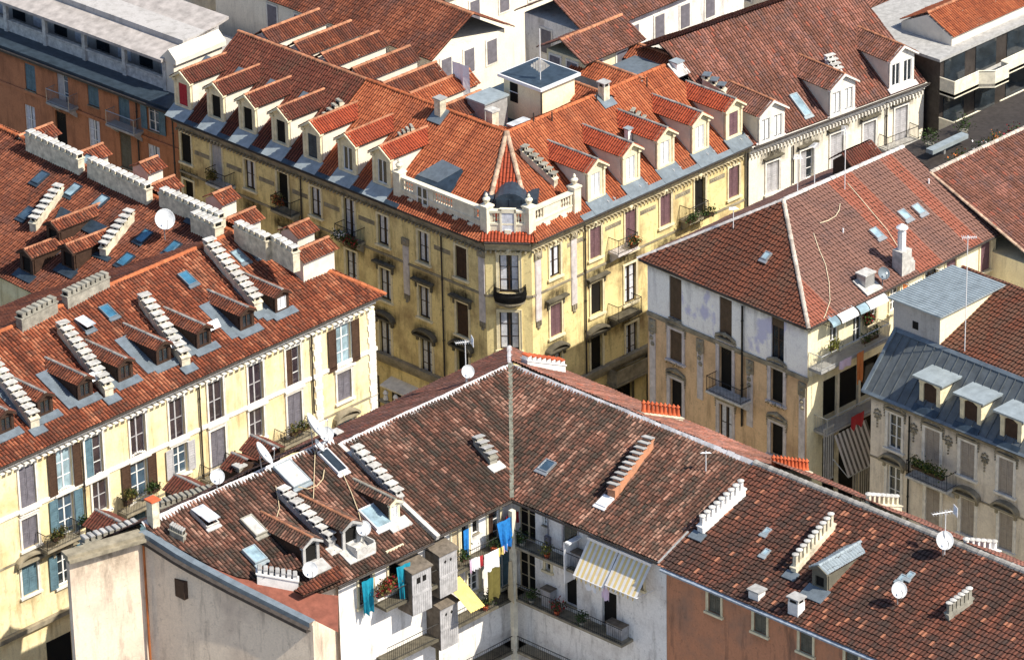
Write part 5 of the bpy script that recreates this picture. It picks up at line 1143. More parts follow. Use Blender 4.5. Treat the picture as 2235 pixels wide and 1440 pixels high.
# hut with a ribbed metal roof on top
O = rU.P(rU.hit(2040, 765)[0], 0.05); f = Fr(O, rU.S, ZUP, -rU.H); Lh = 3.6
mb = MB(); mb.box(f, -Lh, 0, -.3, 2.0, -5.5, 0); H_ = obj('roof_hut', mb, 'wall_grey', stB); mb = MB(); q = Fr(f.P(0, 2.0, 0), f.S, -f.N, ZUP)
mb.box(q, -Lh-.25, .3, -.3, 5.8, 0, .08)
for i in range(24): y = -.28+i*.255; mb.tube([q.P(-Lh-.25, y, .09), q.P(.3, y, .09)], .05, 6)
obj('ribbed_roof', mb, 'zinc_light', H_); mb = MB(); a = f.hit(1998, 710); mb.box(f, a[0]-.22, a[0]+.22, a[1]-.25, a[1]+.25, 0, .02); obj('window', mb, 'black', H_)
mb = MB(); mb.box(Fr(f.P(0, 0, 0), -f.N, ZUP, f.S), 0, 5.5, -.3, 1.95, 0, .015); obj('side_wall', mb, 'wall_cream', H_)

# ================================================================== COURTYARD BLOCK IN THE FOREGROUND: three houses
ZB = 16.5
midB = thing('courtyard_house', onz(1114, 1095, 0), 'middle courtyard house whose two dark tiled wings meet in a valley gutter', 'house')
lefB = thing('courtyard_house', onz(735, 1281, 0), 'left courtyard house with small dormers, a curved roof edge and blank pink end wall', 'house')
rigB = thing('courtyard_house', onz(1515, 1268, 0), 'right courtyard house with flat brown tiles and scattered new orange ones', 'house')
r2L = roofp((957, 1170), (1107, 1096), ZB, (1114, 797), 19.5); r2R = roofp((1169, 1113), (1441, 1229), ZB, (1114, 797), 19.5)
r1 = roofp((736, 1281), (936, 1187), ZB, (761, 943), 19.9)
RC = onz(1114, 797, 19.5)
v0 = r2L.O; 
def eave_x(f, g):
    d = g.O-f.O; den = f.S.x*g.S.y-f.S.y*g.S.x; t = (d.x*g.S.y-d.y*g.S.x)/den; return f.O+f.S*t
VBt = eave_x(r2L, r2R)
vl, vr = r2L.loc(VBt)[:2], r2R.loc(VBt)[:2]; cl_, cr_ = r2L.loc(RC)[:2], r2R.loc(RC)[:2]
sl0 = r2L.hit(957, 1170)[0]
tile_roof('roof', r2L, [(sl0, 0), (vl[0], 0), cl_, (sl0, cl_[1])], 'tile_old', midB, 'coppo'); obj('roof_deck', flatpoly(r2L, [(sl0, 0), (vl[0], 0), cl_, (sl0, cl_[1])], .02), 'wood_dark', midB)
sr = r2R.hit(1630, 1030)[0]
tile_roof('roof', r2R, [(vr[0], 0), (sr, 0), (sr, cl_[1]), cr_], 'tile_old', midB, 'coppo'); obj('roof_deck', flatpoly(r2R, [(vr[0], 0), (sr, 0), (sr, cl_[1]), cr_], .02), 'wood_dark', midB)
S3 = sr + 34
tile_roof('roof', r2R.shift(c=.03), [(sr+.02, -.25), (S3, -.25), (S3, cr_[1]), (sr+.02, cr_[1])], 'tile_flat', rigB, 'flat'); obj('roof_deck', flatpoly(r2R, [(sr, -.2), (S3, -.2), (S3, cr_[1]), (sr, cr_[1])], .01), 'wood_dark', rigB)
# left house: its outline follows the curved party wall
edge = [(325, 1160), (352, 1178), (400, 1204), (433, 1224), (480, 1246), (520, 1262), (560, 1268), (640, 1282), (700, 1296), (738, 1300)]
pe = [r1.hit(*p) for p in edge]; pe = [(a, b) for a, b in pe]
top_l = r1.hit(340, 1147); top_r = r1.hit(768, 940); bot_r = r1.hit(945, 1182)
tr = top_r[1]; P1 = [(pe[0][0], tr)] + pe[:1] + pe[1:-1] + [(r1.hit(738, 1281)[0], 0), (bot_r[0], 0), (bot_r[0], tr)]
tile_roof('roof', r1, P1, 'tile_old', lefB, 'coppo'); obj('roof_deck', flatpoly(r1, P1, .02), 'wood_dark', lefB)
we = [(318, 1158), (341, 1168), (397, 1204), (433, 1225), (480, 1250), (520, 1271), (604, 1313), (690, 1356)]
mb = MB(); sp_ = [r1.hit(*p) for p in edge[1:]] + [r1.hit(*p) for p in ((738, 1380), *we[::-1])]
for i in range(len(we)-1):
    pass
mb.quad(*[r1.P(a, b, .03) for a, b in sp_]); obj('verge_strip', mb, 'strip_red', lefB)
wl = [r1.P(*r1.hit(*p)) for p in we]; d_ = V((-.35, -.1, 0)); mb = MB()
for a, b in zip(wl[:-1], wl[1:]):
    mb.quad(a+d_+V((0, 0, -.05)), b+d_+V((0, 0, -.05)), V((b.x, b.y, 0))+d_, V((a.x, a.y, 0))+d_)
WL = obj('end_wall', mb, 'wall_pink', lefB)
mb = MB()
for a, b in zip(wl[:-1], wl[1:]):
    for lo, hi, o0, o1 in ((-.05, .12, -.50, -.05),): mb.quad(a+V((o0, 0, hi)), b+V((o0, 0, hi)), b+V((o1, 0, hi)), a+V((o1, 0, hi))); mb.quad(a+V((o0, 0, hi-.3)), b+V((o0, 0, hi-.3)), b+V((o0, 0, hi)), a+V((o0, 0, hi)))
obj('metal_coping', mb, 'zinc', lefB)
mb = MB()
for a, b in zip(wl[:-1], wl[1:]): mb.quad(a+V((-.75, 0, -.22)), b+V((-.75, 0, -.22)), b+V((-.5, 0, -.18)), a+V((-.5, 0, -.18))); mb.quad(a+V((-.75, 0, -.42)), b+V((-.75, 0, -.42)), b+V((-.75, 0, -.22)), a+V((-.75, 0, -.22))); mb.quad(a+V((-.75, 0, -.42)), b+V((-.75, 0, -.42)), b+V((-.35, 0, -.42)), a+V((-.35, 0, -.42)))
obj('gutter', mb, 'gutter', lefB)
mb = MB(); q = []
k0 = wl[2] + (wl[2]-wl[3])*0
for i in range(4):
    pass
# wall beside it (faces the courtyard), running back to the street
C0 = wl[0] + d_; C1 = onz(150, 1214, C0.z-.1); dirw = (C1-C0); dirw.z = 0; Lw = dirw.length; fN = Fr(V((C0.x, C0.y, 0)), -dirw, ZUP, (-dirw.normalized()).cross(ZUP))
mb = MB(); mb.box(fN, -Lw, 0.02, 0, C0.z-.12, -.4, 0); PW = obj('courtyard_wall', mb, 'wall_pink', lefB); q = MB(); q.box(fN, -Lw-.2, 0, C0.z-.12, C0.z+.08, -.5, .3); q.box(fN, -Lw-.2, 0, C0.z-.3, C0.z-.12, -.1, .5); obj('coping', q, 'trim_dirty', PW)
q = MB(); a, z = fN.hit(322, 1175); q.tube([V((C0.x-.12, C0.y-.2, C0.z-.1)), V((C0.x-.12, C0.y-.2, 2))], .07, 6); obj('downpipe', q, 'rust', lefB); grime_shade(fN, -Lw/2, C0.z-3.2, C0.z-.3, Lw, .7, PW, 'runoff', mode='drip', nx=26, nz=12)
fE2 = Fr(V((wl[3].x-.36, wl[3].y, 0)), (0, -1, 0), ZUP, (-1, 0, 0)); a, z = fE2.hit(405, 1279); mb = MB(); mb.box(fE2, a-.38, a+.38, z-.55, z+.55, -.0, .45); W_ = obj('window', mb, 'wood_dark', lefB)
# body walls facing the courtyard
fB1 = facade((736, 1281), (936, 1187), ZB, .6); fB2 = facade((957, 1170), (1107, 1096), ZB, .55); fBr = facade((1169, 1113), (1441, 1229), ZB, .55)
CX_ = isect(fB2, fBr)
a1_, b1_ = fB1.hit(739, 1300)[0], fB1.hit(944, 1200)[0]; a2_, b2_ = fB2.hit(957, 1190)[0]-.2, fB2.loc(CX_)[0]; a3_, b3_ = fBr.loc(CX_)[0], fBr.loc(r2R.P(sr, 0))[0]; b4_ = b3_ + 33
F1 = Fac(lefB, fB1, a1_, b1_, 0, 16.1, 'wall_bright'); F2 = Fac(midB, fB2, a2_, b2_, 0, 16.1, 'wall_bright'); F3 = Fac(midB, fBr, a3_, b3_, 0, 16.1, 'wall_bright'); F4 = Fac(rigB, fBr, b3_+.02, b4_, 0, 16.1, 'brick_orange')
outz = 17.0
# street-side slopes
OC, OL, OR = onz(1112, 760, outz), onz(745, 940, outz), onz(1770, 1035, outz)
dL = V((-1, 0, 0)); dR = V((0, -1, 0))
R2l = r2L.P(sl0, cl_[1]); R2r = r2R.P(sr, cr_[1]); R3r = r2R.P(S3, cr_[1])
O2l = V((R2l.x, OC.y, outz)); O2r = V((OC.x+.1, R2r.y, outz)); O3r = V((OC.x+.1, R3r.y, outz))
fOL = roof(midB, [OC, O2l, R2l, RC], 'tile_mauve', 'coppo'); fOR = roof(midB, [OC, O2r, R2r, RC], 'tile_mauve', 'coppo'); fO3 = roof(rigB, [O2r, O3r, R3r, R2r], 'tile_mauve', 'flat')
T1l, T1r = r1.P(pe[0][0], tr), r1.P(bot_r[0], tr); fO1 = roof(lefB, [V((T1r.x, OC.y, outz)), V((T1l.x-1.0, OC.y, outz)), T1l, T1r], 'tile_old', 'coppo')
ix, iy = OC.x-.7, OC.y-.7
body(midB, [V((ix, iy, 0)), V((R2l.x, iy, 0)), fB2.P(a2_, 0, -.3), fB2.P(b2_+.3, 0, -.3), fBr.P(b3_, 0, -.3), V((ix, R2r.y, 0))], 0, 16.3, 'wall_cream')
body(lefB, [V((R2l.x-.03, iy, 0)), V((wl[0].x, iy, 0)), V((wl[0].x-.2, wl[0].y, 0)), V((wl[4].x-.2, wl[4].y, 0)), V((wl[6].x, wl[6].y, 0)), fB1.P(a1_+.1, 0, -.3), fB1.P(b1_, 0, -.3)], 0, 16.2, 'wall_pink')
body(rigB, [V((ix, R2r.y-.03, 0)), fBr.P(b3_+.03, 0, -.3), fBr.P(b4_, 0, -.3), V((ix, R3r.y, 0))], 0, 16.3, 'wall_cream')
# ridges, valley, hips, boundary flashings
def mortar_line(par, A, B, w=.32, name='ridge_mortar', mat='mortar', lift=.16):
    A, B = V(A), V(B); n = int((B-A).length/.5)+1; mb = MB(); x = (B-A).normalized().cross(ZUP).normalized()
    for i in range(n):
        p, q = A.lerp(B, i/n), A.lerp(B, (i+1.02)/n); w0_, w1_ = w*random.uniform(.7, 1.15), w*random.uniform(.7, 1.15); u = ZUP*(lift+random.uniform(-.03, .03))
        mb.quad(p-x*w0_-ZUP*.1, p+u, q+u, q-x*w1_-ZUP*.1); mb.quad(p+u, p+x*w0_-ZUP*.1, q+x*w1_-ZUP*.1, q+u)
    return obj(name, mb, mat, par)
mortar_line(midB, RC, R2l, .30, mat='mortar_white'); mortar_line(midB, RC, R2r, .28, mat='mortar_white'); mortar_line(lefB, T1r, T1l, .36, mat='mortar_white'); ridge(rigB, [R2r, R3r], 'ridge_grey', .2, .36)
ridge(midB, [RC, OC], 'mortar_white', .16, .4)
mb = MB(); n_ = 14
x_ = (VBt-RC).cross(ZUP).normalized(); mb.quad(RC-x_*.12+ZUP*.17, VBt-x_*.12+ZUP*.17, VBt+x_*.12+ZUP*.17, RC+x_*.12+ZUP*.17); obj('valley_gutter', mb, 'valley', midB)
mb = MB(); mb.box(r2L, sl0-.28, sl0, -.1, cl_[1], -.1, .2); obj('verge_flashing', mb, 'slab_light', midB)
mb = MB(); mb.box(r2R, sr-.06, sr+.06, -.1, 2.6, -.1, .15); obj('verge_flashing', mb, 'slab_grey', rigB)
for par, rf, x0, x1 in ((lefB, r1, r1.hit(738, 1281)[0], bot_r[0]), (midB, r2L, sl0, vl[0]), (midB, r2R, vr[0], sr)):
    mb = MB(); mb.tube([rf.P(x0, -.08, -.02), rf.P(x1, -.08, -.02)], .07, 6); obj('gutter', mb, 'gutter', par)
mb = MB(); mb.box(r2R, sr+.3, S3, -.42, -.22, -.12, .02); obj('gutter', mb, 'gutter_blue', rigB)
# chimney rows
stack(lefB, r1, (612, 1052), (724, 1163), 1.0, .5, 8, 'box', 'slab_grey', 'slab_light', foot='slab_light', hb=.5)
stack(lefB, r1, (774, 962), (872, 1068), 1.0, .5, 8, 'box', 'slab_grey', 'slab_light', hb=.5)
stack(midB, r2L, (1040, 938), (1077, 984), 1.0, .5, 4, 'slab', 'stack_grey', 'slab_grey', foot='slab_light', hb=.5)
stack(midB, r2R, (1418, 940), (1334, 1052), 1.15, .5, 10, 'slab', 'brick_orange', 'slab_grey', hb=.65, label='long brick chimney row with tilted slab caps')
stack(midB, r2R, (1622, 1042), (1528, 1128), 1.15, .42, 9, 'posts', 'stack_white', 'slab_light', hb=.5, foot='zinc', label='white chimney row of nine capped posts')
stack(rigB, r2R, (1818, 1114), (1732, 1212), 1.2, .36, 10, 'posts', 'stack_cream', 'slab_light', hb=.4, foot='zinc', label='cream chimney row with ten slim capped flues')
stack(rigB, r2R, (2120, 1278), (2068, 1316), 1.1, .36, 6, 'posts', 'stack_grey', 'slab_light', hb=.4)
chimney(rigB, r2R, 1652, 1304, .7, .6, .5, 'stack_white', 'slab_grey', foot=None); chimney(rigB, r2R, 1738, 1336, .7, .6, .7, 'stack_white', 'slab_grey', style='open', foot=None)
# chimneys on the street side
def prx(P): d = P-CAM; return 1117.5 + FOC*d.dot(RT)/d.dot(FW)
def outp(px, d):
    '''point on the street-side slope of the right wing, d metres beyond the ridge, seen at photo column px'''
    x = RC.x+d; z = RC.z - (RC.z-outz)*d/(OC.x-RC.x); lo, hi = RC.y+5, RC.y-60
    for _ in range(40):
        m_ = (lo+hi)/2
        if prx(V((x, m_, z))) < px: lo = m_
        else: hi = m_
    return V((x, lo, z))
stack(midB, fOR, outp(1145, .9), outp(1228, 4.2), 1.0, .5, 8, 'merlon', 'stack_white', 'terracotta', hb=.6, label='low orange chimney row beside the street-corner ridge')
stack(midB, fOR, outp(1400, .9), outp(1484, 4.2), 1.15, .5, 9, 'pots', 'stack_cream', 'terracotta', hb=.35, label='row of nine terracotta pots nearer the corner')
stack(rigB, fO3, outp(1684, .9), outp(1764, 4.2), 1.15, .5, 10, 'pots', 'stack_cream', 'terracotta', hb=.35, label='row of ten terracotta pots in front of the peach wall')
stack(rigB, fO3, outp(1890, .9), outp(1960, 4.2), 1.25, .5, 7, 'posts', 'stack_cream', 'slab_light', hb=.6, label='cream plinth with seven white capped posts')
stack(rigB, fO3, outp(2102, .9), outp(2175, 4.2), 1.0, .5, 6, 'posts', 'stack_white', 'slab_light', hb=.4)
HB = Fr((0, 0, 17.6), (1, 0, 0), (0, 1, 0), ZUP); HB.H = V((0, 1, 0)); HB.slope = .01
stack(lefB, HB, (178, 1172), (300, 1133), .9, .5, 9, 'merlon', 'stack_grey', 'slab_grey', hb=.55); stack(lefB, HB, (345, 1092), (463, 1058), 1.0, .5, 10, 'merlon', 'stack_grey', 'stack_grey', hb=.6)
stack(lefB, r1, (372, 1142), (402, 1158), .7, .35, 6, 'merlon', 'stack_grey', 'slab_grey', hb=.4); stack(lefB, r1, (560, 1235), (650, 1252), .95, .5, 7, 'merlon', 'stack_white', 'slab_grey', hb=.6)
stack(lefB, HB, (728, 940), (742, 934), 1.0, .5, 1, 'box', 'stack_grey', 'slab_light')
chimney(lefB, r1, 336, 1147, .5, .5, 1.6, 'stack_cream', 'terracotta', foot=None, label='tall narrow chimney with orange cap at the roof corner')
chimney(lefB, HB, 524, 1040, .5, .5, .7, 'stack_grey', 'slab_light', foot=None)
# low gabled roofs of the street-side dormers seen over the ridge
for px, py, L_ in ((232, 1125, 2.2), (405, 1048, 2.2), (572, 962, 2.4), (530, 1000, 1.4)):
    A_ = onz(px, py, 18.5); 
    mb = MB(); mb.prism(Fr(A_, (1, 0, 0), ZUP, (0, 1, 0)), [(-.8, -1.6), (.8, -1.6), (.8, -.5), (0, -.1), (-.8, -.5)], -.6, .9); D = obj('dormer', mb, 'wood_dark', lefB)
    for sg in (-1, 1):
        o_ = A_ + V((sg*1.0, .95, -.6)); Tn = V((-sg*1.0, 0, .6)); r_ = Fr(o_, (0, -1, 0), Tn, V((0, -1, 0)).cross(Tn)); r_.N = r_.N if r_.N.z > 0 else -r_.N
        tile_roof('dormer_roof', r_, [(0, 0), (L_*.75, 0), (L_, Tn.length), (0, Tn.length)], 'tile_brown', D, 'dorm')
    ridge(D, [A_+V((0, .95, 0)), A_+V((0, .95-L_, 0))], 'ridge_grey', .1)
# dormers of the left house
dormer(lefB, r1, 862, 1140, .75, 1.15, .2, side='wood_dark', face='trim_cream', roof='tile_old', ridgem='stack_grey', kind='white', ww=.5, wh=.8, apron='slab_light', ap_w=1.5, al=r1.hit(862, 1140)[1]-(r1.hit(862, 1140)[1]-.7), deco=False, over=.1, glass='glass_white')
dormer(lefB, r1, 767, 1198, 1.25, 1.35, .35, side='wood_dark', face='slab_grey', roof='tile_old', ridgem='ridge_clay', kind='dark', ww=.85, wh=1.15, apron='slab_light', ap_w=1.9, al=1.0, deco=False, over=.14)
dormer(lefB, r1, 680, 1234, 1.2, 1.3, .35, side='wood_dark', face='slab_grey', roof='tile_old', ridgem='ridge_clay', kind='dark', ww=.8, wh=1.15, apron='slab_grey', ap_w=1.6, al=.8, deco=False, over=.14)
a, t = r1.hit(775, 1208); f = Fr(r1.P(a, t, .0), r1.S, ZUP, -r1.H); mb = MB(); mb.box(f, -.3, 1.1, -.2, .62, -.5, -.42); mb.box(f, -.3, -.22, -.2, .62, -.42, .45); mb.box(f, 1.02, 1.1, -.2, .62, -.42, .45); mb.box(f, -.3, 1.1, -.2, .5, .45, .53); obj('terrace_box', mb, 'slab_light', lefB)
# small lean-to roofs at the left house's lower edge
for (A_, B_, C_, D_), mt in ((((575, 1262), (662, 1240), (640, 1208), (590, 1222)), 'tile_old'), (((662, 1302), (752, 1262), (735, 1236), (640, 1290)), 'tile_rust')):
    P_ = [r1.P(*r1.hit(*p, up=.5), 0)+V((0, 0, .5)) for p in (A_, B_, C_, D_)]; roof(lefB, P_, mt, 'coppo', 'lean_to_roof')
for px, py, w_, l_, gl, fr_, lb in ((445,1134,.9,1.5,'glass_white','slab_light','leftmost skylight with its pane tilted up'), (552,1153,.85,1.5,'slab_light','stack_grey',None), (554,1216,.9,1.2,'glass_pale','zinc_light',None), (635,1040,1.3,1.9,'slab_light','zinc_light','large twin-pane skylight by the ridge'), (724,1012,.75,1.9,'glass','white_metal','white framed narrow skylight'), (818,1133,1.25,1.7,'glass_pale','white_metal','big pale blue skylight')):
    skylight(lefB, r1, px, py, w_, l_, gl, fr_, .22, open_=.22 if px == 445 else 0, label=lb)
skylight(midB, r2R, 1195, 1021, .8, .9, 'glass_blue', 'galv', label='small blue skylight'); skylight(midB, r2R, 1322, 1098, .75, .8, 'glass_white', 'white_metal', label='small white skylight at the chimney foot')
for px, py in ((1675, 1163), (1673, 1209), (1970, 1265), (1988, 1259)): skylight(rigB, r2R, px, py, .38, .5, 'glass_pale', 'zinc_light', .1)
# long low metal-roofed lantern on the right house
dormer(rigB, r2R, 1789, 1288, 1.05, 1.15, .28, side='shutter_green', face='shutter_green', roof='zinc_light', ridgem='zinc_light', kind='dark', ww=.6, wh=.6, apron='zinc', ap_w=1.5, al=.9, deco=False, over=.12, rl=3.5)
# new bright tiles replaced in rows near the left edge
# ------------------------------------------------------------------ courtyard facades
z2 = fB2.hit(1073, 1186)[1]; zb_ = z2
F2.win(1078, 1150, .95, 2.35, 'ajar', 'wood_dark', sur='trim_cream', fm='frame_white'); F2.win(1038, 1146, .5, 1.0, 'dark', sur=None); F2.win(1014, 1180, .55, 2.2, 'dark', sur='trim_cream'); F2.win(993, 1190, .5, 2.2, 'shut', 'cloth_tan', sur='trim_cream')
F2.win(0, 0, 1.2, 2.4, 'dark', sur=None, at=(fB2.hit(1073, 1150)[0]+.2, zb_-2.0)); F2.win(0, 0, 1.0, 2.3, 'shut', 'shutter_blue', sur='trim_cream', at=(fB2.hit(1100, 1150)[0], zb_-2.0)); F2.win(0, 0, .9, 1.4, 'glass', at=(fB2.hit(1030, 1150)[0], zb_-1.8))
F1.win(0, 0, 1.0, 1.9, 'glass', fm='frame_dark', sur='trim_cream', at=(fB1.hit(798, 1290)[0], fB1.hit(798, 1285)[1])); F1.win(862, 1240, 1.0, 2.4, 'dark', sur='trim_cream')
F3.win(1190, 1133, .45, .8, 'glass', fm='frame_white', sur=None); F3.win(1246, 1170, 1.1, 1.9, 'shut', 'shutter_green', sur='stone_lilac', sw=.08); F3.win(1150, 1135, 1.3, 2.6, 'glass', fm='cloth_tan', sur=None, glass='black'); F3.win(1150, 1245, 1.3, 2.6, 'glass', fm='cloth_tan', sur=None, glass='black')
F3.win(1197, 1236, .4, .5, 'dark', sur='trim_cream'); F3.win(1246, 1280, .9, 2.4, 'dark', sur=None); F3.win(1330, 1215, 1.1, 2.4, 'dark', sur='trim_cream'); F3.win(1390, 1245, 1.0, 2.0, 'dark', sur='trim_cream'); F3.win(1330, 1330, 1.1, 2.3, 'dark', sur=None)
for px in (1560, 1660, 1760, 1860): F4.win(px, 1310+(px-1560)*.43, .9, 1.6, 'shut', 'shutter_green', sur='trim_cream')
for F_ in (F1, F2, F3, F4): F_.wall()
for i in range(3):
    zz = zb_ - i*3.45
    for F_, a_, b_ in ((F1, a1_+2.6, b1_+.1), (F2, a2_, b2_), (F3, a3_, b3_-2.5)):
        mb = MB(); d = 1.0; mb.box(F_.f, a_, b_+(0 if F_ is F1 else -.0), zz-.16, zz, -.02, d); B_ = obj('gallery_balcony', mb, 'trim_soot' if F_ is not F3 else 'trim_dirty', F_.par); q = MB()
        q.tube([F_.f.P(a_+(1.0 if F_ is F3 else 0), zz+.98, d-.04), F_.f.P(b_-(1.0 if F_ is F2 else 0), zz+.98, d-.04)], .028, 4); q.tube([F_.f.P(a_+(1.0 if F_ is F3 else 0), zz+.1, d-.04), F_.f.P(b_-(1.0 if F_ is F2 else 0), zz+.1, d-.04)], .02, 4)
        n_ = int((b_-a_-1)/.15)
        for j in range(n_+1): x = a_+(1.0 if F_ is F3 else 0)+j*.15; q.tube([F_.f.P(x, zz, d-.04), F_.f.P(x, zz+.98, d-.04)], .012, 3)
        obj('railing', q, 'iron', B_)
mb = MB(); mb.box(Fr(V((CX_.x, CX_.y, 0)), (1, 0, 0), (0, 1, 0), ZUP), -1.15, -.85, -1.15, -.85, 0, 16.2); obj('corner_post', mb, 'stone_cream', midB)
q = MB(); q.tube([fBr.P(fBr.hit(1197, 1120)[0], fBr.hit(1197, 1120)[1], .06), fBr.P(fBr.hit(1197, 1120)[0], fBr.hit(1197, 1172)[1], .06)], .03, 5); a, z = fBr.hit(1198, 1182); q.box(fBr, a-.2, a+.2, z-.4, z+.4, 0, .18); obj('meter_box', q, 'shutter_slate', midB)
# wooden privies on the galleries
for px, py, w_, h_, par_f, lb in ((920, 1243, 1.45, 2.7, fB1, 'weathered wooden closet with two small square windows, on the gallery'), (978, 1205, 1.4, 2.7, fB2, 'upper grey wooden closet with two diamond holes, in the gallery corner'), (980, 1320, 1.4, 2.7, fB2, 'lower grey wooden closet with diamond holes, under the upper one')):
    g_ = par_f.shift(c=1.35); a, zt = g_.hit(px, py); zt += 0; b = par_f.P(a, zt-h_, .7); T = thing('closet', b, lb, 'closet', 'wooden closets on the courtyard galleries'); mb = MB()
    mb.box(par_f, a-w_/2, a+w_/2, zt-h_, zt, .1, 1.3); obj('cabinet_body', mb, 'cabinet_top', T); mb = MB()
    for k in range(9): x = a-w_/2+k*w_/9; mb.box(par_f, x+.008, x+w_/9-.008, zt-h_, zt, 1.3, 1.34)
    mb.box(par_f, a-w_/2, a+w_/2, zt-h_*.55, zt-h_*.5, 1.34, 1.37); mb.box(par_f, a-w_/2, a+w_/2, zt-.12, zt, 1.34, 1.37); obj('plank_front', mb, 'cabinet', T); mb = MB()
    mb.prism(Fr(par_f.P(a-w_/2-.08, 0, 0), par_f.N, ZUP, par_f.S), [(0, zt+.25), (1.45, zt+.0), (1.45, zt+.07), (0, zt+.32)], 0, w_+.16); obj('lid', mb, 'cabinet_top', T); mb = MB()
    for x in (-.24, .2):
        if par_f is fB1: mb.box(par_f, a+x-.13, a+x+.13, zt-.75, zt-.4, 1.34, 1.36)
        else: mb.prism(par_f, [(a+x, zt-.62), (a+x+.09, zt-.5), (a+x, zt-.38), (a+x-.09, zt-.5)], 1.34, 1.355)
    obj('opening', mb, 'black', T)
# striped awnings
def awning(f, pa, pb, out, drop, label):
    (a0, z0), (a1, z1) = f.shift(c=.35).hit(*pa), f.shift(c=.35).hit(*pb); z = (z0+z1)/2; T = thing('awning', f.P((a0+a1)/2, z-drop, .3), label, 'awning', 'striped awnings over the courtyard gallery')
    mb = MB(); w = a1-a0; n = 13
    for i in range(n):
        x0, x1 = a0+w*i/n, a0+w*(i+1)/n; t = (.9 if i % 2 else .1, .5)
        mb.quad(f.P(x0, z, .35), f.P(x1, z, .35), f.P(x1, z-drop, .35+out), f.P(x0, z-drop, .35+out), t=t)
        xm = (x0+x1)/2; mb.quad(f.P(x0, z-drop, .35+out), f.P(x1, z-drop, .35+out), f.P(x1-.04, z-drop-.2, .35+out), f.P(xm, z-drop-.27, .36+out), f.P(x0+.04, z-drop-.2, .35+out), t=t)
    obj('fabric', mb, 'awning_stripe', T); mb = MB(); mb.box(f, a0-.05, a1+.05, z-.02, z+.16, .2, .4); obj('cassette', mb, 'white_metal', T); mb = MB(); mb.tube([f.P(a0, z-drop, .35+out), f.P(a1, z-drop, .35+out)], .03, 5)
    for x in (a0, a1): mb.tube([f.P(x, z-drop-.1, .1), f.P(x, z-drop, .35+out)], .02, 4)
    obj('awning_frame', mb, 'white_metal', T)
awning(fBr, (1284, 1176), (1350, 1204), 1.3, 1.75, 'left striped awning, faded pinkish-yellow, above the hanging laundry')
awning(fBr, (1352, 1205), (1421, 1234), 1.25, 1.55, 'right striped awning, cream with pale yellow stripes')
q = MB(); a, z = fBr.hit(1268, 1180); q.box(fBr, a-.35, a-.25, z-2.4, z+.3, 0, 1.1); q.box(fBr, a-.35, a+.1, z+.2, z+.3, 0, 1.1); obj('glazed_screen', q, 'white_metal', midB)
# laundry and curtains
gB2, gBr, gB1 = fB2.shift(c=1.05), fBr.shift(c=1.15), fB1.shift(c=1.05)
def wash(f, px, py, w, l, mat, name, label, cat='laundry', group='laundry on the courtyard galleries', c=0, **k):
    a, z = f.hit(px, py); return cloth(name, f, a, z, c, w, l, mat, label, cat, group, **k)
wash(gB2, 1073, 1203, 1.15, 1.15, 'cloth_white', 'bed_sheet', 'large white sheet draped over the gallery rail')
for px, py, w_, l_, mt, lb in ((1035,1217,.35,.8,'cloth_white','small white cloth hung left of the sheet'), (1027,1220,.2,.9,'cloth_pink','narrow pink towel on the gallery rail'), (1050,1212,.3,.7,'cloth_red','red patterned cloth beside the large sheet'), (1043,1215,.22,.75,'cloth_white','thin white towel between red and pink cloths'), (1092,1194,.5,.5,'plastic_yellow','yellow shirt near the blue tarpaulin'), (1103,1188,.35,.45,'cloth_pink','pink shirt at the corner end of the clothesline')):
    wash(gB2, px, py, w_, l_, mt, 'hanging_cloth', lb)
wash(gB2, 1102, 1134, 1.35, 1.9, 'cloth_blue', 'tarpaulin', 'bright blue tarpaulin hung in the gallery corner', 'tarpaulin', taper=.5, wave=.12)
wash(fB2, 1104, 1115, 1.0, .7, 'cloth_red', 'hanging_cloth', 'red cloth above the blue tarpaulin', c=.5)
wash(fB2, 1013, 1153, .45, 1.8, 'cloth_blue', 'door_curtain', 'narrow blue and white door curtain', 'curtain', None, c=.15)
wash(gB2, 1078, 1238, 1.0, 2.0, 'olive', 'door_curtain', 'olive curtain hanging under the gallery', 'curtain', None)
wash(gB2, 1118, 1222, .5, 2.6, 'cloth_tan', 'rolled_carpet', 'long tan carpet hung over the lower gallery corner', 'carpet', None, wave=.15)
wash(fB1, 860, 1222, 1.0, 2.3, 'cloth_teal', 'door_curtain', 'teal curtain pulled across a doorway beside the wooden closet', 'curtain', None, c=.75, taper=.55, wave=.12)
wash(fB1, 788, 1258, .85, 2.2, 'cloth_teal', 'door_curtain', 'teal curtain over the leftmost courtyard window', 'curtain', None, c=.5, taper=.3, wave=.12)
wash(gBr, 1293, 1252, .9, .95, 'cloth_white', 'hanging_shirt', 'white shirt hanging below the left striped awning', c=.2); wash(gBr, 1327, 1268, .6, 1.1, 'cloth_pink', 'hanging_towel', 'pale pink towel hanging below the awnings', c=.2)
cloth('gallery_cloth', fWr, fWr.shift(c=1.1).hit(1877, 770)[0], fWr.shift(c=1.1).hit(1877, 768)[1], 1.12, .65, 2.0, 'cloth_orange', 'orange towel over the balcony rail of the white house', 'towel')
cloth('gallery_cloth', fWr, fWr.shift(c=1.1).hit(1845, 785)[0], fWr.shift(c=1.1).hit(1845, 783)[1], 1.12, 1.1, .55, 'cloth_pink', 'pale cloth on the balcony rail left of the orange towel', 'towel')
cloth('gallery_cloth', fWr, fWr.shift(c=1.15).hit(1872, 905)[0], fWr.shift(c=1.15).hit(1872, 903)[1], 1.15, 1.2, 1.0, 'cloth_red', 'dark red blanket over the lower balcony rail', 'blanket')
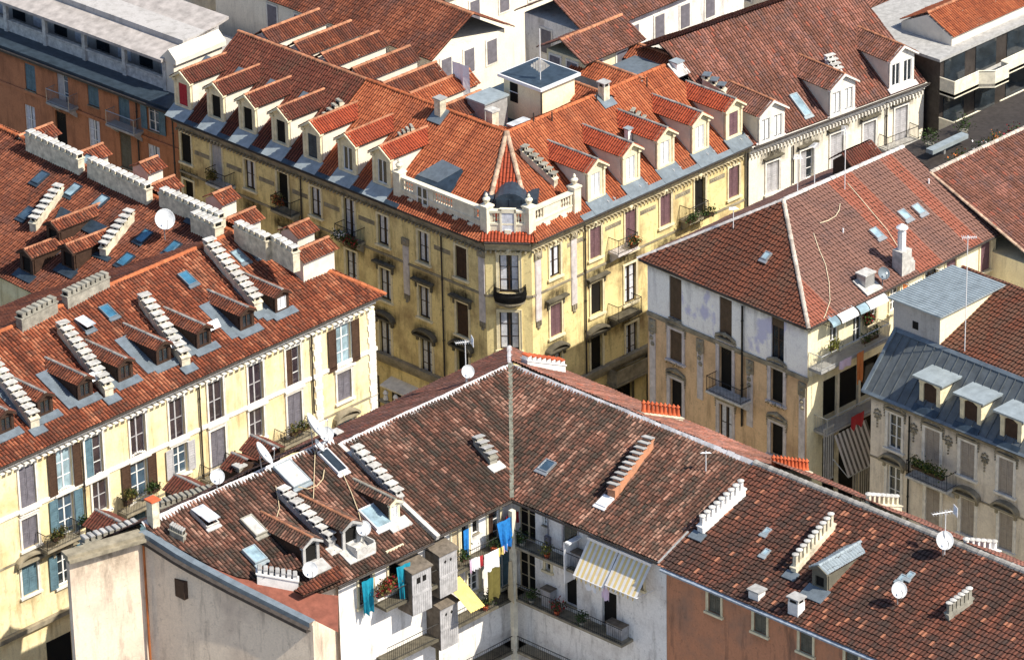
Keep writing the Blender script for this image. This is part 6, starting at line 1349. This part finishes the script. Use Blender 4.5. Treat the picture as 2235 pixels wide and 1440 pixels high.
# yellow corrugated canopy
P_ = [(gB2.hit(983, 1262)), (gB2.hit(1006, 1254))]; a0, z0 = P_[0]; a1, z1 = P_[1]; mb = MB(); n = 10
for i in range(n): x0, x1 = a0+(a1-a0)*1.35*i/n, a0+(a1-a0)*1.35*(i+1)/n; h0, h1 = (.05*(i % 2)), .05*((i+1) % 2); mb.quad(gB2.P(x0, z1+h0, -1), gB2.P(x1, z1+h1, -1), gB2.P(x1, z1-1.5+h1, 1.6), gB2.P(x0, z1-1.5+h0, 1.6)); mb.quad(gB2.P(x0, z1+h0-.02, -1), gB2.P(x1, z1+h1-.02, -1), gB2.P(x1, z1-1.52+h1, 1.6), gB2.P(x0, z1-1.52+h0, 1.6))
b = gB2.P(a0, z1-1.5, 1.0); tag(obj('plastic_canopy', mb, 'plastic_yellow', None, base=b), 'yellow corrugated plastic canopy in the courtyard corner', 'canopy')
# plants
gp = 'flower pots and boxes on balconies'
for f_, px, py, c, w_, lb, mt, fl in ((fL, 741, 515, 1.0, .9, 'flower box with white blossoms on a yellow-building balcony', 'leaf', 'flower_white'), (fL, 766, 530, 1.0, .9, 'flower box with red blossoms beside the white-flowered one', 'leaf', 'flower_red'), (fR, 1512, 476, .9, .8, 'leafy box at the left of the upper right balcony', 'leaf', None), (fR, 1546, 466, .9, .9, 'leafy box at the right of the upper right balcony', 'leaf', None),
        (fR, 1384, 530, .9, .6, 'small box with orange flowers by the stone balcony', 'leaf', 'cloth_orange'), (fL, 462, 385, .8, .5, 'brown bush in a pot on the balcony with the white shutter', 'olive', None), (fL, 606, 440, .8, .7, 'reddish bush on the balcony beside the dark doorway', 'olive', 'terracotta'),
        (fF, 2008, 1018, 1.0, 1.2, 'green and yellow plants at the left end of the stone-house balcony', 'leaf', 'leaf_yellow'), (fF, 2040, 1032, 1.0, 1.4, 'green and yellow plants at the right end of the stone-house balcony', 'leaf', 'leaf_yellow'),
        (fWr, 1822, 755, .9, .6, 'yellow-green plant at the end of the white house balcony', 'leaf_yellow', None), (fWr, 1899, 735, .9, 1.4, 'green plants along the white house balcony', 'leaf', None), (fWr, 1896, 700, .3, .5, 'red geranium by the top balcony window', 'leaf', 'flower_red'),
        (fA, 655, 935, .8, 1.6, 'tangled plants on the yellow house balcony behind the big dishes', 'olive', 'leaf'), (fA, 335, 1065, .8, .8, 'bushy green plant on the yellow house balcony', 'leaf', None), (fA, 285, 1082, .8, .7, 'plants at the left end of that yellow house balcony', 'olive', 'leaf'), (fA, 186, 1140, .7, .5, 'small shrub on the lowest left balcony', 'leaf', None), (fA, 128, 1168, .9, .9, 'plant box on the lowest left balcony rail', 'olive', 'leaf'), (fA, 510, 1010, .7, 1.2, 'dry climbing plants by the fourth balcony door', 'olive', 'leaf'),
        (fB1, 838, 1290, 1.0, 1.0, 'reddish plants in a trough on the white courtyard wall', 'olive', 'flower_red'), (fB1, 848, 1275, .6, .7, 'upper trough of dark red plants on the white courtyard wall', 'olive', 'flower_red'), (fB2, 1013, 1215, .9, .4, 'green plant beside the blue door curtain', 'leaf', None)):
    a, z = f_.shift(c=c).hit(px, py); planter(f_, a, z-.25, c, w_, lb, mt, 260, .45, 'wood_dark', gp, fl)
# rooftop dishes and aerials
SV = V((-.30, -.80, .5)); RG = V((.62, -.52, .58))
def on(rf, x, y): return rf.P(*rf.hit(x, y), .05)
for rf, bx, by, cy, r_, face, lb in ((fAl, 361, 524, 482, .66, SV, 'large white dish on the dark roof of the long yellow house'), (fOL, 1021, 838, 815, .40, SV, 'small white dish on the ridge near the street corner'),
        (r1, 684, 985, 940, .86, RG, 'biggest dish, on the ridge and turned to the right'), (r1, 712, 968, 950, .42, SV, 'small round dish immediately right of the biggest dish'), (r1, 694, 995, 977, .42, RG, 'small tilted dish below the biggest dish'),
        (r1, 572, 1032, 998, .74, RG, 'large tilted dish on the ridge, second from the left'), (r1, 474, 1072, 1045, .43, SV, 'leftmost ridge dish, round, above the grey chimney wall'), (r1, 793, 1192, 1158, .43, SV, 'dish mounted by the dark courtyard dormer'),
        (r1, 676, 1268, 1247, .45, SV, 'lowest dish at left, beside the white chimney block'), (r2R, 2059, 1215, 1185, .52, SV, 'dish at the far right ridge'), (r2R, 1960, 1322, 1293, .46, SV, 'dish low on the flat-tiled right roof'), (rWr, 1926, 626, 600, .40, V((-.2, -.7, .5)), 'dark grey dish beside the squat metal chimney')):
    b = on(rf, bx, by); D = dish(b, (by-cy)/30.6, r_, face, lb)
    if bx == 1926:
        for ch in D.children: ch.data.materials[0] = M['zinc']
for rf, bx, by, ty, boom, lb, gr in ((fOL, 1018, 838, 752, (-.8, .5, 0), 'grid television aerial above the dish near the street corner', True), (r2R, 2062, 1212, 1128, (-1.1, .6, 0), 'grid television aerial above the far right dish', True), (rWr, 1843, 415, 290, (.9, .9, 0), 'tall aerial on the ridge of the white house', False),
        (rWr, 1740, 418, 345, (.5, .5, 0), 'short aerial mast left of the tall ridge aerial', False), (rWr, 1777, 402, 320, (.7, .3, 0), 'thin aerial between the two ridge masts', False), (rF, 2107, 760, 535, (.6, -.6, 0), 'tall thin aerial beside the ribbed metal roof hut', False), (r2R, 1541, 1030, 990, (.1, .1, 0), 'short bare mast near the white mortar ridge', False), (rWl, 1601, 500, 455, (.2, .3, 0), 'small mast at the back edge of the hipped roof', False)):
    b = on(rf, bx, by); antenna(b, (by-ty)/30.6, boom, lb, grid=gr)
for rf, pts, lb in ((r1, [(686,990),(684,1040),(682,1100),(680,1150)], 'cable falling straight from the biggest dish'), (r1, [(600,1065),(605,1090),(608,1115),(600,1140),(592,1158)], 'bundle of white cable beside the left chimney row'), (r1, [(640,1065),(670,1072),(690,1065),(703,1050),(706,1030)], 'looped cable under the twin skylight'), (r1, [(745,1035),(765,1080),(780,1120),(788,1150)], 'long cable from the narrow skylight to the courtyard dish')):
    cable('cable', rf, pts, 'cloth_tan', lb, .03, .2)
# shop canopy with white figures down in the street, seen over the ridge
a, z = fL.shift(c=1.0).hit(875, 862); b = fL.P(a, 0, 1.0); T = thing('shop_canopy', b, 'white shop canopy with pale figures and a blue lower rail in the shaded street', 'canopy'); mb = MB(); mb.prism(Fr(fL.P(a-1.9, 0, 0), fL.N, ZUP, fL.S), [(0, z+.3), (1.1, z+.05), (1.1, z+.15), (0, z+.4)], 0, 3.8); obj('canopy_roof', mb, 'trim_white', T)
mb = MB()
for i in range(4): mb.lathe(fL.P(a-1.4+i*.95, z-.8, 1.05), [(0, 0), (.2, .05), (.12, .35), (.2, .5), (.1, .68), (0, .72)], 8)
obj('white_figures', mb, 'cloth_white', T); mb = MB(); mb.box(fL, a-1.9, a+1.9, z-1.0, z-.85, .95, 1.25); obj('lower_rail', mb, 'galv', T)

for i, (f_, px, dz, c, lb, mt, fl) in enumerate(((fBr, 1160, 0, .75, 'small potted shrub at the inner corner of the right-hand upper gallery', 'leaf', None), (fBr, 1215, 0, .8, 'potted plant beneath the meter box on the upper gallery', 'leaf_yellow', None), (fBr, 1180, 1, .8, 'potted shrub by the barred window of the lower right gallery', 'leaf', None),
        (fBr, 1235, 1, .8, 'red-flowered pot on the lower right gallery', 'leaf', 'flower_red'), (fB2, 1055, 1, .6, 'dark bush on the lower left gallery behind the laundry', 'olive', None), (fB2, 1035, 1, .8, 'tall dry plant left of the olive curtain', 'leaf', None), (fBr, 1290, 1, .8, 'potted plant on the lower gallery under the awnings', 'leaf', None), (fB2, 1058, 0, .7, 'potted plant on the upper gallery above the large sheet', 'leaf', None))):
    a = f_.hit(px, 1180+(px-1117)*.43 if f_ is fBr else 1190)[0]; plant(f_.P(a, zb_ - 3.45*dz, c), lb, .38, .6, 150, mt, 'terracotta' if i % 2 else 'stack_grey', 'potted plants on the courtyard galleries', .2, fl)
for f_, px, dz, w_, h_, lb in ((fBr, 1275, 0, .9, .9, 'low wooden crate at the awning end of the upper gallery'), (fBr, 1205, 1, .7, 1.1, 'narrow wooden box against the lower gallery wall'), (fBr, 1355, 1, 1.2, .8, 'broad wooden box on the lower gallery below the right awning')):
    a = f_.hit(px, 1180+(px-1117)*.43)[0]; z = zb_-3.45*dz; T = thing('wooden_box', f_.P(a, z, .4), lb, 'box', 'wooden boxes on the courtyard galleries'); mb = MB()
    for k in range(5): mb.box(f_, a-w_/2+k*w_/5+.01, a-w_/2+(k+1)*w_/5-.01, z, z+h_, .1, .6)
    obj('planks', mb, 'cabinet', T); mb = MB(); mb.box(f_, a-w_/2-.04, a+w_/2+.04, z+h_, z+h_+.05, .05, .65); obj('lid', mb, 'cabinet_top', T)

# ================================================================== INSIDE THE CORNER BLOCK AND BEYOND
flat = Fr((0, 0, 0), (1, 0, 0), (0, 1, 0), ZUP)
cyB = thing('courtyard_building', onz(1180, 195, 0), 'cream rooftop stair tower with flat dark roof and slim mast, behind the corner building ridge', 'building')
c = onz(1180, 192, 22.0); fa = Fr(V((c.x, c.y, 0)), (0, -1, 0), ZUP, (-1, 0, 0)); fb = Fr(V((c.x, c.y, 0)), (1, 0, 0), ZUP, (0, -1, 0))
mb = MB(); mb.box(flat, c.x, c.x+3.2, c.y, c.y+3.4, 0, 21.85); obj('wall', mb, 'wall_cream', cyB); mb = MB(); mb.box(flat, c.x-.3, c.x+3.5, c.y-.3, c.y+3.7, 21.85, 22.05); obj('roof_slab', mb, 'white_metal', cyB); mb = MB(); mb.box(flat, c.x-.15, c.x+3.35, c.y-.15, c.y+3.55, 22.05, 22.09); obj('roof', mb, 'zinc_dark', cyB)
a, z = fa.hit(1122, 200); q = MB(); q.box(fa, a-.35, a+.35, z-.75, z+.6, 0, .03); W_ = obj('window', q, 'black', cyB); q = MB(); q.box(fa, a-.4, a+.4, z-.05, z, .03, .06); obj('sash', q, 'frame_white', W_)
q = MB(); q.tube([V((c.x-.1, c.y-.15, 22)), V((c.x-.1, c.y-.15, 18))], .06, 6); obj('downpipe', q, 'gutter', cyB)
b = V((c.x+.8, c.y+.8, 22.1)); T = thing('antenna', b, 'slim mast with a white diamond grid on the cream stair tower', 'antenna', 'television aerials on the roofs'); mb = MB(); mb.tube([b, b+V((0, 0, 3.6))], .035, 5); obj('mast', mb, 'white_metal', T)
g_ = Fr(b+V((0, 0, 1.0)), RT, ZUP, -FW); mb = MB(); mb.prism(g_, [(-.65, 0), (0, -.5), (.65, 0), (0, .5)], -.015, .015)
for i in range(-3, 4): mb.tube([g_.P(i*.16-.1, -.5+abs(i)*.12, .03), g_.P(i*.16-.1, .5-abs(i)*.12, .03)], .012, 3)
obj('grid', mb, 'slab_light', T)
# dark terrace well, square chimney and white roof light
yb = thing('courtyard_building', V((8, 9, 0)), 'low courtyard range with dark flat roof between the stair tower and the ridges', 'building')
mb = MB(); mb.box(flat, APEX.x+1.2, APEX.x+9, APEX.y+1.2, APEX.y+9, 0, 18.9); obj('wall', mb, 'wall_grey', yb); mb = MB(); mb.box(flat, APEX.x+1.1, APEX.x+9.1, APEX.y+1.1, APEX.y+9.1, 18.9, 19.0); obj('roof', mb, 'zinc_dark', yb)
k_ = onz(1074, 242, 21.3); mb = MB(); mb.box(flat, k_.x-.3, k_.x+.3, k_.y-.3, k_.y+.3, 18.9, 21.3); C_ = obj('chimney', mb, 'stack_cream', yb); mb = MB(); mb.box(flat, k_.x-.37, k_.x+.37, k_.y-.37, k_.y+.37, 21.3, 21.42); obj('chimney_cap', mb, 'slab_light', C_)
k_ = onz(1138, 266, 20.4); mb = MB(); mb.box(flat, k_.x-.75, k_.x+.75, k_.y-.55, k_.y+.55, 18.9, 20.25); S_ = obj('skylight', mb, 'zinc', yb); mb = MB(); mb.box(flat, k_.x-.8, k_.x+.8, k_.y-.6, k_.y+.6, 20.25, 20.35); obj('pane', mb, 'glass_white', S_)
k_ = onz(1060, 205, 21.3); mb = MB(); mb.box(flat, k_.x-.9, k_.x+1.2, k_.y-.8, k_.y+.8, 18.9, 21.0); mb2 = MB(); mb2.box(flat, k_.x-1.0, k_.x+1.3, k_.y-.9, k_.y+.9, 21.0, 21.12); C_ = obj('roof_hut', mb, 'slab_grey', yb); obj('hut_roof', mb2, 'zinc_light', C_)
# rear dormers with long tiled roofs
def rear(par, A_, S, lat, L, w, mat, dz=.75, wall='dormer_side', x0=0, depth=3):
    """gable roof: ridge from A_ along S; lat = side facing the camera"""
    A_, S, lat = V(A_), V(S).normalized(), V(lat).normalized(); mb = MB(); g_ = Fr(A_, -lat, ZUP, S); mb.prism(g_, [(-w+.15, -depth), (w-.15, -depth), (w-.15, -dz+.0), (0, -.12), (-w+.15, -dz)], x0, L-.2); D = obj('dormer', mb, wall, par)
    for sg in (1, -1):
        o_ = A_ + lat*sg*w - ZUP*dz; Tn = -lat*sg*w + ZUP*dz; r_ = Fr(o_, S, Tn, S.cross(Tn)); r_.N = r_.N if r_.N.z > 0 else -r_.N; tile_roof('dormer_roof', r_, [(x0, 0), (L, 0), (L, Tn.length), (x0, Tn.length)], mat, D, 'dorm')
    ridge(D, [A_+S*x0, A_+S*L], 'ridge_clay', .12); return D
for px, py, L_, mt, par in ((893, 206, 5.6, 'tile_new', cornerB), (835, 184, 5.0, 'tile_rust', cornerB), (768, 152, 5.4, 'tile_rust', cornerB), (955, 238, 4.0, 'tile_rust', cornerB), (700, 120, 5.4, 'tile_rust', yellowB), (640, 96, 5.4, 'tile_rust', yellowB), (570, 70, 5.4, 'tile_rust', yellowB)):
    rear(par, onz(px, py, 20.9), (1, 0, 0), (0, -1, 0), L_, 1.05, mt)
for px, py, L_ in ((1402, 172, 5.8), (1480, 128, 6.5), (1330, 208, 3.2)): rear(cornerB, onz(px, py, 20.9), (0, 1, 0), (-1, 0, 0), L_, 1.15, 'tile_new', wall='zinc_light')
# white ranges further back in the courtyard, roofs beyond
def hse(name, label, x0, x1, y0, y1, z, zr, mat, wall, axis='x', hip=0, wins=()):
    T = thing(name, V(((x0+x1)/2, (y0+y1)/2, 0)), label, 'building'); mb = MB(); mb.box(flat, x0, x1, y0, y1, 0, z); obj('wall', mb, wall, T); o = .5
    if axis == 'x':
        ym = (y0+y1)/2; A, B = V((x0-o+hip, ym, zr)), V((x1+o-hip, ym, zr)); roof(T, [V((x0-o, y0-o, z)), V((x1+o, y0-o, z)), B, A], mat); roof(T, [V((x0-o, y1+o, z)), V((x1+o, y1+o, z)), B, A], mat)
    else:
        xm = (x0+x1)/2; A, B = V((xm, y0-o+hip, zr)), V((xm, y1+o-hip, zr)); roof(T, [V((x0-o, y1+o, z)), V((x0-o, y0-o, z)), A, B], mat); roof(T, [V((x1+o, y0-o, z)), V((x1+o, y1+o, z)), B, A], mat)
    ridge(T, [A, B], 'ridge_clay', .14)
    if wins:
        fx = Fr(V((x0, 0, 0)), (0, -1, 0), ZUP, (-1, 0, 0)); fy = Fr(V((0, y0, 0)), (1, 0, 0), ZUP, (0, -1, 0))
        for i, (wx, wz, kd) in enumerate(wins):
            f = fy if kd == 'y' else fx; p = MB(); p.box(f, wx-.6, wx+.6, wz-1, wz+1, 0, .06); W_ = obj('window', p, 'trim_white', T); p = MB(); p.box(f, wx-.45, wx+.45, wz-.85, wz+.85, .06, .09); obj('shutter', p, 'shutter_slate', W_)
    return T
hse('courtyard_building', 'white courtyard range with grey-shuttered windows at the top centre', 22, 38, 14, 20, 20.2, 22.2, 'tile_mauve', 'wall_bright', 'x', wins=[(24+i*2.6, 18.6, 'y') for i in range(5)] + [(-15.5-i*2.4, 18.6, 'x') for i in range(2)])
hse('courtyard_building', 'white range with dark red roof in the upper left courtyard', 13, 20, 20, 42, 19.6, 21.8, 'tile_rust', 'wall_ivory', 'y', wins=[(-22-i*2.8, 18.2, 'x') for i in range(6)] + [(14.3, 18.3, 'y'), (16.5, 18.3, 'y'), (18.7, 18.3, 'y')])
hse('courtyard_building', 'cream courtyard block with barred windows right of the stair tower', 17, 22, 9.5, 13, 21.0, 22.2, 'tile_mauve', 'wall_cream', 'x', wins=[(18.2, 19.8, 'y'), (20.6, 19.8, 'y'), (-10.6, 19.8, 'x'), (-12.2, 19.8, 'x')])
hse('background_house', 'long brown-roofed house along the top edge', 22, 60, 30, 42, 18, 22.5, 'tile_rust', 'wall_ivory', 'x', wins=[(24+i*3, 16, 'y') for i in range(11)])
hse('background_house', 'mauve-roofed house at the top edge beyond the ivory house', 45, 62, 6, 26, 17, 21, 'tile_mauve', 'wall_ivory', 'y', wins=[(-8-i*3, 15, 'x') for i in range(6)])
hse('background_house', 'pale house in the top left corner behind the roof terrace', 14, 24, 46, 70, 19, 23, 'tile_rust', 'wall_ivory', 'y')
hse('background_house', 'far orange-roofed house beyond the top edge', 26, 60, 46, 60, 18, 22, 'tile_red', 'wall_ivory', 'x')
# flat blue-grey tank roof
k_ = onz(1410, 135, 20.5); mb = MB(); mb.box(flat, k_.x-2.2, k_.x+2.2, k_.y-1.2, k_.y+1.2, 17, 20.4); T = thing('roof_tank', V((k_.x, k_.y, 17)), 'flat blue-grey metal covered roof tank at the top centre right', 'tank'); obj('tank', mb, 'zinc', T); mb = MB(); mb.box(flat, k_.x-2.3, k_.x+2.3, k_.y-1.3, k_.y+1.3, 20.4, 20.5); obj('lid', mb, 'zinc', T)

# ------------------------------------------------------------------ modern balcony block, upper right
moB = thing('modern_block', onz(2060, 300, 0), 'modern block with dark facade and jutting white balconies, upper right edge', 'building')
fM = Fr(V((onz(2019, 230, 15).x+1.4, onz(2019, 230, 15).y-.6, 0)), (1, 0, 0), ZUP, (0, -1, 0)); hM = min(20, max(14, fM.hit(2040, 138)[1])); 
m0 = -.6; mb = MB(); mb.box(fM, m0, 24, 0, hM, -9, 0); obj('wall', mb, 'gutter', moB)
fp = Fr(fM.P(0, 0, 0), fM.S, fM.N, ZUP)
for lv in range(5):
    z = hM - 2.2 - lv*3.0; ed = [(m0, 1.3)]
    for j in range(5): x = m0+j*5.0; ed += [(x+2.6, 1.3), (x+3.4, 2.1), (x+4.9, 2.1), (x+5.0, 1.3)]
    mb = MB(); mb.prism(fp, [(m0, 0)] + ed + [(ed[-1][0], 0)], z-.2, z); B_ = obj('balcony', mb, 'slab_light', moB); q = MB()
    for p0, p1 in zip([(m0, 0)] + ed[:-1], ed): q.quad(fp.P(*p0, z-.3), fp.P(*p1, z-.3), fp.P(*p1, z+.95), fp.P(*p0, z+.95)); q.tube([fp.P(*p0, z+.97), fp.P(*p1, z+.97)], .05, 4)
    obj('parapet', q, 'stone_cream', B_)
    for j in range(7):
        q = MB(); q.box(fM, m0+.4+j*3.4, m0+2.6+j*3.4, z+.05, z+2.3, .0, .05); obj('window', q, 'glass', moB)
mb = MB(); mb.box(fM, m0-.3, 24.5, hM, hM+.2, -9.3, .2); obj('roof_slab', mb, 'slab_grey', moB)
k_ = onz(2090, 128, 22.6); rear(moB, V((fM.O.x+1.5, fM.O.y+3, hM+2.0)), (1, 0, 0), (0, -1, 0), 12, 2.4, 'tile_new', 1.2)
# neighbour beyond the white building: brown roof at the right edge
ngB = thing('apartment_building', onz(2100, 460, 0), 'house with plain brown tiled roof at the right edge, beyond the patchwork roof', 'building')
n0 = onz(2030, 378, 21.2); n1 = n0 + V((16, 0, 0)); e0 = n0 + V((-.0, -9, -3.6)); e1 = n1 + V((0, -9, -3.6))
roof(ngB, [e0, e1, n1, n0], 'tile_mauve', 'coppo'); roof(ngB, [V((n0.x, n0.y+5, 17.4)), V((n1.x, n0.y+5, 17.4)), n1, n0], 'tile_mauve', 'coppo'); ridge(ngB, [n0, n1], 'hip_pale', .15); ridge(ngB, [e0, n0], 'hip_mortar', .10)
mb = MB(); mb.box(flat, n0.x+.1, n0.x+16, n0.y-8.6, n0.y+4.6, 0, 17.3); obj('wall', mb, 'wall_cream', ngB)
# metal table roof / awning between
mb = MB(); k_ = onz(2060, 318, 16); mb.box(flat, k_.x-1.5, k_.x+2.2, k_.y-.3, k_.y+.3, 15.9, 16.2); b = V((k_.x, k_.y, 15.9))
q = thing('roof_duct', b, 'pale metal duct lying at the foot of the modern block', 'duct'); obj('duct', mb, 'zinc_light', q); mb = MB(); mb.box(flat, k_.x-.1, k_.x+.1, k_.y-.1, k_.y+.1, 0, 15.9); obj('support', mb, 'galv', q)
mb = MB(); mb.box(flat, k_.x-4, k_.x+14, k_.y-3.4, k_.y+2.6, 0, 15.3); T = thing('low_annex', V((k_.x, k_.y, 0)), 'low grey flat-roofed annex in front of the modern block', 'building'); obj('wall', mb, 'wall_grey', T); mb = MB(); mb.box(flat, k_.x-4.1, k_.x+14, k_.y-3.5, k_.y+2.7, 15.3, 15.42); obj('roof', mb, 'gutter', T)
for i, (dx, dy, fl) in enumerate(((-1.5, -2.6, 'cloth_orange'), (.6, -2.7, 'flower_white'), (2.4, -2.5, 'cloth_orange'), (4.2, -2.7, 'flower_red'), (.0, 1.2, None), (3.2, .9, None))): plant(V((k_.x+dx, k_.y+dy, 15.42)), 'terrace plant on the low annex, ' + ['orange blossoms, nearest the white house', 'white blossoms between two orange ones', 'orange blossoms further along', 'red blossoms at the far right', 'leafy, behind the metal duct', 'leafy, at the foot of the modern block'][i], .6, .9, 220, 'leaf', 'stack_grey', 'plants on the low annex terrace', .3, fl)
mb = MB(); mb.box(flat, k_.x-4.1, k_.x+14, k_.y-3.5, k_.y-3.35, 15.4, 16.2); obj('parapet', mb, 'wall_ivory', T)
# railed roof terrace right of the white house galleries
# foreground: small roofs in the courtyard, bottom edge
for (x, y, z, w, d, mt, lb) in ((1432, 1300, 12.5, 1.1, 1.1, 'stack_white', 'white corrugated-topped chimney block under the brown tiles, left one'), (1497, 1310, 12.5, 1.1, 1.1, 'stack_white', 'white corrugated-topped chimney block under the brown tiles, right one')):
    k_ = onz(x, y, z); T = thing('chimney_block', V((k_.x, k_.y, 0)), lb, 'chimney', 'chimney blocks rising from the courtyard'); mb = MB(); mb.box(flat, k_.x-w/2, k_.x+w/2, k_.y-d/2, k_.y+d/2, 0, z-.3); obj('shaft', mb, mt, T)
    for i in range(4): mb = MB(); mb.box(flat, k_.x-w/2-.06, k_.x+w/2+.06, k_.y-d/2+i*d/4+.03, k_.y-d/2+(i+1)*d/4-.05, z-.3, z-.02); mb.box(flat, k_.x-w/2-.12, k_.x+w/2+.12, k_.y-d/2+i*d/4, k_.y-d/2+(i+1)*d/4-.03, z-.02, z+.05); obj('chimney_cap', mb, 'slab_grey', T)
k_ = onz(1450, 1262, 14.0); T = thing('courtyard_shed', V((k_.x, k_.y, 0)), 'dark lean-to shed roof beside the right awning', 'shed'); mb = MB(); mb.box(flat, k_.x-1.0, k_.x+2.2, k_.y-1.0, k_.y+1.4, 0, 13.7); obj('wall', mb, 'wall_grey', T); mb = MB(); mb.box(flat, k_.x-1.2, k_.x+2.2, k_.y-1.2, k_.y+1.5, 13.7, 13.85); obj('roof', mb, 'zinc_dark', T)
g = MB(); g.quad(*[onz(x, y, .02) for x, y in ((400, 1150), (1500, 1150), (2300, 2300), (300, 2400))]); tag(obj('courtyard_paving', g, 'paving'), kind='structure')
k = onz(640, 1390, 6); 
crB = thing('courtyard_building', V((k.x, k.y, 0)), 'low tiled range on the courtyard floor at the bottom edge', 'building'); mb = MB(); mb.box(flat, k.x-8, k.x+9, k.y-7, k.y-.5, 0, 6); obj('wall', mb, 'wall_pink', crB); roof(crB, [V((k.x-8.4, k.y-7.4, 5.9)), V((k.x+9.4, k.y-7.4, 5.9)), V((k.x+9.4, k.y-.2, 8)), V((k.x-8.4, k.y-.2, 8))], 'tile_old', 'coppo')

k_ = onz(1010, 150, 21.5); f = Fr(V((k_.x, k_.y, 0)), (0, -1, 0), ZUP, (-1, 0, 0)); cloth('sheet', f, 0, 21.9, .2, 1.5, 2.4, 'cloth_white', 'white sheet hung between the red dormer roof and the stair tower', 'sheet', None, wave=.12)
